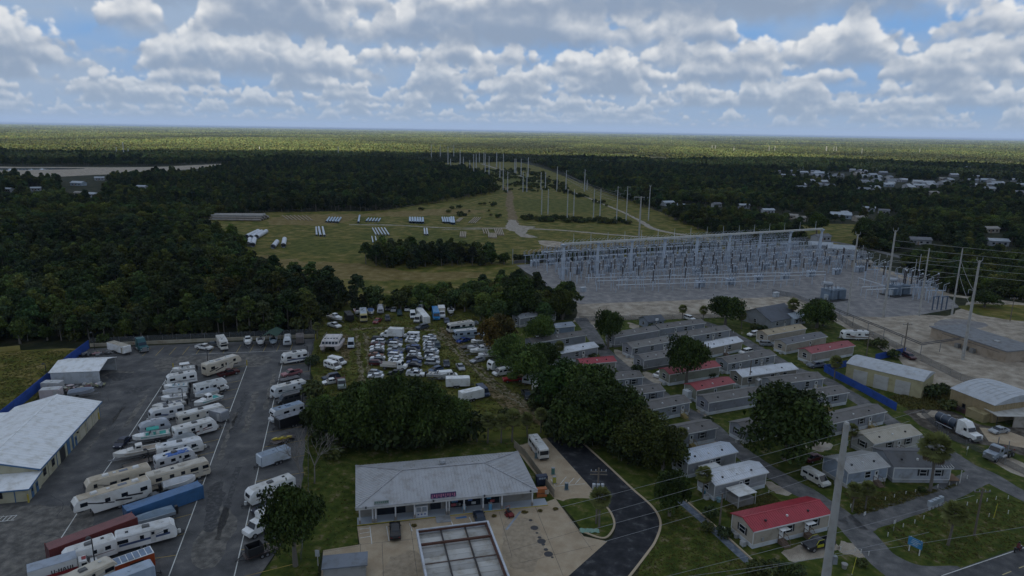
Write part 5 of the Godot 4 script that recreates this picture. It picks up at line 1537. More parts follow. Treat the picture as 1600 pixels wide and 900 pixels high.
func grass_lot() -> void:
	rng.seed = 5
	var g := "cars packed in the rows on the grass lot"
	var paints := {"white": [0.74, 0.75, 0.76], "silver": [0.42, 0.44, 0.46], "dark": [0.022, 0.024, 0.028], "maroon": [0.09, 0.02, 0.022], "rust": [0.22, 0.085, 0.045], "blue": [0.03, 0.07, 0.20], "grey": [0.12, 0.13, 0.14], "red": [0.28, 0.012, 0.018], "green": [0.012, 0.045, 0.04]}
	var said := {"sedan": "car", "suv": "estate car", "hatchback": "hatchback", "pickup": "pickup", "van": "cargo van"}
	var order := "wwsdwsmwdgwbswwdsrwswdbwgwsdwwbsmwdswgwdbwsw"
	var key := {"w": "white", "s": "silver", "d": "dark", "m": "maroon", "b": "blue", "g": "grey", "r": "rust"}
	var full := [gp(610, 528), gp(601, 527), gp(620, 577), gp(611, 577), gp(630, 578), gp(690, 578), gp(681, 580)]
	var n := 0
	for j in 16:      # four abreast, bumper to bumper, in a block that slants away
		for i in 4:
			var z := gp(631, 555).z + 20.0 - 2.6 * j + 0.4 * i + rng.randf_range(-0.1, 0.1)
			var at := V(gp(631, 555).x * z / gp(631, 555).z - 8.2 + 5.6 * i + rng.randf_range(-0.3, 0.3), 0, z)
			if full.any(func(q): return absf(q.x - at.x) < 5.4 and absf(q.z - at.z) < 2.3) or (i > 1 and j < 1) or rng.randf() < 0.1:
				continue
			n += 1
			var c: String = key[order[n % order.length()]]
			var k: String = "pickup" if n % 11 == 4 else "van" if n % 13 == 6 and c == "white" else "suv" if n % 3 == 0 else "hatchback" if n % 7 == 2 else "sedan"
			var o := make(k, "parked_" + {"pickup": "pickup", "van": "van"}.get(k, "car"), "%s %s in the packed rows on the grass lot" % [c if c != "dark" else "black", said[k]], {"pickup": "pickup", "van": "van"}.get(k, "car"), at, -0.06 + rng.randf_range(-0.04, 0.04) + (0.0 if rng.randf() < 0.6 else PI), col(paints[c]), null, g)
			o.scale *= 0.97
	park([
		["box_truck", 627, 529, 592, 527, WHITE, WHITE, "white box truck at the back of the packed car rows"],
		["flatbed_truck", 602, 576, 637, 578, WHITE, [0.55, 0.52, 0.47], "white flatbed truck with rack sides in the packed car rows"],
		["suv", 683, 535, 684, 552, [0.010, 0.030, 0.028], null, "dark green car standing alone on the grass, nose to the camera side"],
		["sedan", 697, 566, 698, 576, [0.016, 0.02, 0.03], null, "black car standing alone below the dark green one"],
		["sedan", 715, 570, 724, 583, [0.34, 0.35, 0.36], null, "silver car parked beside the dirt track"],
		["hatchback", 690, 578, 672, 583, [0.06, 0.10, 0.18], null, "blue grey car next to the white van with an open side"],
		["van", 686, 592, 712, 590, WHITE, null, "white van with a brown roof load by the dirt track"],
		["boat 5.5", 672, 592, 695, 594, [0.5, 0.5, 0.5], [0.2, 0.2, 0.2], "small pale boat on a trailer beside the trees"],
		# along the wood
		["cabin_boat 7.0", 514, 499, 535, 505, WHITE, [0.3, 0.2, 0.15], "white cabin cruiser at the corner of the grass lot"],
		["pickup|parked_pickup|pickup", 514, 509, 531, 514, WHITE, null, "white pickup below the white cabin cruiser"],
		["box_trailer 6.0", 541, 495, 550, 506, [0.014, 0.014, 0.015], [0.02, 0.02, 0.02], "black box trailer against the wood"],
		["boat 5.5", 557, 487, 560, 497, WHITE, [0.35, 0.02, 0.03], "white boat with a red stripe against the wood"],
		["short_coach", 567, 491, 569, 508, [0.55, 0.47, 0.22], [0.36, 0.40, 0.44], "cream and yellow motor home facing out from the wood"],
		["covered_boat 5.5", 579, 488, 580, 497, WHITE, [0.05, 0.10, 0.22], "white boat with a blue cover against the wood"],
		["round_trailer", 594, 481, 595, 497, [0.40, 0.41, 0.43], [0.4, 0.4, 0.42], "silver round-ended trailer standing end-on against the wood"],
		["sedan", 607, 480, 605, 488, [0.04, 0.042, 0.045], null, "black car behind the silver round-ended trailer"],
		["sedan", 595, 500, 584, 508, [0.20, 0.010, 0.014], null, "bright red car below the silver round-ended trailer"],
		["suv", 605, 496, 606, 505, [0.016, 0.017, 0.02], null, "black car beside the bright red one"],
		["suv", 624, 488, 625, 496, [0.012, 0.04, 0.038], null, "dark green car standing alone against the wood"],
		["pickup|parked_pickup|pickup", 637, 480, 636, 490, WHITE, null, "white pickup against the wood beside a white van"],
		["van", 644, 490, 646, 502, WHITE, null, "white van standing before the white shed container"],
		["box_truck", 658, 481, 654, 488, WHITE, WHITE, "white truck behind the white shed container"],
		["bus", 679, 487, 683, 506, [0.02, 0.19, 0.42], null, "bright blue bus next to the white shed container"],
		["box_truck", 689, 489, 692, 502, WHITE, [0.5, 0.46, 0.38], "white truck beside the bright blue bus"],
		["suv", 703, 478, 703, 485, WHITE, null, "white car against the wood behind a small boat"],
		["boat 5.5", 704, 487, 705, 496, WHITE, [0.1, 0.1, 0.1], "small white boat pointing out below the white car"],
		["sedan", 697, 500, 699, 507, [0.03, 0.04, 0.07], null, "dark car between the white truck and the motor homes"],
		# motor homes and boats along the dirt track
		["short_coach", 741, 515, 698, 521, [0.60, 0.59, 0.56], [0.45, 0.42, 0.37], "white motor home at the head of the dirt track"],
		["coach", 762, 527, 706, 532, [0.34, 0.40, 0.46], [0.50, 0.50, 0.49], "blue grey motor home with a white roof by the dirt track"],
		["sedan", 733, 532, 714, 537, [0.02, 0.05, 0.22], null, "bright blue car below the blue grey motor home"],
		["suv", 757, 534, 740, 536, [0.02, 0.022, 0.026], null, "black car behind the bright blue one by the dirt track"],
		["open_trailer", 738, 541, 722, 546, [0.06, 0.05, 0.045], null, "dark open trailer beside the boats"],
		["boat 5.5", 762, 537, 735, 541, WHITE, [0.3, 0.3, 0.3], "small white boat nearest to the blue car in the boat row"],
		["boat 7.0", 764, 546, 729, 551, [0.5, 0.5, 0.5], [0.05, 0.06, 0.10], "dark-bottomed boat in the middle of the boat row"],
		["cabin_boat 7.0", 769, 552, 734, 556, WHITE, [0.4, 0.4, 0.4], "white cabin boat in the boat row by the track"],
		["boat 5.5", 773, 560, 748, 563, WHITE, [0.2, 0.2, 0.22], "white boat at the end of the boat row"],
		["trailer 8.5", 802, 571, 765, 580, WHITE, [0.05, 0.055, 0.06], "white travel trailer with a dark roof by the dirt track"],
		["van", 796, 584, 774, 588, WHITE, null, "white van between a travel trailer and the red pickup"],
		["pickup|parked_pickup|pickup", 815, 595, 787, 597, [0.30, 0.008, 0.016], null, "bright red pickup parked under the trees"],
		["round_trailer", 836, 592, 822, 603, [0.5, 0.52, 0.54], [0.45, 0.46, 0.48], "small silver trailer half under the trees"],
		["pickup|parked_pickup|pickup", 821, 617, 826, 625, [0.02, 0.022, 0.025], null, "black pickup with a pale cover under the trees"],
		["box_truck", 838, 614, 850, 634, [0.50, 0.48, 0.44], [0.55, 0.53, 0.49], "dusty white box truck under the trees"],
		["box_trailer 6.0", 699, 605, 731, 604, WHITE, WHITE, "white box trailer standing behind a second white one"],
		["box_trailer 6.0", 723, 628, 749, 622, WHITE, WHITE, "white box trailer at the edge of the trees"],
		["van", 748, 610, 761, 623, [0.02, 0.035, 0.075], null, "dark blue van beside the white box trailers"],
		["suv", 776, 548, 757, 551, WHITE, null, "white car behind the cabin boat in the boat row"],
		["sedan", 755, 563, 737, 568, [0.35, 0.37, 0.4], null, "silver car in front of the boat row's end"],
		["covered_boat 5.5", 770, 528, 745, 530, WHITE, [0.16, 0.2, 0.25], "boat under a blue grey cover behind the blue grey motor home"],
		["pickup", 748, 507, 722, 510, [0.30, 0.31, 0.33], null, "grey pickup behind the white motor home"],
		["hatchback", 790, 566, 775, 569, [0.03, 0.035, 0.05], null, "black hatchback squeezed beside the dark-roofed trailer"],
		["van", 657, 497, 649, 508, [0.5, 0.5, 0.48], null, "pale van beside the white shed container's near end"],
		["sedan", 616, 482, 614, 490, [0.4, 0.4, 0.4], null, "silver car between two dark cars against the wood"],
		["suv", 668, 512, 651, 516, [0.06, 0.07, 0.09], null, "slate car alone above the packed rows"],
		# left edge
		["van", 514, 566, 540, 572, WHITE, null, "white van with roof racks beside a twin white van"],
		["van", 508, 572, 532, 580, WHITE, null, "white panel van below the one with roof racks"],
		["van", 549, 534, 548, 550, [0.46, 0.50, 0.53], null, "pale grey van standing alone beside the houseboat"],
		["suv", 527, 591, 508, 595, [0.02, 0.035, 0.07], null, "dark blue car behind a white one at the lot's edge"],
		["sedan", 526, 598, 508, 601, WHITE, null, "white car below the dark blue one at the lot's edge"],
		["flatbed_truck", 531, 594, 536, 616, [0.26, 0.30, 0.28], [0.11, 0.03, 0.028], "old truck with a dark red flatbed beside the big oak"],
	], "vehicles parked about the grass lot")
	# white shed container
	var a := gp(655, 491)
	var b := gp(668, 507)
	make("container", "shed_container", "white shed container with a dark roof patch beside the blue bus", "container", (a + b) / 2, yaw_of(a - b), col(WHITE), null)
	# twin-hulled houseboat on blocks
	var hb := thing("houseboat", "twin-hulled white houseboat on blocks with rows of dark windows", "boat", gp(519, 546), -1.53)
	for s in [-1, 1]:
		part(hb, "hull", hull_mesh(9.5, 2.0, 1.5, 0.5), paint(0.50, 0.44, 0.42, 0.6), V(0, 0, s * 2.2))
		for x in [-3, 2]:
			part(hb, "block", box, paint(0.2, 0.18, 0.15), V(x, 0.3, s * 2.2), V(0.6, 0.6, 0.8))
	part(hb, "deck", Shape.new().slab(V(-4.7, 2.0, -3.1), V(3.6, 2.25, 3.1)).done(), paint(0.52, 0.46, 0.44, 0.6))
	part(hb, "cabin", body([-4.2, 2.25, 3.0, 2.25, 2.4, 3.6, 1.9, 3.75, -4.2, 3.8], 2.9, 2.5, 2.3, 3.8), paint(0.56, 0.52, 0.50, 0.6))
	for k in 5:
		part(hb, "front_window", box, glass_mat, V(2.72, 3.0, -2.0 + k), V(0.1, 0.75, 0.75), V(0, 0, 0.42))
	for k in 5:
		part(hb, "roof_hatch", box, glass_mat, V(0.6, 3.82, -1.8 + 0.9 * k), V(0.8, 0.08, 0.6))
	for s in [-1, 1]:
		for k in 4:
			part(hb, "side_window", box, glass_mat, V(-3.4 + 1.6 * k, 3.0, s * 2.72), V(1.1, 0.7, 0.1), V(s * -0.26, 0, 0))
	part(hb, "rail", Shape.new().bar(V(-4.0, 4.5, -2.3), V(1.5, 4.5, -2.3), 0.06, 0.06).bar(V(-4.0, 4.5, 2.3), V(1.5, 4.5, 2.3), 0.06, 0.06).bar(V(1.5, 4.5, -2.3), V(1.5, 4.5, 2.3), 0.06, 0.06).bar(V(1.5, 3.7, -2.3), V(1.5, 4.5, -2.3), 0.06, 0.06).bar(V(1.5, 3.7, 2.3), V(1.5, 4.5, 2.3), 0.06, 0.06).done(), steel)

# ---------------------------------------------------------------- buildings
# a body with a gable roof along x: x 0..long, z 0..-wide, walls from y0 to y1, ridge at y2
func gable_walls(long: float, wide: float, y0: float, y1: float, y2: float) -> ArrayMesh:
	var s := Shape.new()
	var a := [V(0, y0, 0), V(long, y0, 0), V(long, y1, 0), V(0, y1, 0)]
	s.quad(a[0], a[3], a[2], a[1])
	var b := V(0, 0, -wide)
	s.quad(a[1] + b, a[2] + b, a[3] + b, a[0] + b)
	for x in [0.0, long]:
		var p := V(x, y0, 0)
		var q := V(x, y1, 0)
		var t := V(x, y2, -wide / 2)
		if x == 0.0:
			s.quad(p, p + b, q + b, q)
			s.tri(q, q + b, t)
		else:
			s.quad(p + b, p, q, q + b)
			s.tri(q + b, q, t)
	return s.done()

func roof_slope(x0: float, x1: float, z0: float, y0: float, z1: float, y1: float, thick: float, rib := 0.0, ribh := 0.05) -> ArrayMesh:   # a slab from the eave (z0, y0) to the ridge (z1, y1), with standing seams
	var s := Shape.new()
	var up := V(0, thick, 0)
	var a := V(x0, y0, z0)
	var b := V(x1, y0, z0)
	var c := V(x1, y1, z1)
	var d := V(x0, y1, z1)
	if z0 < z1:
		var t := a
		a = b
		b = t
		t = c
		c = d
		d = t
	s.quad(a + up, d + up, c + up, b + up)
	s.quad(a, b, c, d)
	s.quad(a, a + up, b + up, b)
	s.quad(b, b + up, c + up, c)
	s.quad(c, c + up, d + up, d)
	s.quad(d, d + up, a + up, a)
	if rib > 0.0:
		var n := int(absf(x1 - x0) / rib)
		for k in n + 1:
			var t := clampf(float(k) / n, 0.004, 0.996)
			s.bar(a.lerp(b, t) + up * 1.0 + V(0, ribh / 2, 0), d.lerp(c, t) + up + V(0, ribh / 2, 0), 0.06, ribh)
	return s.done()

func window(o: Node, x: float, y: float, z: float, w: float, h: float, turn := 0.0, trim: Material = null, shutters: Material = null) -> void:
	var f := part(o, "window", box, trim if trim else paint(0.62, 0.62, 0.60, 0.5, 0, false), V(x, y, z), V(w + 0.16, h + 0.16, 0.08), V(0, turn, 0))
	part(f, "pane", box, glass_mat, V(0, 0.25, 0.32), V(w / (w + 0.16), 0.43, 0.5))
	part(f, "pane", box, glass_mat, V(0, -0.25, 0.30), V(w / (w + 0.16), 0.43, 0.5))
	if shutters:
		for s in [-1, 1]:
			var off := V(s * (w / 2 + 0.28), 0, 0).rotated(Vector3.UP, turn)
			part(o, "shutter", box, shutters, V(x, y, z) + off, V(0.36, h + 0.1, 0.07), V(0, turn, 0))

func door(o: Node, x: float, y: float, z: float, m: Material, w := 0.9, h := 2.0, turn := 0.0) -> void:
	var f := part(o, "door", box, m, V(x, y + h / 2, z), V(w, h, 0.08), V(0, turn, 0))
	part(f, "pane", box, glass_mat, V(0, 0.24, 0.3), V(0.5, 0.34, 0.5))
	part(f, "handle", box, steel, V(0.4, -0.02, 0.6), V(0.1, 0.05, 0.6))

func steps(o: Node, x: float, z: float, top: float, m: Material, w := 1.2) -> void:
	var st := part(o, "steps", Shape.new().slab(V(x - w / 2, 0, z), V(x + w / 2, top, z + 0.9)).done(), m)
	var n := maxi(2, int(top / 0.2))
	for k in n:
		part(st, "tread", Shape.new().slab(V(x - w / 2, 0, z + 0.9 + 0.28 * k), V(x + w / 2, top * (n - k) / (n + 1.0), z + 0.9 + 0.28 * (k + 1))).done(), m)
	for s in [-1, 1]:
		part(st, "rail", Shape.new().bar(V(x + s * w / 2, top, z + 0.05), V(x + s * w / 2, top + 0.9, z + 0.05), 0.07, 0.07).bar(V(x + s * w / 2, top + 0.9, z), V(x + s * w / 2, top + 0.9, z + 0.9), 0.07, 0.07).bar(V(x + s * w / 2, top + 0.9, z + 0.9), V(x + s * w / 2, 0.75, z + 0.9 + 0.28 * n), 0.07, 0.07).bar(V(x + s * w / 2, 0, z + 0.9 + 0.28 * n), V(x + s * w / 2, 0.78, z + 0.9 + 0.28 * n), 0.07, 0.07).done(), m)

# [label, near corner x, y, other end of the long side x, y, wall, roof, roof ribs, skirt, width, options]
func mobile_home(e: Array) -> Node3D:
	var a := gp(e[1], e[2])
	var b := gp(e[3], e[4])
	var long := clampf(a.distance_to(b), 7.0, 26.0)
	var wide: float = e[9] * 1.1
	var o := thing("mobile_home", e[0], "mobile home", a, yaw_of(b - a), "homes of the mobile home park")
	var wall := paint(e[5][0], e[5][1], e[5][2], 0.75)
	var roofm := paint(e[6][0], e[6][1], e[6][2], 0.45 if e[7] > 0 else 0.95)
	var trim := paint(0.60, 0.60, 0.58, 0.6, 0, false)
	var skirt := paint(e[8][0], e[8][1], e[8][2], 0.8)
	var y0 := 0.78
	var y1 := 3.45
	var y2: float = y1 + wide * 0.17
	var opt: Dictionary = e[10] if e.size() > 10 else {}
	part(o, "skirting", Shape.new().slab(V(0.03, 0, -wide + 0.03), V(long - 0.03, y0, -0.03)).done(), skirt)
	part(o, "walls", gable_walls(long, wide, y0, y1, y2), wall)
	part(o, "base_trim", Shape.new().slab(V(-0.02, y0 - 0.05, -wide - 0.02), V(long + 0.02, y0 + 0.06, 0.02)).done(), trim)
	for x in [0.0, long]:
		part(o, "corner_trim", box, trim, V(x, (y0 + y1) / 2, 0.0), V(0.14, y1 - y0, 0.06))
	part(o, "corner_trim", box, trim, V(0, (y0 + y1) / 2, -wide), V(0.06, y1 - y0, 0.14))
	var rf := part(o, "roof", roof_slope(-0.3, long + 0.3, 0.35, y1 - 0.06, -wide / 2, y2, 0.09, e[7]), roofm)
	part(rf, "far_slope", roof_slope(-0.3, long + 0.3, -wide - 0.35, y1 - 0.06, -wide / 2, y2, 0.09, e[7]), roofm)
	part(rf, "ridge_cap", Shape.new().slab(V(-0.32, y2 + 0.06, -wide / 2 - 0.14), V(long + 0.32, y2 + 0.125, -wide / 2 + 0.14)).done(), roofm)
	part(rf, "fascia", Shape.new().slab(V(-0.31, y1 - 0.17, 0.35), V(long + 0.31, y1 + 0.03, 0.39)).done(), trim)
	for k in 3:
		var x := long * (0.2 + 0.28 * k)
		part(rf, "roof_vent", box, black if k != 1 else trim, V(x, y1 + (y2 - y1) * 0.62, -wide * 0.20), V(0.3, 0.4, 0.3))
	var sh: Material = black if opt.get("shutters", false) else null
	for x in opt.get("windows", [0.30, 0.78]):
		window(o, long * x, 2.25, 0.02, 1.3, 1.2, 0.0, trim, sh)
	if opt.get("end_window", true):
		window(o, -0.02, 2.2, -wide * 0.5, 1.4, 1.2, -PI / 2, trim, sh)
	for x in opt.get("doors", [0.5]):
		door(o, long * x, y0 + 0.03, 0.03, trim)
		steps(o, long * x, 0.05, y0, paint(0.34, 0.26, 0.10, 0.9) if opt.get("new_steps", false) else paint(0.16, 0.11, 0.08, 0.9))
		if opt.get("awnings", false):
			part(o, "awning", Shape.new().profile(outline([-0.9, 2.95, 0.9, 2.95, 0.9, 2.88, -0.9, 2.88]), func(_p: Vector2) -> float: return 0.55).done(), paint(0.62, 0.62, 0.6), V(long * x, 0.0, 0.6), Vector3.ONE, V(0.0, 0, 0))
	part(o, "meter_box", box, paint(0.35, 0.36, 0.37, 0.5), V(long * 0.12, 1.5, 0.08), V(0.35, 0.55, 0.16))
	part(o, "cooling_unit", box, paint(0.42, 0.43, 0.43, 0.6), V(-0.75, 0.42, -wide * 0.25), V(0.8, 0.84, 0.8))
	return o

const GREYW := [0.25, 0.265, 0.29]
const BEIGE := [0.39, 0.345, 0.28]
const SAGE := [0.22, 0.225, 0.175]
const SHINGLE := [0.155, 0.145, 0.135]
const METAL := [0.58, 0.60, 0.63]
const REDTOP := [0.33, 0.030, 0.040]
const SKIRT := [0.56, 0.59, 0.62]

func park_homes() -> void:
	var new := {"shutters": true, "windows": [0.25, 0.72], "doors": [0.5], "new_steps": true}
	var two_doors := {"windows": [0.30, 0.68], "doors": [0.14, 0.86], "new_steps": true}
	for e in [
		["beige mobile home with a bright red metal roof by the blue footpath", 1175, 858, 1293, 829, BEIGE, [0.36, 0.028, 0.042], 0.45, SKIRT, 5.0, {"windows": [0.46, 0.80], "doors": [0.36, 0.70], "awnings": true, "shutters": true}],
		["grey mobile home with a white metal roof and attached carport", 1115, 783, 1195, 762, [0.29, 0.295, 0.305], METAL, 0.5, SKIRT, 4.3, {"windows": [0.62], "doors": [0.5]}],
		["grey mobile home with a bluish metal roof behind the one with a carport", 1073, 748, 1148, 729, [0.26, 0.265, 0.275], [0.50, 0.54, 0.60], 0.5, SKIRT, 4.3, {"windows": [0.62], "doors": [0.48]}],
		["grey mobile home with dark shingles below the street bend", 1040, 706, 1117, 690, GREYW, SHINGLE, 0.0, SKIRT, 4.3, new],
		["grey mobile home with two white doors and yellow steps beside oaks", 1000, 664, 1076, 648, GREYW, SHINGLE, 0.0, SKIRT, 4.3, two_doors],
		["grey mobile home with yellow steps behind the one with two white doors", 975, 638, 1036, 629, GREYW, SHINGLE, 0.0, SKIRT, 4.3, new],
		["small grey mobile home with dark shingles next to the red-roofed beige one", 948, 613, 1003, 607, GREYW, SHINGLE, 0.0, SKIRT, 4.2, {"windows": [0.75], "doors": [0.55], "shutters": true}],
		["small beige mobile home with a red roof among the oaks", 908, 587, 961, 582, [0.26, 0.245, 0.21], REDTOP, 0.5, [0.30, 0.29, 0.27], 4.0, {"windows": [0.2], "doors": [0.5]}],
		["grey mobile home with a white metal roof behind a fan palm", 846, 575, 933, 558, [0.25, 0.255, 0.27], METAL, 0.5, SKIRT, 4.0, {"windows": [0.3, 0.62], "doors": [0.74]}],
		["grey mobile home with shingles behind the white-roofed one", 832, 552, 914, 539, GREYW, SHINGLE, 0.0, [0.3, 0.31, 0.33], 4.2, {"windows": [0.65, 0.3], "doors": [0.5]}],
		["blue grey mobile home half hidden by a small tree", 845, 530, 897, 524, [0.20, 0.25, 0.31], [0.24, 0.27, 0.31], 0.5, [0.3, 0.33, 0.36], 4.0, {"windows": [0.2], "doors": [0.5]}],
		["grey-roofed mobile home deep among the trees behind the grass lot", 812, 512, 868, 502, [0.2, 0.21, 0.22], [0.22, 0.23, 0.24], 0.0, [0.3, 0.3, 0.3], 4.2],
		["windowless grey mobile home side beyond the street tree", 960, 543, 1028, 531, [0.25, 0.255, 0.275], [0.17, 0.16, 0.15], 0.0, [0.20, 0.20, 0.20], 4.3, {"windows": [], "doors": []}],
		["grey mobile home with a dark glazed porch corner", 987, 560, 1048, 549, [0.25, 0.255, 0.28], [0.19, 0.18, 0.165], 0.0, SKIRT, 4.3, {"windows": [0.1, 0.5], "doors": [0.82]}],
		["grey mobile home on open piers beside the gravel patch", 1005, 580, 1050, 572, [0.24, 0.245, 0.26], [0.18, 0.17, 0.16], 0.0, [0.10, 0.095, 0.09], 4.3, {"windows": [], "doors": []}],
		["grey mobile home with a white car parked behind it", 1030, 529, 1100, 519, GREYW, SHINGLE, 0.0, SKIRT, 4.3, {"windows": [0.57], "doors": [0.35, 0.74]}],
		["grey mobile home facing the street with a dark double window", 1058, 544, 1139, 530, GREYW, SHINGLE, 0.0, SKIRT, 4.3, {"windows": [0.57, 0.8], "doors": [0.28, 0.68]}],
		["brown mobile home with a white metal roof and a white car at its door", 1107, 560, 1158, 549, [0.28, 0.255, 0.215], METAL, 0.5, SKIRT, 4.2, {"windows": [0.62], "doors": [0.48]}],
		["long grey mobile home with dark shingles behind the tan one", 1136, 585, 1209, 571, GREYW, SHINGLE, 0.0, SKIRT, 4.4, {"windows": [0.12, 0.6, 0.84], "doors": [0.26, 0.72]}],
		["tan mobile home with a white metal roof and a blue tarp at its side", 1158, 607, 1243, 594, [0.245, 0.225, 0.19], METAL, 0.5, SKIRT, 4.4, {"windows": [0.14, 0.55, 0.78], "doors": [0.65]}],
		["sage mobile home with a faded red roof behind a round tree", 1045, 603, 1123, 590, SAGE, [0.30, 0.045, 0.05], 0.5, SKIRT, 4.2, {"windows": [], "doors": []}],
		["sage mobile home with a faded red roof and a white porch box", 1087, 629, 1145, 617, SAGE, [0.31, 0.055, 0.06], 0.5, SKIRT, 4.2, {"windows": [], "doors": [0.5]}],
		["grey mobile home with a dark end window along the street", 1106, 649, 1191, 634, [0.23, 0.24, 0.275], SHINGLE, 0.0, SKIRT, 4.3, {"windows": [], "doors": []}],
		["grey mobile home with yellow steps between the tan one and the big oak", 1207, 619, 1284, 609, GREYW, SHINGLE, 0.0, SKIRT, 4.3, two_doors],
		["grey mobile home behind the big oak with yellow steps by the street", 1254, 644, 1322, 632, GREYW, SHINGLE, 0.0, SKIRT, 4.3, new],
		["grey mobile home with shutters at the end of the blue fence", 1292, 684, 1380, 663, GREYW, SHINGLE, 0.0, SKIRT, 4.3, {"shutters": true, "windows": [0.58], "doors": [0.28, 0.74], "new_steps": true}],
		["tan-roofed beige mobile home beside a white car", 1198, 539, 1257, 528, BEIGE, [0.37, 0.30, 0.19], 0.5, SKIRT, 4.2, {"windows": [], "doors": []}],
		["beige mobile home with grey shingles beside a silver car", 1227, 554, 1289, 541, BEIGE, [0.15, 0.15, 0.155], 0.0, SKIRT, 4.2, {"windows": [], "doors": [0.6]}],
		["long beige mobile home with a faded red roof near the blue fence", 1266, 569, 1332, 556, [0.32, 0.29, 0.25], [0.31, 0.07, 0.075], 0.5, SKIRT, 4.3, {"windows": [], "doors": []}],
		["cream mobile home with a cream metal roof beside the street bend", 1362, 716, 1434, 700, [0.40, 0.39, 0.36], [0.42, 0.38, 0.30], 0.5, [0.4, 0.4, 0.38], 5.0, {"shutters": true, "windows": [0.35, 0.75], "doors": [0.55]}],
		["grey mobile home with a white pergola porch facing the triangle lawn", 1394, 754, 1482, 755, [0.34, 0.36, 0.39], [0.11, 0.11, 0.112], 0.0, [0.3, 0.31, 0.33], 7.6, {"shutters": true, "windows": [0.52, 0.78], "doors": []}],
		["pale blue mobile home with a patched rusty metal roof", 1322, 763, 1384, 752, [0.28, 0.33, 0.40], [0.34, 0.34, 0.33], 0.5, [0.42, 0.42, 0.41], 6.0, {"windows": [0.5], "doors": [0.72], "end_window": false}],
		["grey mobile home in the shade under the big oak", 1162, 694, 1240, 676, GREYW, SHINGLE, 0.0, SKIRT, 4.3, {"shutters": true, "windows": [0.3], "doors": []}],
	]:
		var o := mobile_home(e)
		var long := gp(e[1], e[2]).distance_to(gp(e[3], e[4]))
		if "carport" in e[0]:
			part(o, "carport_roof", Shape.new().slab(V(2.2, 2.5, 0.45), V(6.6, 2.6, 4.1)).done(), paint(0.60, 0.60, 0.58))
			part(o, "carport_wall", Shape.new().slab(V(2.5, 0, 0.6), V(6.3, 1.5, 3.8)).done(), paint(0.28, 0.27, 0.26))
			for q in [[2.35, 3.95], [6.45, 3.95], [2.35, 0.6], [6.45, 0.6]]:
				part(o, "carport_post", Shape.new().bar(V(q[0], 0, q[1]), V(q[0], 2.5, q[1]), 0.1, 0.1).done(), paint(0.6, 0.6, 0.58))
		if "pergola" in e[0]:
			for k in 5:
				part(o, "pergola_slat", Shape.new().bar(V(long + 0.2 + 0.55 * k - 2.0, 3.55, 0.3), V(long + 0.2 + 0.55 * k - 2.0, 4.1, -3.4), 0.08, 0.12).done(), paint(0.55, 0.55, 0.52))
			part(o, "porch_floor", Shape.new().slab(V(long, 0.5, -3.4), V(long + 2.4, 0.65, 0)).done(), paint(0.24, 0.15, 0.09, 0.9))
			part(o, "porch_roof", Shape.new().slab(V(long + 0.31, 3.05, -3.5), V(long + 2.4, 3.15, 0.2)).done(), paint(0.09, 0.09, 0.09, 0.9))
			for z in [0.0, -3.3]:
				part(o, "porch_post", Shape.new().bar(V(long + 2.25, 0, z), V(long + 2.25, 3.1, z), 0.12, 0.12).done(), paint(0.55, 0.55, 0.52))
		if "patched" in e[0]:
			for k in 7:
				part(o, "roof_patch", Shape.new().bar(V(0.6 + k * long / 7.5, 3.3, -0.2), V(0.6 + k * long / 7.5, 4.05, -2.5), 0.7, 0.05).done(), paint(0.5, 0.5, 0.48) if k % 2 else paint(0.22, 0.15, 0.11))
		if "porch box" in e[0]:
			part(o, "porch_box", Shape.new().slab(V(-1.5, 0, -3.6), V(0, 2.6, -1.6)).done(), paint(0.55, 0.57, 0.58))
	# a small pitched-roof house and a larger one by the substation fence
	cottage("little blue grey house with a steep roof and a white attic window", 1012, 514, 1037, 511, 5.5, [0.22, 0.25, 0.29], [0.09, 0.10, 0.115], 2.6, true)
	cottage("wide grey house with a dark hipped roof beside the white shed", 1204, 514, 1247, 505, 14.0, [0.27, 0.28, 0.29], [0.10, 0.108, 0.125], 2.7, false)
	cottage("white metal shed behind the wide grey house", 1240, 509, 1258, 505, 5.5, [0.42, 0.47, 0.52], [0.42, 0.47, 0.52], 2.6, false)
	# odds and ends beside the homes
	var tp := thing("tarp_heap", "bright blue tarp heaped beside the tan mobile home", "tarp", gp(1200, 603))
	part(tp, "sheet", crumpled(5.0, 2.6, 0.5, 5), paint(0.02, 0.08, 0.30, 0.5))
	for q in [[1184, 604, 1.6, 2.4, 2.2, [0.48, 0.48, 0.46], "white garden shed beside the tan mobile home"], [1194, 634, 1.6, 2.0, 2.2, [0.50, 0.52, 0.53], "white box shed at the end of a grey mobile home"]]:
		var s := thing("garden_shed", q[6], "shed", gp(q[0], q[1]), 0.25)
		part(s, "walls", Shape.new().slab(V(-q[2] / 2, 0, -q[3] / 2), V(q[2] / 2, q[4], q[3] / 2)).done(), paint(q[5][0], q[5][1], q[5][2]))
		part(s, "roof", Shape.new().profile(outline([-q[2] / 2 - 0.1, q[4], 0, q[4] + 0.4, q[2] / 2 + 0.1, q[4]]), func(_p: Vector2) -> float: return q[3] / 2 + 0.1).done(), paint(0.55, 0.56, 0.57))
		part(s, "door", box, paint(0.4, 0.4, 0.4), V(0, 0.95, q[3] / 2), V(0.8, 1.8, 0.05))
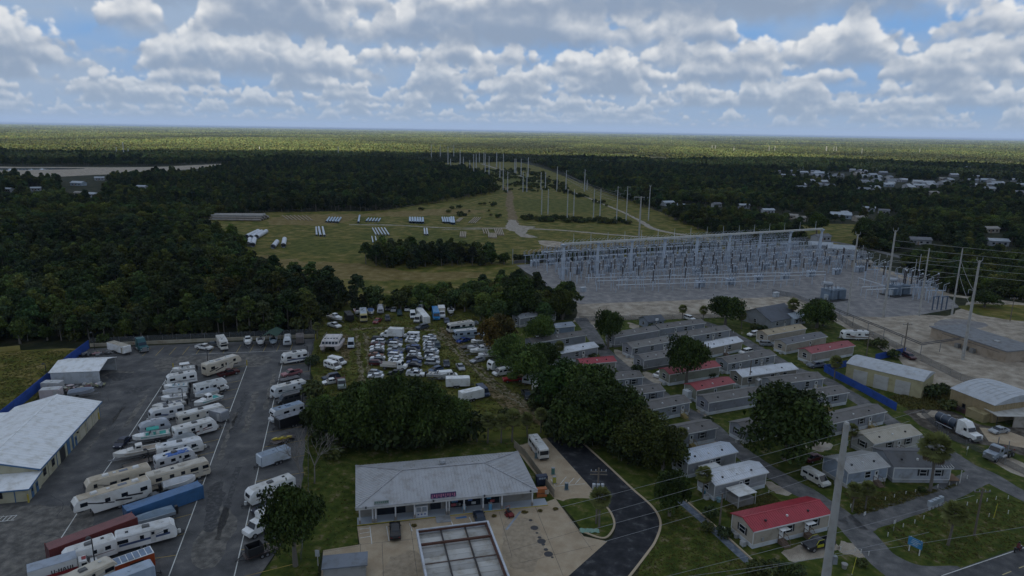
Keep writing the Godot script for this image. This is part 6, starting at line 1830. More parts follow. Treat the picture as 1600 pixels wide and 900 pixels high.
	park([
		["suv", 1068, 497, 1086, 503, WHITE, null, "white car by the sand yard fence"],
		["suv", 1183, 524, 1172, 526, WHITE, null, "white car beside the tan-roofed home"],
		["suv", 1188, 540, 1209, 541, [0.28, 0.30, 0.32], null, "silver car between two beige homes"],
		["pickup|parked_pickup|pickup", 1225, 531, 1208, 535, [0.02, 0.02, 0.022], null, "black pickup behind the silver car"],
		["suv", 1175, 551, 1155, 555, WHITE, null, "white car at the end of the brown home with a white roof"],
		["pickup|parked_pickup|pickup", 1287, 573, 1263, 575, [0.16, 0.18, 0.21], null, "grey pickup with an open bed by the long red-roofed home"],
		["sedan", 1026, 590, 1036, 586, WHITE, null, "white car hidden at the end of the sage home"],
		["van", 1257, 744, 1291, 763, [0.55, 0.54, 0.50], null, "white passenger van parked on the lawn by the street"],
		["pickup|parked_pickup|pickup", 1296, 851, 1259, 860, [0.016, 0.016, 0.018], null, "black pickup with a yellow cab side at the red-roofed home"],
		["sedan", 1262, 722, 1278, 716, [0.10, 0.012, 0.016], null, "dark red car under the big oak"],
		["sedan", 1573, 674, 1547, 678, [0.34, 0.36, 0.38], null, "silver car on the concrete beside the tank truck"],
		["suv", 1412, 556, 1428, 564, [0.07, 0.018, 0.022], null, "dark maroon car behind the yellow garage building"],
		["trailer 8.5", 1356, 531, 1313, 530, WHITE, [0.55, 0.55, 0.54], "white travel trailer parked by the substation fence"],
		["tank_truck", 1484, 672, 1534, 696, WHITE, null, "tank truck with a dark blue tank and a white cab"],
		["day_cab", 1565, 713, 1548, 719, [0.26, 0.30, 0.35], null, "old pale truck parked by the fence near the road bend"],
	], "vehicles parked in the mobile home park")
	for o in get_children():
		if o.get_meta("label", "") == "black pickup with a yellow cab side at the red-roofed home":
			for s in [-1, 1]:
				part(o, "door_frame", box, paint(0.42, 0.40, 0.02, 0.5), V(0.45, 1.0, s * 0.965), V(1.3, 0.5, 0.03))
				part(o, "window_frame", Shape.new().bar(V(1.2, 1.2, s * 0.87), V(0.6, 1.8, s * 0.73), 0.07, 0.07).bar(V(0.6, 1.8, s * 0.73), V(-0.4, 1.82, s * 0.73), 0.07, 0.07).done(), paint(0.42, 0.40, 0.02, 0.5))

func cottage(label: String, x0: float, y0: float, x1: float, y1: float, deep: float, wall: Array, roof: Array, high: float, attic: bool, category := "house", group := "") -> Node3D:
	var a := gp(x0, y0)
	var b := gp(x1, y1)
	var long := maxf(a.distance_to(b), 3.0)
	var o := thing("cottage" if category == "house" else "shed", label, category, a, yaw_of(b - a), group)
	var rm := paint(roof[0], roof[1], roof[2], 0.85)
	var ridge: float = high + deep * 0.24
	part(o, "walls", gable_walls(long, deep, 0, high, ridge), paint(wall[0], wall[1], wall[2], 0.8))
	var r := part(o, "roof", roof_slope(-0.4, long + 0.4, 0.4, high - 0.08, -deep / 2, ridge, 0.12), rm)
	part(r, "far_slope", roof_slope(-0.4, long + 0.4, -deep - 0.4, high - 0.08, -deep / 2, ridge, 0.12), rm)
	for x in [0.22, 0.78]:
		window(o, long * x, 1.5, 0.02, minf(1.2, long * 0.2), 1.1)
	door(o, long * 0.5, 0.05, 0.03, paint(0.5, 0.5, 0.48))
	window(o, -0.02, 1.5, -deep * 0.5, 1.1, 1.0, -PI / 2)
	if attic:
		part(o, "attic_window", box, paint(0.62, 0.64, 0.66), V(long * 0.5, high + 0.55, 0.42), V(1.0, 0.9, 0.3))
	return o

const HOUSES := [[1040, 322, 16, 0, "at the dirt clearing beyond the power lines"], [1060, 325, 9, 3, "next to the white one in the dirt clearing"], [1118, 324, 12, 1, "in the dirt clearing among tall trees"], [1158, 326, 13, 0, "at the end of the dirt clearing"], [1195, 334, 14, 0, "under the trees beyond the substation"], [1230, 342, 12, 2, "at the wood's edge above the meadow"], [1246, 346, 11, 2, "beside the beige one above the meadow"], [1252, 272, 24, 0, "far off above the dark wood"], [1275, 273, 26, 3, "next to the long white one far off"], [1222, 276, 14, 0, "small and alone in the far wood"], [1212, 270, 16, 1, "behind the small white one in the far wood"], [1306, 276, 22, 1, "in the far row of roofs"], [1340, 274, 26, 2, "in the middle of the far row of roofs"], [1362, 276, 24, 0, "at the end of the far row of roofs"], [1372, 279, 20, 0, "a little below the far row of roofs"], [1385, 292, 24, 3, "in the cluster of roofs among the trees"], [1395, 284, 22, 1, "behind the cluster of roofs"], [1430, 293, 20, 0, "with a bright gable in the cluster"], [1440, 290, 16, 1, "beside the bright gable in the cluster"], [1455, 305, 18, 2, "below the cluster of roofs"], [1470, 282, 20, 2, "above a wooded gap, brown"], [1485, 284, 18, 0, "above a wooded gap, white"], [1522, 278, 16, 0, "far over the trees near the plain"], [1535, 284, 24, 3, "long and low over the trees"], [1545, 291, 18, 0, "with a bright front over the trees"], [1558, 254, 26, 2, "on the sunlit edge of the plain"], [1575, 256, 26, 2, "next to another on the sunlit edge of the plain"], [1592, 292, 20, 0, "at the wooded rim with a bright side"], [1588, 304, 22, 1, "low at the wooded rim"], [1350, 247, 24, 0, "on the lit plain beside poles"], [1385, 251, 18, 0, "on the lit plain by a hedge"], [1300, 341, 22, 3, "by the meadow lane, long and low"], [1318, 338, 12, 0, "behind the long low one by the meadow lane"], [1340, 346, 14, 2, "at the head of the meadow lane"], [1350, 330, 14, 0, "in the trees above the meadow lane"], [1375, 334, 12, 1, "in the trees by the substation poles"], [1425, 382, 17, 1, "with a bright porch above the substation poles"], [1543, 364, 15, 2, "hidden in trees above the sand road"], [1548, 384, 16, 0, "with a pale yard above the sand road"], [1472, 428, 12, 2, "behind the poles at the wood's foot"], [1545, 428, 13, 1, "low among shrubs behind the poles"], [1265, 390, 18, 0, "long and white beside the substation corner"], [1296, 396, 20, 0, "longest and white beside the lane"], [1320, 404, 16, 1, "beside the lane with a dark roof"], [1340, 420, 12, 2, "at the lane's lower end"], [1280, 378, 16, 1, "behind the white ones by the lane"], [50, 299, 12, 0, "alone in the wood near the river flat"], [112, 290, 20, 3, "blue in the wood near the river flat"], [150, 282, 14, 0, "bright in the wood below the river flat"], [138, 308, 15, 0, "lowest in the wood near the river flat"], [118, 306, 12, 2, "brown in the wood near the river flat"], [215, 296, 14, 0, "small and far from the others in the wood"], [8, 300, 12, 0, "beside a bright one in the wood"], [270, 246, 30, 0, "by the far tree line beyond the river flat"], [338, 247, 26, 0, "at the end of the far tree line"], [20, 246, 30, 0, "white beyond the river flat"], [1040, 238, 34, 0, "white on the lit plain in the distance"], [1010, 236, 30, 2, "brown on the lit plain in the distance"], [1056, 237, 30, 1, "grey on the lit plain in the distance"]]

func far_houses() -> void:
	rng.seed = 9
	var tones := [[[0.36, 0.38, 0.40], [0.34, 0.37, 0.40], "white house with a pale roof"], [[0.36, 0.37, 0.38], [0.14, 0.145, 0.155], "grey house with a dark roof"], [[0.40, 0.36, 0.30], [0.26, 0.24, 0.21], "beige house with a brown roof"], [[0.30, 0.36, 0.42], [0.36, 0.40, 0.44], "blue grey house with a metal roof"]]
	for w in HOUSES:
		var t: Array = tones[w[3]]
		var a := gp(w[0] - 2.0, w[1])
		var long: float = w[2] * 0.72
		var turn := rng.randf_range(-0.5, 0.5)
		var b := a + V(cos(turn), 0, -sin(turn)) * long
		var o := thing("house", t[2] + " " + w[4], "house", a, yaw_of(b - a), "houses scattered in the woods")
		var deep := long * 0.55
		var high := 3.2 if long < 24 else 4.2
		var ridge: float = high + deep * 0.22
		var rm := paint(t[1][0], t[1][1], t[1][2], 0.7)
		part(o, "walls", gable_walls(long, deep, 0, high, ridge), paint(t[0][0], t[0][1], t[0][2], 0.8))
		var r := part(o, "roof", roof_slope(-0.5, long + 0.5, 0.5, high - 0.1, -deep / 2, ridge, 0.15), rm)
		part(r, "far_slope", roof_slope(-0.5, long + 0.5, -deep - 0.5, high - 0.1, -deep / 2, ridge, 0.15), rm)
		for k in 3:
			part(o, "window", box, glass_mat, V(long * (0.2 + 0.3 * k), high * 0.52, 0.03), V(1.4, 1.2, 0.08))
		part(o, "door", box, paint(0.3, 0.2, 0.15), V(long * 0.36, 1.05, 0.03), V(1.0, 2.1, 0.08))
	for k in 64:     # the suburb's roofs, too far to tell one from the next
		var p: Vector3 = suburb[k]
		var o := thing("far_house", "small pale house among the trees of the far suburb", "house", p, rng.randf_range(-0.6, 0.6), "small houses of the far suburb")
		var l := rng.randf_range(9, 14)
		var tone := rng.randf_range(0.2, 0.5)
		part(o, "walls", gable_walls(l, 9, 0, 3.4, 5.6), paint(snappedf(tone, 0.1), snappedf(tone, 0.1), snappedf(tone, 0.1) + 0.02))
		part(o, "roof", roof_slope(-0.5, l + 0.5, 0.5, 3.3, -4.5, 5.6, 0.15), paint(0.18 + 0.1 * (k % 3), 0.20 + 0.1 * (k % 3), 0.22 + 0.1 * (k % 3), 0.7))
		part(o, "far_slope", roof_slope(-0.5, l + 0.5, -9.5, 3.3, -4.5, 5.6, 0.15), paint(0.3, 0.32, 0.34, 0.7))
	# the church with a green roof on the lit plain
	var c := gp(1140, 241)
	var ch := thing("church", "large building with a pale green roof and a spire on the lit plain", "church", c, 0.1)
	ch.scale *= 0.6
	part(ch, "walls", gable_walls(60, 34, 0, 9, 20), paint(0.40, 0.385, 0.35))
	var cr := part(ch, "roof", roof_slope(-1, 61, 1, 8.7, -17, 20, 0.4), paint(0.14, 0.22, 0.20, 0.6))
	part(cr, "far_slope", roof_slope(-1, 61, -35, 8.7, -17, 20, 0.4), paint(0.14, 0.22, 0.20, 0.6))
	part(ch, "wing", gable_walls(30, 20, 0, 6, 11), paint(0.5, 0.48, 0.44), V(-30.5, 0, 2))
	part(ch, "wing_roof", roof_slope(-31, -0.3, 3, 5.8, -8, 11, 0.4), paint(0.14, 0.22, 0.20, 0.6))
	part(ch, "spire", Shape.new().pipe(V(30, 20, -17), V(30, 44, -17), 2.4, 0.2, 8).done(), paint(0.56, 0.54, 0.5))

func lot_buildings() -> void:
	# the long cream building with a white roof and blue trim
	var a := gp(63, 761)
	var b := gp(157, 652)
	var o := thing("storage_building", "long cream metal building with a white roof and blue trim", "building", a, yaw_of(b - a))
	var long := a.distance_to(b)
	var wide := 17.0
	var cream := paint(0.40, 0.375, 0.265, 0.7)
	var blue := paint(0.05, 0.13, 0.25, 0.6)
	var rm := paint(0.74, 0.75, 0.75, 0.5)
	var y1 := 3.8
	var y2 := 6.2
	# x runs away from the camera, so the far side of the wall is to the left: z from 0 to -wide
	part(o, "walls", gable_walls(long, wide, 0, y1, y2), cream)
	var r := part(o, "roof", roof_slope(-0.4, long + 0.4, 0.6, y1 - 0.05, -wide / 2, y2, 0.12, 1.0, 0.04), rm)
	part(r, "far_slope", roof_slope(-0.4, long + 0.4, -wide - 0.6, y1 - 0.05, -wide / 2, y2, 0.12, 1.0, 0.04), rm)
	part(r, "ridge_cap", Shape.new().slab(V(-0.42, y2 + 0.08, -wide / 2 - 0.2), V(long + 0.42, y2 + 0.16, -wide / 2 + 0.2)).done(), rm)
	part(r, "eave_trim", Shape.new().slab(V(-0.45, y1 - 0.22, 0.6), V(long + 0.45, y1 + 0.08, 0.68)).done(), blue)
	part(r, "gable_trim", Shape.new().bar(V(-0.44, y1 + 0.0, 0.6), V(-0.44, y2 + 0.05, -wide / 2), 0.12, 0.26).done(), blue)
	part(o, "side_wing", Shape.new().slab(V(long * 0.1, 0, -22), V(long - 1, 3.0, -17.05)).done(), cream)
	part(o, "wing_roof", Shape.new().slab(V(long * 0.1 - 0.4, 3.0, -22.4), V(long - 0.7, 3.12, -17.6)).done(), rm)
	for k in 9:
		var x := long * k / 8.0
		part(o, "pilaster", box, blue if k % 2 == 0 else paint(0.30, 0.29, 0.22), V(clampf(x, 0.1, long - 0.1), y1 / 2 - 0.1, 0.03), V(0.14, y1 - 0.2, 0.1))
	for x in [0.05, 0.17]:
		window(o, long * x + 0.9, 1.9, 0.02, 1.1, 1.3, 0.0, black)
	part(o, "roller_door", box, black, V(long * 0.335, 1.4, 0.02), V(2.4, 2.8, 0.06))
	part(o, "blue_panel", box, blue, V(long * 0.43, 1.5, 0.03), V(1.4, 3.0, 0.08))
	door(o, long * 0.55, 0.0, 0.03, blue)
	part(o, "blue_panel", box, blue, V(long * 0.50, 1.4, 0.03), V(0.9, 2.8, 0.08))
	part(o, "wall_lamp", box, black, V(long * 0.58, 2.5, 0.15), V(0.35, 0.25, 0.3))
	for k in 3:
		part(o, "storage_door", box, paint(0.46, 0.43, 0.33, 0.6), V(long * (0.66 + 0.12 * k), 1.35, 0.03), V(long * 0.1, 2.7, 0.07))
	# the lower office at its near end
	var an := thing("office_annex", "low cream office with a white roof and a blue door", "building", gp(46, 783), yaw_of(b - a))
	var al := 5.2
	part(an, "walls", Shape.new().slab(V(0, 0, -12), V(al, 2.7, 0)).done(), cream)
	var ar := part(an, "roof", Shape.new().profile(outline([-0.7, 2.62, al + 0.0, 3.25, al + 0.0, 3.37, -0.7, 2.76]), func(_p: Vector2) -> float: return 7.5).done(), rm, V(0, 0, -7))
	part(ar, "edge_trim", Shape.new().slab(V(-0.78, 2.55, -7.5), V(-0.7, 2.8, 7.5)).done(), blue)
	part(ar, "edge_trim", Shape.new().bar(V(-0.7, 2.68, 7.54), V(al, 3.3, 7.54), 0.08, 0.25).done(), blue)
	door(an, 1.6, 0, 0.03, blue)
	door(an, 3.6, 0, 0.03, blue)
	window(an, -0.02, 1.6, -5.0, 1.5, 1.1, -PI / 2, black)
	for z in [-2.2, -9.0]:
		part(an, "pilaster", box, blue, V(-0.03, 1.3, z), V(0.1, 2.6, 0.14))
	# the separate shed
	a = gp(81, 602)
	b = gp(157, 599)
	var sh := thing("white_shed", "white metal shed open at one end beside the blue fence", "building", a, yaw_of(b - a))
	long = a.distance_to(b)
	wide = 11.0
	var pale := paint(0.46, 0.49, 0.52, 0.6)
	part(sh, "walls", Shape.new().slab(V(0, 0, -0.12), V(long, 3.6, 0)).slab(V(0, 0, -wide), V(long, 3.6, -wide + 0.12)).slab(V(0, 0, -wide + 0.12), V(0.12, 3.6, -0.12)).done(), pale)
	var sr := part(sh, "roof", roof_slope(-0.3, long + 0.3, 0.4, 3.55, -wide / 2, 5.0, 0.1, 0.9, 0.04), rm)
	part(sr, "far_slope", roof_slope(-0.3, long + 0.3, -wide - 0.4, 3.55, -wide / 2, 5.0, 0.1, 0.9, 0.04), rm)
	part(sh, "gable", Shape.new().profile(outline([0, 3.6, -wide, 3.6, -wide / 2, 4.95]), func(_p: Vector2) -> float: return 0.06).done(), pale, V(0.06, 0, 0), Vector3.ONE, V(0, PI / 2, 0) + V(0, PI, 0))
	for k in 8:
		part(sh, "wall_rib", box, pale, V(long * (k + 0.5) / 8, 1.8, 0.02), V(0.1, 3.5, 0.06))
	part(sh, "base_rail", box, paint(0.1, 0.1, 0.1), V(long / 2, 0.08, 0.03), V(long, 0.16, 0.06))
	# two small trailers, scrap and a yellow barrier beside the sheds
	park([["box_trailer 4.2", 68, 612, 98, 612, [0.40, 0.40, 0.40], [0.45, 0.46, 0.46], "silver box trailer squeezed behind the cream building"],
		["box_trailer 4.2", 66, 624, 96, 622, [0.50, 0.44, 0.44], [0.45, 0.46, 0.46], "white box trailer with a red band behind the cream building"],
		["covered_boat 5.5", 112, 622, 144, 618, [0.3, 0.32, 0.36], [0.18, 0.21, 0.26], "boat under a grey tarp behind the cream building"]], "vehicles stored in the paved lot")
	rng.seed = 21
	for q in [[101, 608, 160, 604, 26, "heap of pale scrap and boxes along the white shed"], [132, 556, 178, 553, 22, "heap of dark scrap and broken boats by the blue fence"]]:
		var p := gp(q[0], q[1])
		var e := gp(q[2], q[3])
		var heap := thing("scrap_heap", q[5], "scrap heap", (p + e) / 2)
		for k in q[4]:
			var w := p.lerp(e, rng.randf()) - (p + e) / 2 + V(0, 0, rng.randf_range(-1.2, 1.2))
			var tone: float = rng.randf_range(0.3, 0.6) if q[5].contains("pale") and rng.randf() < 0.6 else rng.randf_range(0.02, 0.2)
			part(heap, "scrap_piece", box, paint(snappedf(tone, 0.1) + 0.02, snappedf(tone * rng.randf_range(0.85, 1.0), 0.1) + 0.02, snappedf(tone * 0.8, 0.1) + 0.02), w + V(0, rng.randf_range(0.15, 0.9), 0), V(rng.randf_range(0.4, 2.4), rng.randf_range(0.15, 0.7), rng.randf_range(0.3, 1.1)), V(rng.randf_range(-0.4, 0.4), rng.randf() * PI, rng.randf_range(-0.4, 0.4)))
	var yb := thing("yellow_barrier", "faded yellow wall at the edge of the rough field", "barrier", gp(-10, 551), yaw_of(gp(32, 547) - gp(-10, 551)))
	var yl := gp(-10, 551).distance_to(gp(32, 547))
	for k in 4:
		part(yb, "wall_panel", box, paint(0.30, 0.25, 0.07, 0.8), V(yl * (k + 0.5) / 4, 0.75, 0), V(yl / 4 - 0.06, 1.5, 0.2))

func wall_run(called: String, label: String, category: String, pts: Array, panel: float, high: float, thick: float, m: Material, post: Material = null, from := 0.0) -> Node3D:     # a run of panels between posts along a line of pixels
	var line := ground_px(pts)
	var o := thing(called, label, category, V(line[0].x, 0, line[0].y))
	for k in line.size() - 1:
		var a: Vector2 = line[k]
		var b: Vector2 = line[k + 1]
		var n := maxi(1, int(round(a.distance_to(b) / panel)))
		var turn := yaw_of(V(b.x - a.x, 0, b.y - a.y))
		for j in n:
			var p: Vector2 = a.lerp(b, (j + 0.5) / n) - line[0]
			part(o, "panel", box, m, V(p.x, from + high / 2, p.y), V(a.distance_to(b) / n - (0.02 if post == null else 0.06), high, thick), V(0, turn, 0))
			if post:
				var q: Vector2 = a.lerp(b, float(j) / n) - line[0]
				part(o, "post", tube, post, V(q.x, (from + high) / 2 + 0.05, q.y), V(0.09, from + high + 0.1, 0.09))
	return o

func fences() -> void:
	var blue := paint(0.018, 0.07, 0.33, 0.6)
	var mesh := StandardMaterial3D.new()
	mesh.albedo_color = Color(0.36, 0.37, 0.38, 0.30)
	mesh.transparency = BaseMaterial3D.TRANSPARENCY_ALPHA
	mesh.roughness = 0.7
	var grey := paint(0.22, 0.22, 0.22, 0.6, 0.3, false)
	wall_run("blue_fence", "bright blue fabric fence between the rough field and the storage lot", "fence", [-40, 696, 0, 661, 33, 634, 80, 594, 107, 569, 140, 544], 3.0, 2.7, 0.06, blue)
	wall_run("blue_fence", "bright blue fabric fence below the yellow garage building", "fence", [1287, 580, 1300, 588, 1350, 614, 1400, 642], 3.0, 2.1, 0.06, blue)
	wall_run("blue_fence", "short bright blue fabric fence behind the yellow garage building", "fence", [1367, 563, 1414, 553], 3.0, 2.1, 0.06, blue)
	wall_run("blue_fence", "short bright blue fabric fence before the yellow garage building", "fence", [1287, 580, 1322, 573], 3.0, 2.0, 0.06, blue)
	wall_run("block_wall", "low cream block wall along the back of the storage lot", "wall", [141, 542, 320, 534, 492, 527], 3.0, 1.1, 0.25, paint(0.36, 0.32, 0.24, 0.85))
	wall_run("wire_fence", "wire mesh fence behind the low cream block wall", "fence", [141, 539, 320, 531, 492, 524], 4.0, 2.3, 0.02, mesh, grey)
	wall_run("wire_fence", "wire mesh fence between the storage lot and the grass lot", "fence", [492, 527, 486, 560, 484, 620, 482, 700, 482, 778, 470, 880], 4.0, 1.9, 0.02, mesh, grey)
	wall_run("wire_fence", "wire mesh fence between the sand yard and the home park", "fence", [905, 502, 1000, 500, 1100, 498, 1285, 493], 4.0, 1.9, 0.02, mesh, grey)
	wall_run("wire_fence", "wire mesh fence along the substation's angled side", "fence", [1330, 512, 1400, 545, 1440, 565, 1500, 595, 1600, 630], 4.0, 2.2, 0.02, mesh, grey)
	wall_run("wire_fence", "wire mesh fence round the near corner of the substation gravel", "fence", [1206, 459, 1240, 466, 1300, 492, 1330, 512], 4.0, 2.2, 0.02, mesh, grey)
	wall_run("wire_fence", "wire mesh fence along the street bend by the tank truck yard", "fence", [1440, 648, 1480, 684, 1540, 712, 1600, 742], 4.0, 1.5, 0.02, mesh, grey)
	wall_run("wood_fence", "tan board fence along the concrete strip beside the shop", "fence", [803, 699, 820, 714, 866, 778], 1.9, 1.7, 0.06, paint(0.26, 0.225, 0.17, 0.9), paint(0.2, 0.17, 0.13))
	wall_run("concrete_barrier", "dark low wall behind the substation gravel", "wall", [803, 412, 880, 406, 960, 401], 4.0, 1.6, 0.3, paint(0.12, 0.115, 0.12))
	# a dark pipe carried on posts along the substation's angled side
	var pr := thing("pipe_rack", "dark elevated pipe on grey posts along the substation", "pipe rack", gp(1290, 491))
	var pts := [gp(1290, 491), gp(1332, 509), gp(1380, 529), gp(1438, 554), gp(1497, 545)]
	for k in pts.size() - 1:
		var a: Vector3 = pts[k] - pts[0]
		var b: Vector3 = pts[k + 1] - pts[0]
		for off in [0.0, 0.5]:
			part(pr, "pipe", Shape.new().pipe(a + V(0, 3.3 + off, 0), b + V(0, 3.3 + off, 0), 0.14, 0.14, 8).done(), paint(0.05, 0.05, 0.055, 0.5))
		var n := maxi(2, int(a.distance_to(b) / 6.0))
		for j in n:
			part(pr, "post", tube, grey, a.lerp(b, float(j) / n) + V(0, 1.7, 0), V(0.22, 3.4, 0.22))

func right_buildings() -> void:
	# arched-roof garages
	for q in [["yellow metal garage building with three roller doors and an arched roof", 1320, 594, 1438, 624, 10.5, 5.0, [0.42, 0.38, 0.22], 3], ["tan metal warehouse with an arched pale roof beside the earth yard", 1482, 633, 1549, 661, 17.0, 4.6, [0.30, 0.235, 0.13], 0]]:
		var a := gp(q[1], q[2])
		var b := gp(q[3], q[4])
		var long := a.distance_to(b)
		var wide: float = q[5]
		var h: float = q[6]
		var o := thing("metal_warehouse", q[0], "warehouse", a, yaw_of(b - a))
		var wall := paint(q[7][0], q[7][1], q[7][2], 0.7)
		part(o, "walls", Shape.new().slab(V(0, 0, -wide), V(long, h, 0)).done(), wall)
		var arch := [-0.2, h]
		var back := []
		for k in 9:
			var t := k / 8.0
			arch.append_array([t * wide * 1.04 - 0.2, h + sin(PI * t) * wide * 0.10 + 0.08])
		arch.append_array([wide + 0.2, h])
		var rf := part(o, "roof", Shape.new().profile(outline(arch), func(_p: Vector2) -> float: return long / 2 + 0.2).done(), paint(0.40, 0.42, 0.44, 0.5), V(long / 2, 0, 0), Vector3.ONE, V(0, PI / 2, 0))
		for k in int(long / 1.4):
			for j in 8:
				var t0 := j / 8.0
				var t1 := (j + 1) / 8.0
				if k == 0 and j == 0:
					back.clear()
				var p0 := V(1.4 * k + 0.6, h + sin(PI * t0) * wide * 0.10 + 0.12, -t0 * wide)
				var p1 := V(1.4 * k + 0.6, h + sin(PI * t1) * wide * 0.10 + 0.12, -t1 * wide)
				back.append([p0, p1])
		var seam := Shape.new()
		for s in back:
			seam.bar(s[0], s[1], 0.08, 0.06)
		part(o, "roof_seams", seam.done(), paint(0.46, 0.48, 0.50, 0.5))
		var ribs := Shape.new()
		for k in int(long / 0.9):
			ribs.slab(V(0.45 + 0.9 * k, 0.05, 0.0), V(0.55 + 0.9 * k, h - 0.1, 0.05))
		for k in int(wide / 0.9):
			ribs.slab(V(long, 0.05, -0.5 - 0.9 * k), V(long + 0.05, h - 0.1, -0.4 - 0.9 * k))
		part(o, "wall_ribs", ribs.done(), wall)
		for k in q[8]:
			var d := part(o, "roller_door", box, paint(0.46, 0.455, 0.42, 0.7), V(long * (0.17 + 0.28 * k) + 0.6, 1.95, 0.05), V(long * 0.19, 3.9, 0.12))
			for j in 8:
				part(d, "door_slat", box, paint(0.42, 0.415, 0.39, 0.7), V(0, -0.45 + 0.12 * j, 0.5), V(0.99, 0.02, 0.25))
		if q[8] == 0:
			part(o, "lean_to", Shape.new().slab(V(long * 0.55, 0, 0.05), V(long * 0.95, 2.2, 2.2)).done(), paint(0.30, 0.25, 0.13))
			for k in 6:
				part(o, "stored_box", box, paint(0.05 + 0.03 * (k % 3), 0.05, 0.05), V(long * (0.22 + 0.05 * k), 0.5, 0.9), V(0.8, 1.0 + 0.2 * (k % 2), 0.9))
			door(o, long * 0.35, 0, 0.04, black)
		else:
			door(o, long + 0.03, 0, -wide * 0.45, paint(0.40, 0.36, 0.21), 0.9, 2.0, PI / 2)
	# flat-roofed carport and block building at the frame's edge
	var cp := thing("carport", "pale flat carport beside the tan warehouse", "carport", gp(1562, 668), 0.0)
	part(cp, "roof", Shape.new().slab(V(-1, 2.8, -8), V(12, 2.95, 0)).done(), paint(0.44, 0.43, 0.40))
	for q in [[-0.8, -0.2], [5, -0.2], [11.8, -0.2], [-0.8, -7.8], [11.8, -7.8]]:
		part(cp, "post", tube, black, V(q[0], 1.4, q[1]), V(0.15, 2.8, 0.15))
	part(cp, "back_wall", Shape.new().slab(V(-0.9, 0, -7.9), V(11.9, 2.7, -7.7)).done(), paint(0.33, 0.30, 0.26))
	part(cp, "side_wall", Shape.new().slab(V(3.2, 0, -0.3), V(12, 2.7, -0.1)).done(), paint(0.33, 0.30, 0.26))
	# long block building in the sand yard
	var a := gp(1453, 527)
	var b := gp(1570, 567)
	var o := thing("block_building", "long low tan block building with a flat grey roof in the sand yard", "building", a, yaw_of(b - a))
	var long := a.distance_to(b)
	part(o, "walls", Shape.new().slab(V(0, 0, -13), V(long, 3.6, 0)).done(), paint(0.36, 0.295, 0.225, 0.9))
	part(o, "roof", Shape.new().slab(V(-0.5, 3.6, -13.5), V(long + 0.5, 3.95, 0.5)).done(), paint(0.185, 0.19, 0.195, 0.9))
	for k in 3:
		part(o, "cooling_unit", box, paint(0.20, 0.20, 0.19), V(long * (0.42 + 0.1 * k), 0.7, 0.9), V(1.4, 1.4, 1.2))
	part(o, "door", box, black, V(long + 0.03, 1.2, -9), V(0.08, 2.3, 1.4))
	part(o, "roof_hatch", box, paint(0.3, 0.3, 0.29), V(long * 0.7, 4.1, -6), V(1.6, 0.35, 1.6))
	part(o, "pipe_rail", Shape.new().bar(V(long * 0.2, 3.1, 1.2), V(long * 0.95, 3.1, 1.2), 0.1, 0.1).done(), black)

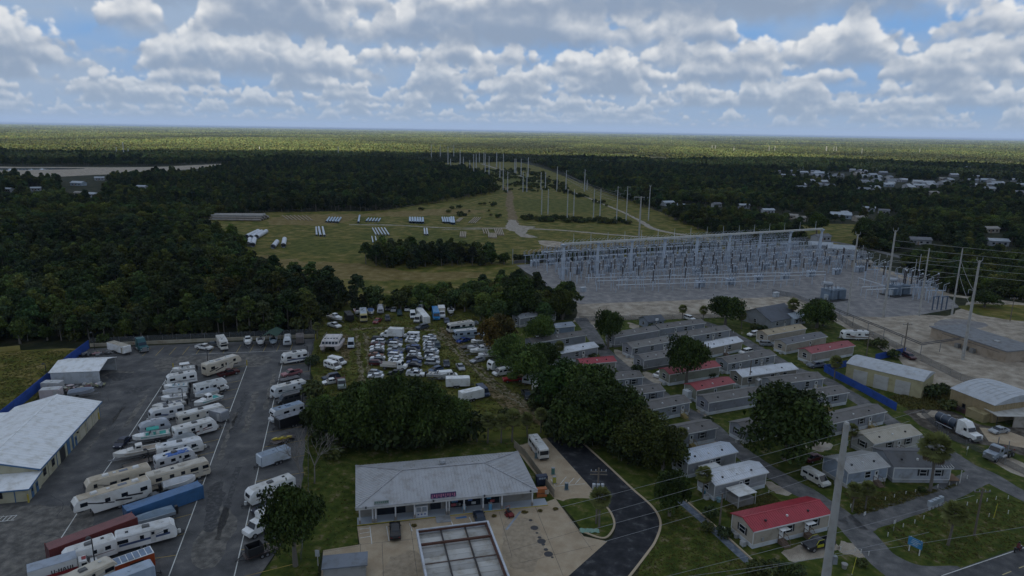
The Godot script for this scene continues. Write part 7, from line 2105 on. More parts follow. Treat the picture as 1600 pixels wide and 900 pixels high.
func shop() -> void:
	var fl := gp(561, 819)
	var fr := gp(835, 790)
	var o := thing("shop", "long low shop with a grey hipped metal roof and a front porch", "shop", fl, yaw_of(fr - fl))
	var long := fl.distance_to(fr)
	var deep := 15.0
	var h := 3.3
	var ridge := 5.6
	var roofm := paint(0.37, 0.37, 0.375, 0.5)
	var x0 := -0.5
	var x1 := long + 0.4
	var zf := 0.5
	var zb := -deep - 0.4
	var xm := deep * 0.57
	# hipped roof, four slopes with standing seams
	var up := V(0, 0.12, 0)
	var p := [V(x0, h, zf), V(x1, h, zf), V(x1, h, zb), V(x0, h, zb), V(x0 + xm, ridge, (zf + zb) / 2), V(x1 - xm, ridge, (zf + zb) / 2)]
	var slopes := [["roof", [p[0], p[4], p[5], p[1]]], ["roof", [p[1], p[5], p[2]]], ["roof", [p[2], p[5], p[4], p[3]]], ["roof", [p[3], p[4], p[0]]]]
	for k in 4:
		var q: Array = slopes[k][1]
		var s := Shape.new()
		if q.size() == 4:
			s.quad(q[0] + up, q[1] + up, q[2] + up, q[3] + up)
			s.quad(q[3], q[2], q[1], q[0])
		else:
			s.tri(q[0] + up, q[1] + up, q[2] + up)
			s.tri(q[2], q[1], q[0])
		var e0: Vector3 = q[0]
		var e1: Vector3 = q[q.size() - 1]
		s.quad(e0, e0 + up, e1 + up, e1)
		var n := int(e0.distance_to(e1) / 0.6)
		for j in range(1, n):
			var t := float(j) / n
			var foot := e0.lerp(e1, t)
			var run := xm / (x1 - x0)
			var f := minf(1.0, minf(t, 1.0 - t) / run) if q.size() == 4 else minf(t, 1.0 - t) * 2.0
			var inward: Vector3 = [V(0, ridge - h, (zb - zf) / 2), V(-xm, ridge - h, 0), V(0, ridge - h, (zf - zb) / 2), V(xm, ridge - h, 0)][k]
			s.bar(foot + up * 1.1, foot + inward * f * 0.985 + up * 1.1, 0.08, 0.09)
		part(o, "roof_slope", s.done(), roofm)
	for q in [[0, 4], [1, 5], [2, 5], [3, 4], [4, 5]]:
		part(o, "ridge_cap", Shape.new().bar(p[q[0]] + up * 1.6, p[q[1]] + up * 1.6, 0.32, 0.06).done(), paint(0.32, 0.32, 0.33, 0.5))
	part(o, "fascia", Shape.new().slab(V(x0, h - 0.3, zf - 0.02), V(x1, h - 0.01, zf + 0.06)).done(), paint(0.48, 0.48, 0.47))
	part(o, "porch_ceiling", Shape.new().slab(V(0, h - 0.12, -1.9), V(long, h - 0.05, 0.3)).done(), paint(0.42, 0.42, 0.41))
	part(o, "walls", Shape.new().slab(V(0, 0.15, -deep), V(long, h - 0.1, -1.9)).done(), paint(0.24, 0.225, 0.20, 0.85))
	var wk := part(o, "porch_floor", Shape.new().slab(V(-0.3, 0, -1.95), V(long + 2.5, 0.15, 0.35)).done(), cache["soil shop walk"])
	part(wk, "kerb_edge", Shape.new().slab(V(-0.3, 0, 0.351), V(long + 2.5, 0.13, 0.46)).done(), paint(0.42, 0.33, 0.05, 0.8))
	part(wk, "ramp", Shape.new().profile(outline([-1.3, 0.0, 1.3, 0.0, 1.3, 0.12, -1.3, 0.12]), func(_p: Vector2) -> float: return 1.0).done(), paint(0.30, 0.31, 0.32), V(long * 0.462, 0.02, 1.4))
	for f in [0.005, 0.075, 0.092, 0.20, 0.305, 0.485, 0.50, 0.585, 0.695, 0.805, 0.985]:
		var ps := part(o, "porch_post", box, paint(0.58, 0.59, 0.60), V(long * f, h / 2, 0.1), V(0.24, h - 0.3, 0.24))
		part(ps, "plinth", box, paint(0.24, 0.22, 0.20), V(0, -0.38, 0), V(1.5, 0.22, 1.5))
	# shopfront
	for w in [[0.12, 1.2, 2.1, "door"], [0.165, 2.6, 1.7, "window"], [0.225, 2.2, 1.7, "window"], [0.43, 1.9, 2.2, "door"], [0.545, 3.6, 1.8, "window"], [0.64, 3.4, 1.8, "window"], [0.75, 3.4, 1.8, "window"]]:
		var fr2 := part(o, "shop_" + w[3], box, paint(0.30, 0.31, 0.32, 0.5), V(long * w[0], 0.25 + w[2] / 2, -1.88), V(w[1] + 0.16, w[2] + 0.12, 0.1))
		part(fr2, "pane", box, glass_mat, V(0, 0, 0.35), V(0.94, 0.92, 0.5))
	rng.seed = 31
	for k in 9:      # posters and goods in the panes
		var x: float = long * [0.53, 0.545, 0.56, 0.535, 0.555, 0.63, 0.65, 0.74, 0.76][k]
		part(o, "poster", box, [paint(0.40, 0.09, 0.10, 0.6), paint(0.06, 0.12, 0.34, 0.6), paint(0.45, 0.45, 0.44, 0.6), paint(0.08, 0.26, 0.42, 0.6)][k % 4], V(x, 0.8 + 0.75 * (k % 2), -1.79), V(0.8, 0.5, 0.02))
	# signs above the eave
	var sg := part(o, "roof_sign", Shape.new().slab(V(-2.3, 0, -0.08), V(2.3, 0.95, 0.08)).done(), paint(0.05, 0.03, 0.10), V(long * 0.468, h + 0.25, zf - 0.5))
	for k in 11:
		part(sg, "sign_stroke", box, paint(0.44, 0.17, 0.28, 0.5), V(-2.0 + k * 0.4, 0.56, 0.09), V(0.24 if k % 3 else 0.16, 0.44, 0.03))
		if k % 2 == 0:
			part(sg, "sign_stroke", box, paint(0.44, 0.17, 0.28, 0.5), V(-2.0 + k * 0.4, 0.2, 0.09), V(0.3, 0.16, 0.03))
	var sg2 := part(o, "roof_sign", Shape.new().slab(V(-1.3, 0, -0.06), V(1.3, 0.7, 0.06)).done(), paint(0.30, 0.33, 0.32), V(long * 0.125, h + 0.22, zf - 0.4))
	for k in 7:
		part(sg2, "sign_stroke", box, paint(0.10, 0.20, 0.17), V(-1.0 + 0.34 * k, 0.4, 0.07), V(0.2, 0.3, 0.02))
	# roof gear
	var fan := part(o, "roof_fan", Shape.new().pipe(V(0, 0, 0), V(0, 0.9, 0), 0.5, 0.5, 12).pipe(V(0, 0.9, 0), V(0, 1.25, 0), 0.75, 0.55, 12).done(), paint(0.28, 0.29, 0.30), V(long * 0.50, ridge - 0.9, -deep * 0.64))
	part(fan, "fan_base", box, paint(0.33, 0.33, 0.33), V(0, -0.1, 0), V(1.3, 0.5, 1.3))
	for q in [[0.24, 0.62], [0.27, 0.66], [0.31, 0.60], [0.33, 0.68], [0.68, 0.62], [0.72, 0.63], [0.86, 0.75]]:
		part(o, "roof_vent", tube, paint(0.45, 0.45, 0.44), V(long * q[0], ridge - 0.6, -deep * q[1]), V(0.2, 0.9, 0.2))
	for f in [0.04, 0.41, 0.70, 0.97]:
		part(o, "eave_lamp", box, black, V(long * f, h + 0.12, zf + 0.1), V(0.3, 0.26, 0.3))
	var base := fl
	var bs := o.transform.basis
	# things on the porch and beside the shop
	var ice := thing("ice_chest", "white two-door ice chest on the shop porch", "ice chest", base + bs * V(long * 0.345, 0.15, -0.6), o.rotation.y)
	part(ice, "body", box, paint(0.55, 0.57, 0.60), V(0, 1.0, 0), V(2.2, 2.0, 1.0))
	for s in [-1, 1]:
		var d := part(ice, "door", box, paint(0.20, 0.23, 0.27, 0.4), V(s * 0.5, 1.4, 0.51), V(0.8, 0.9, 0.06))
		part(d, "handle", box, steel, V(-s * 0.38, 0, 0.7), V(0.08, 0.5, 0.8))
	for k in 3:
		part(ice, "sticker", box, paint(0.05, 0.08, 0.25), V(-0.6 + 0.6 * k, 0.45, 0.51), V(0.3, 0.26, 0.02))
	var cab := thing("storage_cabinet", "dark blue cabinet with white notices beside the board fence", "cabinet", gp(846, 757), o.rotation.y)
	part(cab, "body", box, paint(0.02, 0.03, 0.06), V(0, 1.0, 0), V(2.2, 2.0, 1.2))
	for k in 3:
		part(cab, "notice", box, paint(0.34, 0.40, 0.48), V(-0.5 + 0.5 * k, 1.6, 0.61), V(0.42, 0.4, 0.02))
	var cage := thing("gas_cage", "orange gas bottle cage with a white sign at the shop's corner", "cage", gp(846, 775), o.rotation.y)
	part(cage, "body", box, paint(0.42, 0.13, 0.035), V(0, 0.85, 0), V(1.9, 1.7, 0.9))
	part(cage, "sign", box, paint(0.5, 0.44, 0.36), V(0.95, 1.0, 0.46), V(0.8, 0.9, 0.03))
	part(cage, "lock_bar", box, black, V(0, 0.8, 0.47), V(1.7, 0.08, 0.05))
	# mower
	var mw := thing("ride_on_mower", "red ride-on mower parked before the shop porch", "mower", gp(796, 806), -1.1)
	part(mw, "chassis", body([-0.9, 0.25, 0.9, 0.25, 0.95, 0.6, 0.3, 0.75, -0.2, 0.5, -0.9, 0.6], 0.45, 0.4, 0.3, 0.7), paint(0.16, 0.014, 0.012))
	part(mw, "seat", body([-0.75, 0.6, -0.15, 0.6, -0.2, 0.75, -0.65, 0.8, -0.75, 1.15], 0.28, 0.25, 0.6, 1.1), black)
	part(mw, "mower_deck", Shape.new().slab(V(-0.5, 0.15, -0.75), V(0.5, 0.35, 0.75)).done(), paint(0.16, 0.014, 0.012))
	part(mw, "roll_bar", Shape.new().bar(V(-0.7, 0.5, 0.4), V(-0.7, 1.6, 0.4), 0.07, 0.07).bar(V(-0.7, 0.5, -0.4), V(-0.7, 1.6, -0.4), 0.07, 0.07).bar(V(-0.7, 1.6, -0.4), V(-0.7, 1.6, 0.4), 0.07, 0.07).done(), paint(0.3, 0.1, 0.05))
	var wl := []
	for s in [-1, 1]:
		wheel(wl, -0.55, s * 0.52, 0.30, 0.22)
		wheel(wl, 0.7, s * 0.45, 0.2, 0.15)
	for e in wl:
		put(mw, e, black, black)
	# cars at the shop
	park([["suv", 618, 845, 617, 824, [0.008, 0.008, 0.010], null, "black car parked facing the shop porch"], ["sedan", 752, 823, 747, 806, [0.012, 0.020, 0.040], null, "dark blue car half hidden by the pump canopy"],
		["short_coach", 833, 697, 849, 719, [0.58, 0.57, 0.54], [0.50, 0.50, 0.48], "white motor home on the concrete strip behind the shop"]], "vehicles at the shop")
	get_child(-1).scale *= 0.82
	canopy()
	# manhole covers on the forecourt
	for q in [[829, 813, 0.3], [835, 825, 0.62], [839, 833, 0.22], [843, 840, 0.3], [846, 846, 0.66], [849, 851, 0.28], [853, 859, 0.34], [857, 866, 0.66], [863, 871, 0.2]]:
		var mh := thing("manhole_cover", "round dark %s cover set in the forecourt concrete" % ("manhole" if q[2] > 0.5 else "filler"), "manhole cover", gp(q[0], q[1]), 0.0, "covers in the forecourt")
		part(mh, "lid", tube, paint(0.03, 0.028, 0.03, 0.6), V(0, 0.045, 0), V(q[2] * 2, 0.02, q[2] * 2))
		part(mh, "ring", Shape.new().pipe(V(0, 0.03, 0), V(0, 0.048, 0), q[2] * 1.15, q[2] * 1.15, 16).done(), paint(0.09, 0.08, 0.07, 0.8))
	for q in [[772, 807], [820, 801], [844, 799], [868, 796], [647, 822]]:
		var wd := thing("weed_tuft", "brown weed tuft growing from a forecourt joint", "weed", gp(q[0], q[1]), q[0] * 1.0, "weeds in the forecourt")
		part(wd, "leaves", kinds.bush[1][0], weed_mat(), Vector3.ZERO, V(0.26 + 0.002 * (int(q[0]) % 70), 0.12, 0.3))
	for q in [[864, 741, [0.06, 0.16, 0.14], "green vending post on the concrete strip"], [838, 716, [0.10, 0.16, 0.18], "grey blue pump post on the concrete strip"], [885, 765, [0.04, 0.09, 0.13], "teal air pump on the concrete strip"], [866, 755, [0.35, 0.34, 0.05], "yellow post on the concrete strip"], [725, 800, [0.25, 0.42, 0.52], "small pale blue ice bin on the shop porch kerb"], [766, 797, [0.10, 0.30, 0.50], "light blue drum on the shop porch kerb"]]:
		var b := thing("service_post", q[3], "post", gp(q[0], q[1]), 0.2)
		part(b, "body", box, paint(q[2][0], q[2][1], q[2][2]), V(0, 0.75, 0), V(0.6, 1.3, 0.5))
		part(b, "foot", box, paint(0.25, 0.24, 0.22), V(0, 0.06, 0), V(0.9, 0.12, 0.8))
		part(b, "cap", box, paint(0.3, 0.3, 0.3), V(0, 1.44, 0), V(0.66, 0.08, 0.56))

func weed_mat() -> StandardMaterial3D:
	if not cache.has("weed"):
		var m: StandardMaterial3D = leaf_mat.duplicate()
		m.albedo_color = Color(0.75, 0.5, 0.4).linear_to_srgb()
		cache["weed"] = m
	return cache["weed"]

# the bare pump canopy: a deck of ribbed sheets under rusty beams, inside a white rim
func canopy() -> void:
	var h := 5.2
	var c := [gp(650, 827, h), gp(763, 813, h), gp(801, 921, h), gp(668, 921, h)]
	var o := thing("pump_canopy", "stripped pump canopy with a white rim, rusty beams and ribbed deck", "canopy", V(c[0].x, 0, c[0].z), yaw_of(c[1] - c[0]))
	var long: float = c[0].distance_to(c[1])
	var deep := 24.0
	var rim := paint(0.46, 0.48, 0.52, 0.6)
	var rust := paint(0.085, 0.035, 0.022, 0.9)
	part(o, "rim_side", Shape.new().slab(V(0, h - 0.9, -0.001), V(long, h, 0.25)).done(), rim)
	part(o, "rim_side", Shape.new().slab(V(0, h - 0.9, deep), V(long, h, deep + 0.25)).done(), rim)
	part(o, "rim_side", Shape.new().slab(V(-0.01, h - 0.9, 0.251), V(0.3, h, deep - 0.001)).done(), rim)
	part(o, "rim_side", Shape.new().slab(V(long - 0.3, h - 0.9, 0.251), V(long + 0.01, h, deep - 0.001)).done(), rim)
	var sheets := 18
	for k in 3:
		for j in sheets:
			var x0 := 0.32 + (long - 0.64) * k / 3.0
			var z0 := 0.27 + (deep - 0.3) * j / sheets
			var tone := 0.30 + 0.05 * ((j * 7 + k * 3) % 4)
			part(o, "deck_sheet", box, paint(tone, tone * 0.97, tone * 0.90, 0.85), V(x0 + (long - 0.64) / 6, h - 0.80 + 0.012 * (j % 3), z0 + (deep - 0.3) / sheets / 2), V((long - 0.64) / 3 - 0.05, 0.05, (deep - 0.3) / sheets - 0.06))
	for k in [1, 2]:
		part(o, "beam", Shape.new().slab(V(long * k / 3.0 - 0.1, h - 0.74, 0.26), V(long * k / 3.0 + 0.1, h - 0.45, deep - 0.02)).done(), paint(0.04, 0.034, 0.032, 0.8))
	for z in [0.35, 3.9, 15.0]:
		part(o, "cross_beam", Shape.new().slab(V(0.31, h - 0.42, z), V(long - 0.31, h - 0.10, z + (0.14 if z < 1 else 0.32))).done(), rust)
	part(o, "side_beam", Shape.new().slab(V(long - 0.62, h - 0.5, 0.5), V(long - 0.36, h - 0.2, deep - 0.3)).done(), rust)
	part(o, "thin_beam", Shape.new().slab(V(0.31, h - 0.72, 8.4), V(long - 0.31, h - 0.66, 8.5)).done(), rust)
	for x in [long * 0.25, long * 0.75]:
		for z in [4.0, 14.0]:
			part(o, "column", box, paint(0.4, 0.4, 0.38), V(x, (h - 0.9) / 2, z), V(0.4, h - 0.9, 0.4))

# ---------------------------------------------------------------- power: substation, poles, wires
func insulator(parent: Node, at: Vector3, high: float, r: float, m: Material, discs := 6, down := false) -> void:
	var key := "insulator %.1f %.2f %d" % [high, r, discs]
	if not cache.has(key):
		var s := Shape.new()
		s.pipe(Vector3.ZERO, V(0, high, 0), r * 0.5, r * 0.5, 6)
		for k in discs:
			var y := high * (k + 0.5) / discs
			s.pipe(V(0, y - 0.04, 0), V(0, y + 0.04, 0), r, r * 0.8, 7)
		cache[key] = s.done()
	part(parent, "insulator", cache[key], m, at - V(0, high if down else 0.0, 0))

func substation() -> void:
	var galv := paint(0.44, 0.50, 0.58, 0.5)
	var pale := paint(0.56, 0.60, 0.64, 0.5)
	var brown := paint(0.035, 0.026, 0.024, 0.3, 0, false)
	var grey := paint(0.22, 0.25, 0.29, 0.4, 0, false)
	# the tall gantry: nine columns with flared heads and one long beam
	var xs := [880, 933, 985, 1036, 1086, 1136, 1183, 1229, 1277]
	var a := gp(880, 437)
	var dir := (gp(1086, 420) - a).normalized()
	var o := thing("steel_gantry", "tall grey steel gantry with flared columns across the substation", "gantry", a)
	var foot := []
	for x in xs:     # where each column's line of sight meets the line of the gantry
		var r := look_dir(x, 425)
		var d := Vector2(r.x, r.z)
		var e := Vector2(dir.x, dir.z)
		var t := (a.x * d.y - a.z * d.x) / (d.x * e.y - d.y * e.x)
		foot.append(dir * t)
	var h := 17.0
	for p in foot:
		var c := part(o, "column", Shape.new().pipe(p, p + V(0, h - 1.6, 0), 0.75, 0.6, 8).done(), galv)
		part(c, "head", Shape.new().pipe(p + V(0, h - 1.6, 0), p + V(0, h - 0.2, 0), 0.6, 1.5, 8).done(), galv)
		var back := V(-dir.z, 0, dir.x) * -2.6
		part(c, "brace_leg", Shape.new().pipe(p + back, p + back * 0.12 + V(0, h - 2.4, 0), 0.28, 0.22, 7).done(), galv)
	for k in foot.size() - 1:
		var p: Vector3 = foot[k] + V(0, h, 0)
		var q: Vector3 = foot[k + 1] + V(0, h, 0)
		part(o, "beam", Shape.new().bar(p, q, 1.0, 0.9).done(), paint(0.50, 0.49, 0.45, 0.6))
		for j in 2:
			var w := p.lerp(q, 0.27 + 0.5 * j)
			part(o, "lightning_rod", Shape.new().pipe(w, w + V(0, 4.6, 0), 0.13, 0.05, 6).done(), pale)
		for j in 3:
			insulator(o, p.lerp(q, 0.18 + 0.32 * j) + V(0, -0.35, 0), 2.6, 0.16, paint(0.09, 0.03, 0.025, 0.4, 0, false), 6, true)
	# low pipe buses on posts along the near edge
	var buses := [[914, 452, 1288, 441, 5.2], [932, 455, 1288, 444, 4.6], [962, 458, 1240, 449, 3.6], [850, 411, 1250, 392, 6.0], [900, 416, 1260, 396, 5.0]]
	for k in buses.size():
		var b: Array = buses[k]
		var p := gp(b[0], b[1])
		var q := gp(b[2], b[3])
		var bo := thing("pipe_bus", ["upper pale pipe bus on posts along the near gravel edge", "middle pale pipe bus on posts along the near gravel edge", "lowest pale pipe bus on posts along the near gravel edge", "tall pale pipe bus on posts along the far gravel edge", "lower pale pipe bus on posts along the far gravel edge"][k], "pipe bus", p, 0.0, "pipe buses of the substation")
		var n := int(p.distance_to(q) / 6.5)
		part(bo, "pipe", Shape.new().pipe(V(0, b[4], 0), q - p + V(0, b[4], 0), 0.15, 0.15, 8).done(), pale)
		for j in n + 1:
			var w := (q - p) * float(j) / n
			var ps := part(bo, "post", tube, galv, w + V(0, (b[4] - 1.1) / 2, 0), V(0.26, b[4] - 1.1, 0.26))
			insulator(bo, w + V(0, b[4] - 1.1, 0), 1.0, 0.16, grey, 4)
			ps.name = "post"
	# rows of switch stands, breakers and tall insulator columns
	var stand := thing("switch_stand", "grey steel switch stand with insulators and slanting blades in the substation", "switch stand", Vector3.ZERO, 0.0, "switch stands of the substation")
	for x in [-1.8, 1.8]:
		part(stand, "post", tube, galv, V(x, 1.9, 0), V(0.24, 3.8, 0.24))
	part(stand, "crossbeam", Shape.new().bar(V(-2.6, 3.85, 0), V(2.6, 3.85, 0), 0.3, 0.25).done(), galv)
	for x in [-2.2, 0, 2.2]:
		insulator(stand, V(x, 3.95, -0.5), 1.5, 0.18, grey, 5)
		insulator(stand, V(x, 3.95, 0.5), 1.5, 0.18, grey, 5)
		part(stand, "blade", Shape.new().bar(V(x, 5.5, -0.5), V(x + 0.5, 6.5, 1.3), 0.1, 0.1).done(), pale)
	var breaker := thing("circuit_breaker", "blue grey circuit breaker on a frame in the substation", "circuit breaker", Vector3.ZERO, 0.0, "circuit breakers of the substation")
	part(breaker, "cabinet", box, paint(0.26, 0.30, 0.35, 0.5), V(0, 1.0, 0), V(1.4, 1.9, 1.1))
	for x in [-1.4, 0, 1.4]:
		part(breaker, "tank", Shape.new().pipe(V(x, 2.3, -0.9), V(x, 2.3, 0.9), 0.45, 0.45, 10).done(), galv)
		part(breaker, "bushing", Shape.new().pipe(V(x, 2.6, 0.6), V(x, 4.9, 1.5), 0.2, 0.12, 7).done(), grey)
		part(breaker, "bushing", Shape.new().pipe(V(x, 2.6, -0.6), V(x, 4.9, -1.5), 0.2, 0.12, 7).done(), grey)
	for x in [-1.7, 1.7]:
		part(breaker, "leg", box, galv, V(x, 0.95, 0), V(0.2, 1.9, 1.4))
	var tall := thing("insulator_column", "dark ribbed insulator column on a steel foot in the substation", "insulator", Vector3.ZERO, 0.0, "dark insulator columns of the substation")
	part(tall, "foot", tube, galv, V(0, 1.4, 0), V(0.36, 2.8, 0.36))
	insulator(tall, V(0, 2.8, 0), 3.4, 0.30, brown, 7)
	part(tall, "cap", tube, pale, V(0, 6.35, 0), V(0.4, 0.3, 0.4))
	var turn := yaw_of(dir)
	var side := V(-dir.z, 0, dir.x)      # towards the far edge
	if side.z > 0:
		side = -side
	var put_first := {}
	rng.seed = 44
	var rows := [[-10, tall, 0.0, 0.62, 6.0], [-3, tall, 0.0, 0.75, 6.0], [4, stand, 0.0, 1.0, 7.4], [10, breaker, 0.02, 1.05, 8.5], [16, stand, 0.0, 1.05, 7.4], [22, tall, 0.0, 0.8, 6.0], [28, stand, 0.0, 1.08, 7.4], [34, breaker, 0.0, 1.1, 8.5], [41, stand, 0.0, 1.1, 7.4], [48, stand, 0.1, 1.12, 7.4], [56, breaker, 0.1, 1.12, 9.0], [63, stand, 0.2, 1.12, 7.4], [-7, stand, 0.2, 1.0, 8.6], [-15, stand, 0.05, 1.05, 8.6], [-21, tall, 0.1, 0.9, 9.0], [-13, breaker, 0.4, 1.05, 11.0], [-27, stand, 0.08, 1.02, 8.6], [-33, tall, 0.15, 0.95, 9.0], [-36, breaker, 0.3, 0.9, 17.0]]
	var span := foot[8].length() as float
	for r in rows:
		var x: float = span * r[2] + 2.0
		while x < span * r[3] + 6.0:
			var p: Vector3 = a + dir * (x + rng.randf_range(-0.4, 0.4)) + side * (r[0] + rng.randf_range(-0.4, 0.4))
			x += r[4]
			var proto: Node3D = r[1]
			if not put_first.has(proto):
				put_first[proto] = true
				proto.position = p
				proto.rotation.y = turn
				proto.scale *= 1.45 if proto == tall else 1.2
			else:
				copy(proto, p, turn).scale = proto.scale
	# more equipment beyond the gantry's end, where the yard narrows
	for k in 22:
		var t := rng.randf()
		var p := gp(lerpf(1290, 1470, t), lerpf(406, 470, t) + rng.randf_range(-3, 12))
		copy(stand if k % 2 else tall, p, turn - 0.5).scale *= 1.2
	for q in [[1345, 462, 1412, 459], [1352, 467, 1425, 463], [1340, 447, 1380, 460]]:
		var p := gp(q[0], q[1])
		var e := gp(q[2], q[3])
		var bo := thing("pipe_bus", "pale pipe bus on short posts between the two transformers", "pipe bus", p, 0.0, "pipe buses between the transformers")
		part(bo, "pipe", Shape.new().pipe(V(0, 4, 0), e - p + V(0, 4, 0), 0.16, 0.16, 8).done(), pale)
		for j in 5:
			part(bo, "post", tube, galv, (e - p) * j / 4.0 + V(0, 2, 0), V(0.24, 4, 0.24))
	# yellow-railed edge and two dark portal frames
	for q in [[1460, 484], [1474, 484]]:
		var po := thing("portal_frame", "dark blue steel portal frame at the edge of the substation gravel", "portal frame", gp(q[0], q[1]), 0.4, "portal frames of the substation")
		for x in [-1.4, 1.4]:
			part(po, "post", box, paint(0.06, 0.09, 0.14), V(x, 2.7, 0), V(0.35, 5.4, 0.35))
		part(po, "crossbeam", box, paint(0.06, 0.09, 0.14), V(0, 5.5, 0), V(3.6, 0.3, 0.4))
	for q in [[1299, 468, "large blue grey transformer with cooling fins and a round oil tank by the gantry"], [1399, 461, "large blue grey transformer with cooling fins between the tall poles"]]:
		transformer(gp(q[0], q[1]), turn, q[2])
	for q in [[836, 411, "small white cabinet at the far gravel edge"], [1212, 464, "small white cabinet at the near gravel edge"], [911, 456, "blue grey control cabinet at the end of the pipe buses"]]:
		var cb := thing("cabinet", q[2], "cabinet", gp(q[0], q[1]), turn)
		part(cb, "body", box, paint(0.40, 0.44, 0.48), V(0, 1.0, 0), V(2.4, 2.0, 1.4))
		part(cb, "door", box, paint(0.34, 0.38, 0.42), V(0, 1.0, 0.71), V(1.0, 1.7, 0.05))
		part(cb, "roof", box, paint(0.48, 0.50, 0.52), V(0, 2.05, 0), V(2.7, 0.1, 1.7))

func transformer(at: Vector3, turn: float, label: String) -> void:
	var o := thing("transformer", label, "transformer", at, turn)
	var m := paint(0.17, 0.22, 0.275, 0.45)
	part(o, "tank", Shape.new().slab(V(-4.2, 0.6, -2.2), V(4.2, 5.0, 2.2)).done(), m)
	part(o, "plinth", Shape.new().slab(V(-5.6, 0, -3.6), V(5.6, 0.6, 3.8)).done(), paint(0.05, 0.05, 0.05))
	for b in [[-3.2, 4], [0.8, 6]]:
		var f := Shape.new()
		for k in b[1]:
			f.slab(V(b[0] + 0.62 * k, 0.9, 2.2), V(b[0] + 0.62 * k + 0.34, 4.9, 3.4))
		part(o, "cooling_fins", f.done(), m)
	var g := Shape.new()
	for k in 6:
		g.slab(V(4.2, 0.9, -2.0 + 0.66 * k), V(5.3, 4.9, -1.65 + 0.66 * k))
	part(o, "cooling_fins", g.done(), m)
	part(o, "oil_tank", Shape.new().pipe(V(-5.6, 7.4, -0.6), V(-1.2, 7.0, 0.4), 0.85, 0.85, 14).done(), paint(0.36, 0.39, 0.43, 0.4))
	for x in [-4.8, -2.0]:
		part(o, "tank_leg", Shape.new().bar(V(x, 4.9, -0.3), V(x, 6.6, -0.3), 0.3, 0.3).done(), m)
	for x in [-2.4, 0.0, 2.4]:
		insulator(o, V(x, 5.0, -0.8), 2.4, 0.28, paint(0.24, 0.22, 0.22, 0.3, 0, false), 6)
		insulator(o, V(x + 0.6, 5.0, 1.2), 1.4, 0.22, paint(0.24, 0.22, 0.22, 0.3, 0, false), 5)
	part(o, "control_box", box, paint(0.36, 0.40, 0.43), V(-4.7, 1.8, 1.2), V(0.9, 2.2, 1.6))
	part(o, "pipework", Shape.new().pipe(V(-4.4, 4.5, 1.4), V(-4.4, 7.1, 0.2), 0.14, 0.14, 6).pipe(V(-4.2, 4.6, 2.4), V(3.8, 4.6, 3.5), 0.12, 0.12, 6).done(), m)

func top_of(x: float, y: float, p: Vector3) -> float:      # how high the thing on p reaches when its tip shows at that pixel
	return maxf(2.0, at_depth(x, y, p.z).y)

func pole(label: String, bx_: float, by_: float, tx: float, ty: float, r0: float, r1: float, kind: String, m: Material, group: String) -> Node3D:
	var p := gp(bx_, by_)
	var h := top_of(tx, ty, p)
	var o := thing("power_pole", label, "pole", p, 0.0, group)
	part(o, "shaft", Shape.new().pipe(Vector3.ZERO, V(0, h, 0), r0, r1, 9).done(), m)
	var grey := paint(0.24, 0.26, 0.28, 0.4, 0, false)
	if kind == "arms":
		for k in 3:
			var y := h - 1.0 - k * 2.6
			var s := -1.0 if k % 2 else 1.0
			part(o, "arm", Shape.new().bar(V(0, y, 0), V(s * 2.2, y + 0.5, 0), 0.14, 0.14).done(), m)
			insulator(o, V(s * 2.2, y + 0.4, 0), 1.2, 0.14, grey, 4, true)
	elif kind == "tee":
		part(o, "crossarm", Shape.new().bar(V(-4.6, h - 0.4, 0), V(2.2, h - 0.4, 0), 0.35, 0.35).done(), m)
		for x in [-4.3, -1.2, 1.9]:
			insulator(o, V(x, h - 0.6, 0), 1.6, 0.16, grey, 5, true)
	elif kind == "cross":
		part(o, "crossarm", Shape.new().bar(V(-1.4, h - 0.7, 0), V(1.4, h - 0.7, 0), 0.14, 0.16).done(), m)
		for x in [-1.3, -0.5, 0.5, 1.3]:
			insulator(o, V(x, h - 0.62, 0), 0.35, 0.1, grey, 2)
	elif kind == "bird":
		for s in [-1, 1]:
			part(o, "arm", Shape.new().bar(V(0, h - 0.8, 0), V(s * 0.9, h + 0.2, 0), 0.14, 0.14).done(), m)
			insulator(o, V(s * 0.9, h + 0.2, 0), 0.8, 0.12, grey, 3)
		part(o, "arm", Shape.new().bar(V(0, h - 9.5, 0), V(-1.8, h - 9.0, 0), 0.14, 0.14).done(), m)
		insulator(o, V(-1.8, h - 9.1, 0), 1.2, 0.14, grey, 4, true)
	return o

func wire(a: Vector3, b: Vector3, sag: float, r: float, label: String, group: String) -> void:
	var s := Shape.new()
	var n := 14
	for k in n:
		var t0 := float(k) / n
		var t1 := float(k + 1) / n
		var p := a.lerp(b, t0) - V(0, sag * 4 * t0 * (1 - t0), 0)
		var q := a.lerp(b, t1) - V(0, sag * 4 * t1 * (1 - t1), 0)
		s.pipe(p - a, q - a, r, r, 4, false)
	var o := thing("power_line", label, "power line", a, 0.0, group)
	part(o, "cable", s.done(), cache["cable"])

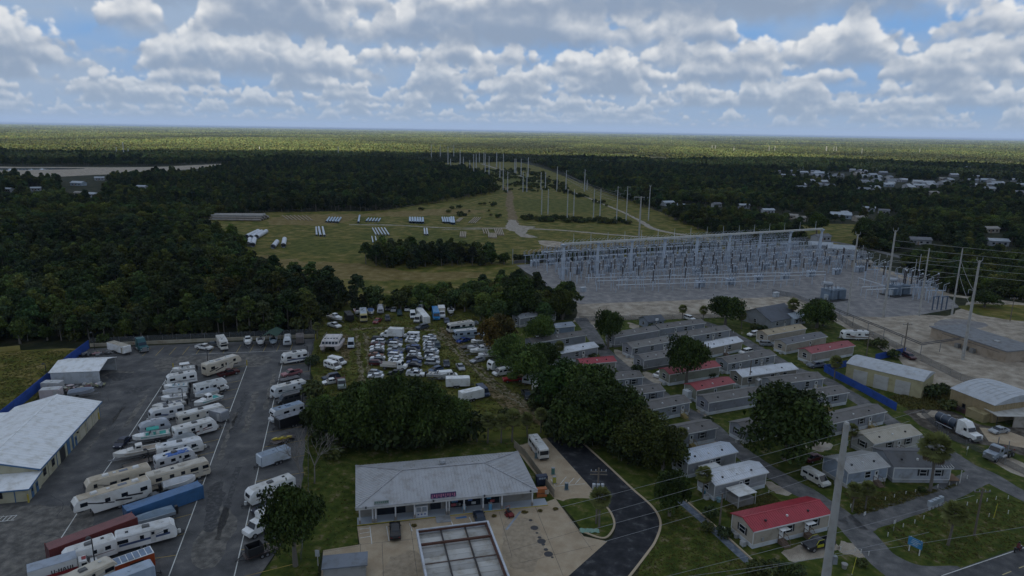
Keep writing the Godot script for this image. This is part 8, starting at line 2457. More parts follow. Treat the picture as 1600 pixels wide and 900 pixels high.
func poles() -> void:
	var conc := paint(0.36, 0.355, 0.335, 0.8)
	var wood := paint(0.145, 0.12, 0.095, 0.9)
	var galv := paint(0.42, 0.43, 0.44, 0.5)
	cache["cable"] = paint(0.30, 0.30, 0.30, 0.5, 0.0, false)
	# the tall concrete pole close by: its foot is below the picture
	var tip := at_depth(1323, 662, gp(1322, 662, 36.0).z)
	var o := thing("power_pole", "tall pale concrete pole rising close before the red-roofed home", "pole", V(tip.x, 0, tip.z))
	part(o, "shaft", Shape.new().pipe(Vector3.ZERO, V(0, 36, 0), 0.72, 0.31, 14).done(), conc)
	part(o, "junction_box", box, paint(0.22, 0.24, 0.25), V(0.62, 18.6, 0.2), V(0.55, 1.0, 0.5))
	part(o, "cap", Shape.new().pipe(V(0, 36, 0), V(0, 36.2, 0), 0.32, 0.22, 12).done(), conc)
	for k in 4:
		insulator(o, V(0.33, 35.2 - 1.9 * k, 0.1), 0.6, 0.12, paint(0.25, 0.26, 0.27, 0.4, 0, false), 3)
	# the double line of poles down the cleared strip
	var g := "poles down the cleared strip"
	var steels := [[963, 349, 963, 291, "arms"], [978, 349, 981, 291, "arms"], [937, 343, 937, 295, ""], [927, 342, 927, 295, ""], [896, 341, 896, 296, ""], [886, 344, 886, 296, ""], [856, 335, 856, 295, ""], [846, 335, 846, 295, ""], [1013, 345, 1013, 290, "bird"], [913, 299, 914, 265, "arms"], [917, 297, 917, 281, ""], [884, 300, 885, 266, "arms"], [870, 299, 870, 260, ""], [852, 296, 852, 269, ""], [845, 296, 845, 269, ""], [825, 277, 826, 246, "arms"], [823, 300, 824, 269, ""], [817, 300, 817, 269, ""], [814, 277, 814, 248, "arms"], [806, 271, 806, 248, ""], [804, 271, 804, 248, ""], [793, 301, 793, 268, ""], [786, 297, 787, 240, ""], [781, 278, 781, 253, ""], [764, 279, 764, 244, ""], [758, 276, 758, 240, ""], [756, 258, 756, 238, ""], [749, 254, 749, 238, ""], [744, 262, 744, 240, ""], [740, 275, 740, 241, ""], [734, 271, 734, 250, ""], [724, 262, 724, 245, ""], [719, 264, 719, 234, ""], [709, 248, 709, 226, ""], [704, 263, 704, 248, ""], [700, 257, 700, 229, ""], [688, 249, 688, 226, ""], [674, 248, 674, 226, ""], [776, 262, 776, 238, ""]]
	var before := Vector3.ZERO
	for s in steels:
		var p := gp(s[0], s[1])
		var thick := clampf(-p.z * 0.0008, 0.3, 1.0)
		pole("grey steel pole with short arms along the cleared strip" if s[4] else "plain grey steel pole along the cleared strip", s[0], s[1], s[2], s[3], thick, thick * 0.55, s[4], galv, g)
	pole("tall pale pole with a flat crossarm at the substation's far side", 998, 376, 998, 307, 0.62, 0.42, "tee", conc, "")
	for s in [[183, 245, 183, 230], [194, 245, 193, 222], [201, 243, 201, 232], [529, 246, 528, 229], [406, 240, 406, 229]]:
		pole("white pole standing alone over the far tree line", s[0], s[1], s[2], s[3], 1.1, 0.7, "", paint(0.5, 0.5, 0.5, 0.6), "poles over the far tree line")
	for s in [[1346, 243], [1291, 240], [1302, 240], [1306, 240], [1436, 243], [1112, 238], [1117, 238], [1201, 239], [1210, 239], [1290, 239]]:
		pole("pale pole standing on the lit plain", s[0], s[1], s[0], s[1] - 11, 0.9, 0.6, "", paint(0.5, 0.5, 0.5, 0.6), "poles on the lit plain")
	# concrete poles along the substation
	var big := []
	for s in [[1324, 493, 1338, 366, 0.42, "second"], [1380, 496, 1396, 360, 0.50, "thickest"], [1436, 493, 1450, 388, 0.36, "third"], [1487, 492, 1501, 388, 0.36, "fourth"], [1504, 562, 1526, 407, 0.50, "last"]]:
		big.append(pole({"second": "concrete pole beside the pale transformer", "thickest": "thickest concrete pole between the two transformers", "third": "concrete pole at the gravel's narrow end", "fourth": "concrete pole on the sand past the gravel", "last": "concrete pole in the sand yard by the block building"}[s[5]], s[0], s[1], s[2], s[3], s[4], s[4] * 0.6, "bird" if s[5] in ["second", "thickest", "last"] else "", conc, "concrete poles along the substation"))
	for s in [[1432, 446, 1438, 397, "slim pole behind the farther transformer"], [1428, 436, 1431, 405, "slimmer pole next to the one behind the farther transformer"], [1371, 428, 1372, 397, "slim pole by the lane houses"], [1346, 408, 1347, 383, "slim pole at the lane's bend"], [801, 413, 801, 389, "slim pole at the corner of the far gravel"], [858, 408, 857, 392, "short pole with a stay at the far gravel edge"]]:
		pole(s[4], s[0], s[1], s[2], s[3], 0.18, 0.13, "", galv, "")
	pole("small wooden pole with a crossarm beyond the sand road", 1578, 502, 1584, 464, 0.17, 0.13, "cross", wood, "")
	pole("dark wooden pole with two crossarms by the elevated pipe", 1411, 556, 1412, 504, 0.2, 0.15, "cross", wood, "")
	pole("short dark wooden pole beside the white travel trailer", 1353, 561, 1357, 519, 0.18, 0.14, "cross", wood, "")
	pole("brown wooden pole on the triangle lawn", 1522, 837, 1535, 763, 0.19, 0.14, "cross", wood, "")
	pole("wooden pole beside the carport home", 1124, 824, 1128, 771, 0.17, 0.13, "", wood, "")
	pole("thin wooden pole between the white-roofed and sage homes", 1170, 605, 1171, 563, 0.14, 0.11, "", wood, "")
	pole("thin wooden pole behind the round tree", 1104, 570, 1105, 536, 0.14, 0.11, "", wood, "")
	for s in [[150, 893, 145.5, 842, "dark lamp pole beside the moving truck"], [287, 637, 285.5, 608, "dark lamp pole among the boats"], [234, 730, 232, 703, "dark lamp pole beside the large speedboat"], [325, 568, 324, 549, "dark lamp pole by the back wall"], [74, 594, 72, 569, "dark pole by the blue fence and white shed"], [482, 579, 480, 540, "dark lamp pole by the faded pink pickup"], [473, 629, 472, 600, "dark lamp pole along the side fence"], [148, 546, 148, 520, "dark pole at the corner of the blue fence"]]:
		var p := gp(s[0], s[1])
		var h := clampf(top_of(s[2], s[3], p), 3.5, 9.0)
		var lp := thing("lamp_pole", s[4], "lamp pole", p, -0.4)
		part(lp, "shaft", Shape.new().pipe(Vector3.ZERO, V(0, h, 0), 0.1, 0.08, 8).done(), black)
		part(lp, "arm", Shape.new().bar(V(0, h - 0.1, 0), V(-0.7, h, 0), 0.08, 0.08).done(), black)
		part(lp, "lamp_head", Shape.new().pipe(V(-0.8, h - 0.12, 0), V(-0.8, h + 0.14, 0), 0.42, 0.2, 10).done(), black)
	# the pole with three cans on the shop's grass island
	var tp := pole("wooden pole with three transformer cans on the shop's grass island", 931.5, 818, 930, 731, 0.19, 0.15, "cross", wood, "")
	var th := top_of(930, 731, gp(931.5, 818))
	for k in 3:
		part(tp, "transformer_can", Shape.new().pipe(V(-0.75 + 0.75 * k, th - 4.0, 0.3), V(-0.75 + 0.75 * k, th - 2.9, 0.3), 0.3, 0.3, 10).done(), paint(0.42, 0.44, 0.46, 0.4))
	part(tp, "transformer_can", Shape.new().pipe(V(0.25, th - 6.0, 0.3), V(0.25, th - 5.3, 0.3), 0.25, 0.25, 10).done(), paint(0.42, 0.44, 0.46, 0.4))
	part(tp, "crossarm", Shape.new().bar(V(-1.5, th - 1.2, 0.1), V(1.5, th - 1.2, 0.1), 0.14, 0.16).done(), wood)
	# wires over the park: at their own heights above the near road
	var wires := [[884, 790, 1100, 732, 9.5], [900, 814, 1100, 754, 9.2], [929, 826, 1100, 775, 8.9], [951, 844, 1100, 797, 8.6]]
	for k in wires.size():
		var w: Array = wires[k]
		var p := gp(w[0], w[1], w[4])
		var q := gp(w[2], w[3], w[4])
		var d := q - p
		wire(p - d * 0.05, p + d * 3.2, 0.5, 0.028, "thin grey power line crossing above the drive and the park", "power lines above the park")
	for w in [[1046, 897, 1185, 861, 7.5], [1134, 898, 1220, 880, 7.2], [1045, 902, 1200, 880, 7.0]]:
		var p := gp(w[0], w[1], w[4])
		var d := gp(w[2], w[3], w[4]) - p
		wire(p - d, p + d * 4.0, 0.4, 0.028, "thin grey power line crossing low over the near lawn", "power lines over the near lawn")
	for k in big.size() - 1:
		for j in 2:
			var p: Vector3 = big[k].position + V(0.5 * j, 22.0 - 6 * j, 0)
			var q: Vector3 = big[k + 1].position + V(0.5 * j, 22.0 - 6 * j, 0)
			wire(p, q, 0.8, 0.05, "power line strung between the concrete poles of the substation", "power lines along the substation")
	for k in 5:
		var p := gp(1380, 496) + V(0, 30.0 - 2.5 * k, 0)
		wire(p, p + V(230, -3, 60), 3.0, 0.05, "power line leaving the substation poles for the road", "power lines leaving the substation")
	for k in 6:
		var p: Vector3 = gp(960 + 14 * (k % 2), 348) + V(0, 22.0 - 2.6 * (k / 2), 0)
		wire(p, gp(885, 300) + V(0, 20.0 - 2.6 * (k / 2), 0), 2.0, 0.06, "power line between the steel poles of the cleared strip", "power lines down the cleared strip")

# ---------------------------------------------------------------- pipes and poles stored in the field
func stored_pipes() -> void:
	var pale := paint(0.50, 0.55, 0.60, 0.5)
	var blue := paint(0.36, 0.46, 0.56, 0.5)
	var tan := paint(0.36, 0.30, 0.22, 0.85)
	var conc := paint(0.34, 0.33, 0.31, 0.85)
	# [first x, y of the near end, x, y of the far end, count, step x, radius, kind]
	var sets := [[510, 348, 515, 341, 5, 4.4, 0.75, "blue"], [560, 349, 562, 338, 1, 4, 0.8, "blue"], [572, 347, 576, 342, 5, 4.6, 0.6, "blue"], [641, 349, 640.5, 341.5, 6, 4.0, 0.9, "blue"], [693, 349, 691, 341, 4, 3.6, 0.75, "blue"], [706, 351, 705, 341, 2, 3.4, 0.9, "blue"], [495, 369, 494, 356, 1, 5, 0.6, "white"], [501, 370, 498, 356, 2, 6.0, 0.75, "white"], [588, 368, 582, 357, 2, 4.5, 0.45, "white"], [598, 368, 591, 357, 3, 5.0, 0.5, "white"], [583, 380, 581, 370, 2, 5.5, 0.4, "white"], [664, 368, 663, 358, 2, 3.8, 0.6, "white"], [451, 344, 441, 337, 7, 6.2, 0.35, "tan"], [712, 347, 719, 341, 3, 2.2, 0.4, "tan"], [732, 349, 742, 340, 4, 3.2, 0.35, "tan"], [719, 371, 720, 363, 4, 2.6, 0.45, "tan"], [757, 366, 754, 358, 3, 3.6, 0.4, "tan"], [764, 372, 763, 365, 6, 2.3, 0.45, "tan"], [776, 368, 772, 357, 5, 2.8, 0.42, "tan"], [573, 386, 573, 382, 2, 4.0, 0.35, "white"]]
	var words_ := {"blue": "pale blue pipe lying in a row in the field", "white": "long white pipe with a dark open end lying in the field", "tan": "weathered wooden pole lying in the field"}
	for s in sets:
		for k in s[4]:
			var p := gp(s[0] + s[5] * k, s[1] + 0.15 * k)
			var q := gp(s[2] + s[5] * k, s[3] + 0.1 * k)
			var d := q - p
			var o := thing("stored_pipe" if s[7] != "tan" else "stored_pole", words_[s[7]], "pipe" if s[7] != "tan" else "pole", p, 0.0, "%s stored in the field" % ("pipes" if s[7] != "tan" else "wooden poles"))
			var r: float = s[6]
			part(o, "shell", Shape.new().pipe(V(0, r, 0), d + V(0, r * 0.9, 0), r, r * 0.85, 10, s[7] == "tan").done(), {"blue": blue, "white": pale, "tan": tan}[s[7]])
	# big caissons with rusty collars
	for s in [[385, 373, 404, 364], [392, 374, 411, 364], [401, 373.5, 418, 363.5], [388, 385, 391, 377], [395, 386, 398, 376.5], [427, 389, 433, 381], [443, 387, 445, 376]]:
		var p := gp(s[0], s[1])
		var d := gp(s[2], s[3]) - p
		d = d.normalized() * clampf(d.length(), 9.0, 24.0)
		var o := thing("steel_caisson", "thick white steel tube lying in the field", "steel tube", p, 0.0, "thick white tubes in the field")
		part(o, "shell", Shape.new().pipe(V(0, 1.35, 0), d + V(0, 1.35, 0), 1.35, 1.35, 14, false).done(), paint(0.54, 0.57, 0.61, 0.5))
		part(o, "flange", Shape.new().pipe(V(0, 1.38, 0), V(0, 1.38, 0) + d.normalized() * 0.4, 1.45, 1.45, 14, false).done(), paint(0.50, 0.53, 0.57, 0.5))
	# the great stack of concrete poles
	var a := gp(318, 346)
	var b := gp(407, 346)
	for k in 26:
		var row := 0 if k < 12 else 1 if k < 20 else 2
		var i: int = [k, k - 12, k - 20][row]
		var z: float = -i * 1.9 - row * 2.2
		var l := 38.0 - (i % 5) * 1.3
		var o := thing("concrete_pole", "long concrete pole lying in the great stack at the field's edge", "pole", b + V(-l, 0, z) + V(-(i % 3) * 0.8, 0, 0), 0.03, "concrete poles in the great stack")
		part(o, "shaft", Shape.new().pipe(V(0, 0.75 + row * 1.35, 0), V(l, 0.75 + row * 1.35, 0), 0.42, 0.78, 9).done(), conc if k % 3 else paint(0.27, 0.235, 0.20, 0.9))
		part(o, "butt", Shape.new().pipe(V(l, 0.75 + row * 1.35, 0), V(l + 0.06, 0.75 + row * 1.35, 0), 0.6, 0.6, 9).done(), conc)

# ---------------------------------------------------------------- trees that stand by themselves, small things
func near_trees() -> void:
	rng.seed = 101
	# [x, y of the foot, x, y of the crown's top, half width of the crown in pixels, label]
	var oaks := [[522, 692, 520, 622, 34, "dark oak at the end of the grass lot beside the bare tree"], [565, 697, 560, 600, 48, "tallest dark oak of the clump behind the shop"], [615, 698, 622, 592, 48, "broad dark oak in the middle of the clump behind the shop"], [662, 692, 668, 600, 44, "dark oak of the clump behind the shop, beside the white box trailers"], [706, 688, 702, 622, 36, "dark oak between the clump and the fan palms"], [590, 672, 588, 596, 40, "dark oak at the back of the clump behind the shop"], [640, 672, 645, 594, 40, "dark oak behind the broad one of the clump"], [505, 668, 508, 620, 26, "small bright green oak by the old flatbed"],
		[796, 575, 790, 525, 32, "round green tree beside the boat row"], [826, 600, 825, 542, 36, "round green tree over the silver trailer"], [852, 578, 850, 535, 26, "green tree behind the white-roofed home"], [845, 545, 846, 495, 26, "small grey green tree before a blue grey home"], [880, 640, 884, 566, 46, "oak over the dusty box truck"], [925, 655, 922, 568, 50, "broad oak hiding the small red-roofed home"], [905, 688, 900, 598, 50, "dark oak at the head of the drive"], [965, 690, 962, 604, 48, "dark oak beside the drive and the two-door home"], [1000, 716, 1000, 640, 46, "dark oak leaning over the drive"], [1035, 742, 1038, 668, 36, "oak at the drive's bend beside a metal-roofed home"], [950, 545, 950, 486, 24, "upright dark oak at the park street"], [1133, 510, 1133, 464, 30, "round oak by the sand yard fence"], [1072, 604, 1068, 528, 34, "round oak between the sage home and the street"], [1228, 718, 1226, 606, 70, "huge dark oak spreading over the park street"], [1276, 512, 1268, 468, 26, "dark bushy tree by the substation fence"], [1286, 509, 1285, 478, 18, "smaller bushy tree by the substation fence"], [1046, 806, 1048, 735, 30, "bushy tree by the blue footpath's head"], [878, 500, 872, 452, 24, "dark tree at the corner of the sand yard"], [812, 500, 815, 435, 36, "tall dark tree at the end of the field wood"], [1538, 480, 1536, 455, 18, "round tree beside the sand road"], [462, 884, 466, 764, 46, "leafy tree with a forked pale trunk beside the black bin"], [1350, 376, 1352, 342, 20, "round tree by the meadow lane"], [1275, 372, 1274, 332, 16, "tall tree on the meadow"]]
	var under := []
	var hue := []
	for k in oaks.size():
		var t: Array = oaks[k]
		var p := gp(t[0], t[1])
		var h := clampf(top_of(t[2], t[3], p), 4.0, 17.0)
		var wide: float = t[4] * p.distance_to(V(0, EYE, 0)) / FOCAL
		var kind: Array = kinds.big[3 if t[0] in [462, 950, 1133, 1072, 845, 1275] else k % 3]
		var sx := clampf(wide / 6.0, 0.4, 1.7)
		var sy := h / 9.6
		var tone := rng.randf_range(0.7, 1.1)
		if "bright" in t[5] or "round green" in t[5]:
			tone = 1.6
		if "grey green" in t[5]:
			tone = 1.4
		var m := leaf_tint(Color(tone * rng.randf_range(0.9, 1.1), tone, tone))
		if k < 8 or k in [12, 13, 14, 15, 16]:
			for j in 7:
				var a := TAU * j / 7.0
				var b := rng.randf_range(1.3, 2.3)
				under.append(Transform3D(Basis(Vector3.UP, a * 3) * Basis.from_scale(V(b, b * 1.2, b)), p + V(cos(a), 0, sin(a) * 0.7) * wide * rng.randf_range(0.3, 0.85)))
				hue.append(Color(0.9, 0.9, 0.8) * rng.randf_range(0.5, 0.85))
		tree(kind, "oak_tree", t[5], "tree", p, sx, rng.randf() * TAU, "", sy / sx, m)
	scatter("undergrowth", "tangled undergrowth below the oaks behind the shop", "undergrowth", two(kinds.bush[0][0], kinds.bush[0][1]), under, hue)
	# fan palms: foot, top of the head
	var palms := [[745, 690, 745, 652, "fan palm at the start of the row behind the shop"], [762, 692, 764, 645, "tall fan palm in the row behind the shop"], [783, 692, 783, 648, "fan palm in the middle of the row behind the shop"], [800, 690, 801, 640, "tallest fan palm of the row behind the shop"], [824, 684, 824, 645, "fan palm near the end of the row behind the shop"], [845, 676, 846, 638, "fan palm at the end of the row, beside the oaks"], [873, 566, 872, 533, "fan palm before the white-roofed home"], [1065, 503, 1064, 476, "fan palm by the white car at the sand yard fence"], [1098, 505, 1098, 478, "fan palm beside the round oak"], [1158, 514, 1159, 486, "fan palm with brown skirts by the park street"], [1237, 503, 1236, 466, "fan palm behind the white metal shed"], [1303, 594, 1303, 556, "fan palm at the corner of the blue fence"], [1453, 768, 1455, 678, "tall fan palm before the pergola home"], [1481, 852, 1484, 784, "big fan palm on the triangle lawn"], [936, 824, 936, 762, "fan palm at the foot of the transformer pole"], [1098, 778, 1096, 730, "fan palm at the corner of the carport home"], [1062, 706, 1063, 676, "fan palm before the shingled home below the bend"], [496, 530, 497, 505, "fan palm with brown fronds at the corner of the storage lot"], [1331, 800, 1333, 755, "low fan palm before the pale blue home"], [1352, 796, 1354, 752, "bushy fan palm beside the pale blue home"], [1328, 700, 1330, 672, "low fan palm by the cream home"], [900, 478, 902, 458, "fan palm at the sand yard corner"], [985, 660, 985, 620, "fan palm among the oaks by the two-door home"]]
	for k in palms.size():
		var t: Array = palms[k]
		var p := gp(t[0], t[1])
		var h := clampf(top_of(t[2], t[3], p), 3.5, 14.0)
		tree(kinds.palm[k % 3], "fan_palm", t[4], "palm", p, clampf(h / 8.2, 0.7, 1.5), rng.randf() * TAU, "")
	# the brown dying tree and the bare grey one
	var brown: StandardMaterial3D = leaf_mat.duplicate()
	brown.albedo_color = Color(0.95, 0.50, 0.55).linear_to_srgb()
	var p := gp(787, 548)
	for k in 2:
		tree(kinds.oak[k], "dying_tree", ["brown dying tree among the boats and homes", "smaller brown dying tree beside the first"][k], "tree", p + V(-4.5 * k, 0, 1.5 * k), 1.05 - 0.1 * k, 1.0 + k, "", 1.25, brown)
	var r := RandomNumberGenerator.new()
	r.seed = 4
	p = gp(470, 776)
	for j in 2:
		var bt := thing("bare_tree", ["bare grey tree by the side fence of the storage lot", "second bare grey tree close behind the first"][j], "tree", p + V(1.2 * j, 0, -5.0 * j))
		var s := Shape.new()
		twig(s, r, Vector3.ZERO, V(0.05, 1, 0), 4.4 - 0.6 * j, 0.16, 0)
		part(bt, "branches", s.done(), paint(0.21, 0.19, 0.17, 0.95))
	# shrubs and weeds
	for q in [[1180, 896, 1.0], [1215, 897, 0.9], [1245, 899, 0.9], [1195, 903, 1.1], [1345, 884, 0.6], [520, 715, 1.4], [835, 640, 1.2], [790, 655, 1.2], [855, 660, 1.2], [1455, 622, 1.4], [1470, 615, 1.3], [1480, 640, 1.2], [1395, 560, 1.2], [1375, 545, 1.4], [1360, 540, 1.2], [1110, 590, 1.0], [1020, 515, 1.0], [938, 545, 0.8], [995, 580, 1.0], [1106, 660, 0.8], [1180, 515, 1.2], [1190, 518, 1.1], [925, 560, 0.9], [487, 610, 1.6], [490, 625, 1.8], [488, 570, 1.3], [1440, 770, 0.5], [1110, 810, 0.9], [1130, 838, 0.8], [1105, 830, 0.7]]:
		var t := tree(kinds.bush[int(q[0]) % 3], "shrub", "low green shrub growing wild among the lots and homes", "shrub", gp(q[0], q[1]), q[2], q[0] * 1.0, "wild shrubs among the lots and homes", rng.randf_range(0.7, 1.1))
		t.get_child(0).name = "stem"
		t.get_child(1).name = "leaves"

func twig(s: Shape, r: RandomNumberGenerator, at: Vector3, d: Vector3, long: float, rad: float, level: int) -> void:
	var end := at + d.normalized() * long
	s.pipe(at, end, rad, rad * 0.7, 5, false)
	if level >= 5:
		return
	for k in (3 if level < 3 else 2):
		var n := (d.normalized() + rand_dir(r) * 0.75 + V(0, 0.22, 0)).normalized()
		twig(s, r, end, n, long * r.randf_range(0.6, 0.82), rad * 0.62, level + 1)

func ground_cover() -> void:     # tufts on the lawns and the rough grass: what nobody could count
	rng.seed = 303
	var L := Leaves.new()
	var r := RandomNumberGenerator.new()
	r.seed = 12
	for k in 16:
		var d := (V(r.randf_range(-1, 1), r.randf_range(0.6, 1.3), r.randf_range(-1, 1))).normalized()
		var p := V(r.randf_range(-0.25, 0.25), 0.0, r.randf_range(-0.25, 0.25))
		var n := d.cross(rand_dir(r)).normalized()
		L.blade(p + d * 0.14, (n + Vector3.UP).normalized(), d, 0.34, 0.07, Color(0.105, 0.108, 0.034) * r.randf_range(0.7, 1.4))
	var tuft := L.mesh(self)
	tuft.surface_set_material(0, leaf_mat)
	var zones := [[[484, 640, 560, 700, 740, 692, 860, 682, 852, 690, 800, 700, 550, 735, 556, 850, 505, 860, 495, 905, 440, 905, 445, 850, 470, 775], 5000, 0.6], [[985, 905, 1025, 850, 1035, 815, 1060, 790, 1165, 880, 1200, 905], 3500, 0.5], [[1380, 826, 1450, 800, 1560, 776, 1600, 786, 1600, 850, 1490, 885, 1420, 866], 3500, 0.6], [[495, 525, 505, 492, 740, 492, 790, 560, 850, 620, 840, 670, 560, 690, 490, 640], 14000, 1.1], [[0, 550, 134, 547, 60, 622, 0, 660], 5000, 0.8], [[1130, 790, 1200, 770, 1230, 790, 1150, 830], 3000, 0.8], [[1320, 770, 1480, 765, 1500, 755, 1400, 790, 1340, 805], 4000, 0.9], [[1390, 620, 1480, 610, 1490, 640, 1420, 640], 4000, 1.4]]
	for z in zones:
		var poly := PackedVector2Array(ground_px(z[0]))
		var box_ := Rect2(poly[0], Vector2.ZERO)
		for q in poly:
			box_ = box_.expand(q)
		var places := []
		var tints := []
		for k in z[1]:
			var q := Vector2(rng.randf_range(box_.position.x, box_.end.x), rng.randf_range(box_.position.y, box_.end.y))
			if not Geometry2D.is_point_in_polygon(q, poly):
				continue
			var s: float = z[2] * rng.randf_range(0.5, 1.3)
			places.append(Transform3D(Basis(Vector3.UP, rng.randf() * TAU) * Basis.from_scale(V(s, s * rng.randf_range(0.6, 1.2), s)), V(q.x, 0.01, q.y)))
			var t := rng.randf_range(0.6, 1.4)
			tints.append(Color(t * rng.randf_range(0.9, 1.35), t, t * 0.9))
		scatter("grass", "rough grass tufts growing on the open ground", "grass", tuft, places, tints)

func small_things() -> void:
	# the park's blue name board
	var a := gp(1419, 861)
	var b := gp(1436, 869)
	var o := thing("park_sign", "blue name board on two white posts at the park entrance", "sign", a, yaw_of(b - a))
	var long := a.distance_to(b)
	part(o, "board", box, paint(0.045, 0.21, 0.40, 0.5), V(long / 2, 2.0, 0), V(long + 0.5, 1.5, 0.1))
	for x in [0.05, long - 0.05]:
		part(o, "post", box, paint(0.58, 0.58, 0.56), V(x, 1.4, -0.12), V(0.14, 2.8, 0.14))
	for k in 4:
		part(o, "lettering", box, paint(0.36, 0.46, 0.56), V(long / 2 + [0.0, 0.15, -0.1, 0.05][k], 2.45 - 0.3 * k, 0.06), V([1.0, 1.5, 1.2, 0.7][k], 0.12, 0.02))
	# mail boxes
	for k in 4:
		var m := thing("mail_box", "grey cluster mailbox on a post beside the street", "mailbox", gp(1452 + 5.5 * k, 797 - 2.4 * k), 0.35, "cluster mailboxes")
		part(m, "cabinet", box, paint(0.38, 0.42, 0.46, 0.5), V(0, 1.35, 0), V(0.85, 1.1, 0.6))
		part(m, "pedestal", box, paint(0.46, 0.48, 0.50), V(0, 0.4, 0), V(0.25, 0.8, 0.25))
		for j in 3:
			part(m, "mail_door", box, paint(0.32, 0.36, 0.40, 0.5), V(-0.26 + 0.26 * j, 1.4, 0.31), V(0.23, 0.85, 0.02))
	# white marker posts
	for q in [[1329, 793], [1383, 782], [1397, 778], [1415, 773], [1430, 770], [1483, 758], [1465, 762], [1494, 759], [1387, 838], [1396, 829], [1411, 824], [1429, 818], [1443, 811], [1511, 790], [1526, 786], [1542, 784], [1556, 781], [1575, 780], [1575, 803], [1313, 860], [1336, 862], [1345, 865], [1357, 868], [1227, 790], [1201, 771], [1511, 748], [1545, 808], [1113, 512], [1131, 516], [1159, 522], [1146, 520]]:
		var m := thing("marker_post", "short white marker post in the grass beside the street", "post", gp(q[0], q[1]), q[0] * 1.0, "white marker posts along the streets")
		part(m, "shaft", box, paint(0.60, 0.60, 0.56), V(0, 0.35, 0), V(0.11, 0.7, 0.11))
		part(m, "cap", box, paint(0.6, 0.6, 0.56), V(0, 0.72, 0), V(0.13, 0.05, 0.13))
	for q in [[1552, 811, 1555, 781, "yellow guy marker leaning on the triangle lawn"], [1331, 898, 1335, 872, "yellow guy marker near the concrete pole"]]:
		var m := thing("guy_marker", q[4], "marker", gp(q[0], q[1]))
		part(m, "tube", Shape.new().pipe(Vector3.ZERO, V(0.5, 2.9, -0.3), 0.06, 0.05, 8).done(), paint(0.48, 0.44, 0.05))
		part(m, "anchor", box, steel, V(0, 0.06, 0), V(0.2, 0.12, 0.2))
	for q in [[1350, 812, 1.0, "white street sign by the park entrance bend"], [1510, 712, 1.6, "white notice sign on a post at the fence"], [1396, 830, 1.6, "round-topped white sign at the triangle lawn"]]:
		var m := thing("street_sign", q[3], "sign", gp(q[0], q[1]), 0.5)
		part(m, "post", tube, steel, V(0, q[2] / 2, 0), V(0.07, q[2], 0.07))
		part(m, "plate", box, paint(0.6, 0.6, 0.58), V(0, q[2] + 0.25, 0), V(0.6, 0.7, 0.04))
	# bollards at the lot's lane ends, low lights
	for q in [[271, 576, "yellow bollard at the head of the outer white line"], [386, 571, "yellow bollard at the head of the inner white line"], [45, 785, "yellow bollard at the office corner"], [155, 655, "yellow bollard at the cream building's far corner"], [493, 530, "pale bollard at the end of the block wall"]]:
		var m := thing("bollard", q[2], "bollard", gp(q[0], q[1]))
		part(m, "shaft", tube, paint(0.46, 0.36, 0.05), V(0, 0.8, 0), V(0.3, 1.6, 0.3))
		part(m, "dome", Shape.new().pipe(V(0, 1.6, 0), V(0, 1.7, 0), 0.15, 0.05, 10).done(), paint(0.46, 0.36, 0.05))
	# rider on a motorcycle at the road's edge
	var p := gp(1590, 862)
	var m := thing("motorcycle", "dark motorcycle riding along the road edge", "motorcycle", p, yaw_of(gp(1600, 858) - gp(1580, 865)))
	part(m, "frame", body([-0.6, 0.45, 0.5, 0.45, 0.7, 0.85, 0.2, 1.0, -0.3, 0.85, -0.9, 0.9], 0.16, 0.2, 0.4, 1.0), black)
	var wl := []
	wheel(wl, -0.7, 0.0, 0.33, 0.16)
	wheel(wl, 0.75, 0.0, 0.33, 0.12)
	for e in wl:
		put(m, e, black, black)
	part(m, "handlebar", Shape.new().bar(V(0.45, 1.1, -0.4), V(0.45, 1.1, 0.4), 0.05, 0.05).bar(V(0.45, 1.1, 0), V(0.75, 0.4, 0), 0.07, 0.07).done(), steel)
	part(m, "headlight", box, lamp_glass, V(0.72, 0.95, 0), V(0.1, 0.18, 0.2))
	var rd := thing("person", "person in a dark red jacket sitting on the motorcycle", "person", p, m.rotation.y)
	rider(rd)
	# bits and pieces
	for q in [[1100, 772, [0.03, 0.18, 0.26], "teal bin beside the carport home"], [1123, 784, [0.20, 0.32, 0.36], "pale blue crate beside the carport home"], [1150, 840, [0.34, 0.34, 0.33], "white basin at the end of the red-roofed home"], [1131, 832, [0.36, 0.36, 0.34], "white tub behind the red-roofed home"], [1319, 888, [0.26, 0.25, 0.23], "grey stone post near the concrete pole"]]:
		var m2 := thing("yard_bin", q[3], "bin", gp(q[0], q[1]))
		part(m2, "tub", Shape.new().pipe(Vector3.ZERO, V(0, 0.8, 0), 0.35, 0.48, 12).done(), paint(q[2][0], q[2][1], q[2][2]))
		part(m2, "rim", Shape.new().pipe(V(0, 0.78, 0), V(0, 0.84, 0), 0.52, 0.52, 12).done(), paint(q[2][0], q[2][1], q[2][2]))
	var dn := thing("green_debris", "torn pale green sheet at the shop island's tip", "debris", gp(921, 830))
	part(dn, "sheet", crumpled(3.4, 1.2, 0.25, 3), paint(0.22, 0.36, 0.28))
	var sc := thing("clothes_post", "pale figure-like post with rags by the forecourt lawn", "post", gp(497, 884))
	part(sc, "shaft", Shape.new().pipe(Vector3.ZERO, V(0, 2.6, 0), 0.08, 0.06, 8).done(), paint(0.45, 0.44, 0.42))
	part(sc, "rag", Shape.new().slab(V(-0.35, 1.7, -0.06), V(0.3, 2.8, 0.06)).done(), paint(0.40, 0.42, 0.42))
	var ed := thing("kiosk_roof", "blue grey flat roof at the forecourt's lower edge", "kiosk", gp(503, 912), yaw_of(gp(571, 905) - gp(503, 912)))
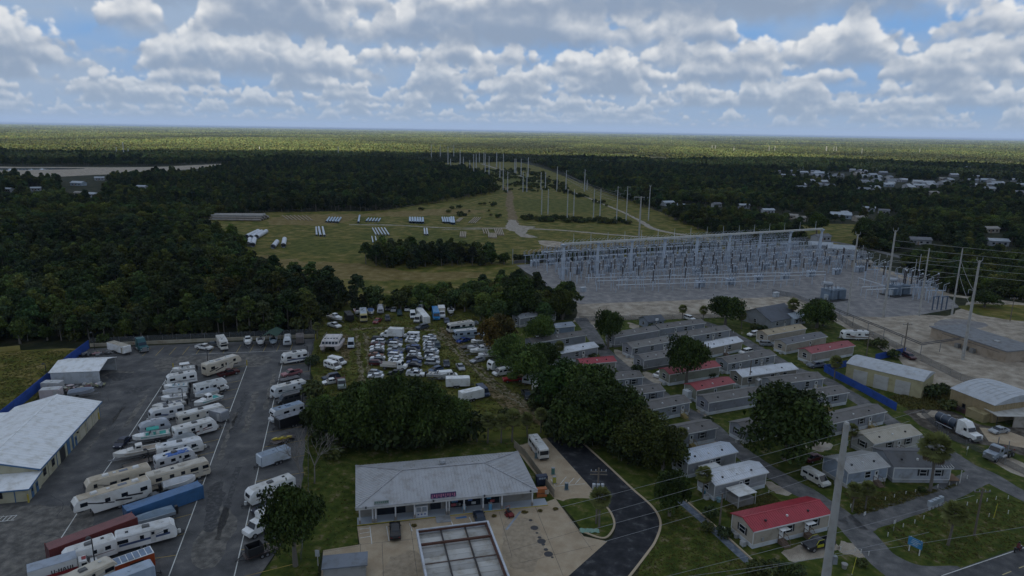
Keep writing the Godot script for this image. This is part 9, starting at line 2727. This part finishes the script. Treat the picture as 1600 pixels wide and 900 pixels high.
	part(ed, "walls", Shape.new().slab(V(0.2, 0, -3.2), V(6.6, 2.3, -0.2)).done(), paint(0.3, 0.3, 0.29))
	part(ed, "roof", Shape.new().slab(V(0, 2.3, -3.5), V(6.9, 2.5, 0)).done(), paint(0.17, 0.19, 0.22))

# a seated figure: one skin over tapered bones
func rider(o: Node3D) -> void:
	var bones := [[V(-0.25, 0.92, 0), V(-0.05, 1.45, 0), 0.17, 0.19], [V(-0.05, 1.45, 0), V(0.0, 1.60, 0), 0.09, 0.07], [V(0.02, 1.72, 0), V(0.03, 1.80, 0), 0.11, 0.11]]
	for s in [-1, 1]:
		bones.append_array([[V(-0.22, 0.9, s * 0.12), V(0.22, 0.80, s * 0.24), 0.11, 0.08], [V(0.22, 0.80, s * 0.24), V(0.02, 0.40, s * 0.24), 0.075, 0.05], [V(0.02, 0.38, s * 0.24), V(0.2, 0.34, s * 0.25), 0.05, 0.04], [V(-0.04, 1.42, s * 0.2), V(0.14, 1.15, s * 0.33), 0.065, 0.05], [V(0.14, 1.15, s * 0.33), V(0.42, 1.12, s * 0.36), 0.05, 0.035], [V(0.42, 1.12, s * 0.36), V(0.50, 1.11, s * 0.36), 0.045, 0.03]])
	part(o, "body", skin(bones, 0.045), paint(0.11, 0.018, 0.02, 0.8))
	var hel := SphereMesh.new()
	hel.radius = 0.15
	hel.height = 0.31
	hel.radial_segments = 14
	hel.rings = 8
	part(o, "helmet", hel, black, V(0.02, 1.78, 0))

func skin(bones: Array, cell: float) -> ArrayMesh:
	var lo := Vector3(9, 9, 9)
	var hi := -lo
	for b in bones:
		for q in 2:
			lo = lo.min(b[q] - Vector3.ONE * 0.3)
			hi = hi.max(b[q] + Vector3.ONE * 0.3)
	var n := Vector3i(((hi - lo) / cell).ceil()) + Vector3i.ONE
	var f := PackedFloat32Array()
	f.resize(n.x * n.y * n.z)
	for z in n.z:
		for y in n.y:
			for x in n.x:
				var p := lo + Vector3(x, y, z) * cell
				var sum := 0.0
				for b in bones:
					var ab: Vector3 = b[1] - b[0]
					var t := clampf((p - b[0]).dot(ab) / ab.length_squared(), 0, 1)
					var d: float = p.distance_to(b[0] + ab * t) - lerpf(b[2], b[3], t)
					sum += exp(-d / 0.02) if d < 0.4 else 0.0
				f[x + n.x * (y + n.y * z)] = -0.02 * log(maxf(sum, 1e-9))
	var at := {}
	var v := PackedVector3Array()
	var ix := PackedInt32Array()
	for z in n.z - 1:
		for y in n.y - 1:
			for x in n.x - 1:
				var sum := Vector3.ZERO
				var c := 0
				for e in 12:
					var ax := e / 4
					var u := (e % 4) & 1
					var w := (e % 4) >> 1
					var o0 := Vector3i.ZERO
					o0[(ax + 1) % 3] = u
					o0[(ax + 2) % 3] = w
					var o1 := o0
					o1[ax] = 1
					var a: float = f[x + o0.x + n.x * (y + o0.y + n.y * (z + o0.z))]
					var b: float = f[x + o1.x + n.x * (y + o1.y + n.y * (z + o1.z))]
					if (a < 0) != (b < 0):
						sum += Vector3(o0).lerp(Vector3(o1), a / (a - b))
						c += 1
				if c:
					at[Vector3i(x, y, z)] = v.size()
					v.append(lo + (Vector3(x, y, z) + sum / c) * cell)
	for key in at:
		for ax in 3:
			var d1 := Vector3i.ZERO
			var d2 := Vector3i.ZERO
			var st := Vector3i.ZERO
			d1[(ax + 1) % 3] = 1
			d2[(ax + 2) % 3] = 1
			st[ax] = 1
			var k: Vector3i = key
			var a: float = f[k.x + n.x * (k.y + n.y * k.z)]
			var e: Vector3i = k + st
			var b: float = f[e.x + n.x * (e.y + n.y * e.z)]
			if (a < 0) == (b < 0) or not (at.has(k - d1) and at.has(k - d2) and at.has(k - d1 - d2)):
				continue
			var q := [at[k], at[k - d1], at[k - d1 - d2], at[k - d2]]
			if a < 0:
				ix.append_array([q[0], q[2], q[1], q[0], q[3], q[2]])
			else:
				ix.append_array([q[0], q[1], q[2], q[0], q[2], q[3]])
	var st2 := SurfaceTool.new()
	st2.create_from_arrays(mesh_of(v, ix).surface_get_arrays(0))
	st2.generate_normals()
	return st2.commit()

func _ready() -> void:
	set_light()
	overhead_cloud("broad grey cloud overhead that shades the lot and the park", Vector3(1270, 4000, 2055), 2600, 980, 260, 3)
	tube.top_radius = 0.5
	tube.bottom_radius = 0.5
	tube.height = 1.0
	tube.radial_segments = 12
	tube.rings = 1
	set_ground()
	make_kinds()
	woods()
	make_recipes()
	storage_lot()
	grass_lot()
	lot_buildings()
	shop()
	park_homes()
	right_buildings()
	far_houses()
	fences()
	substation()
	poles()
	stored_pipes()
	near_trees()
	ground_cover()
	small_things()
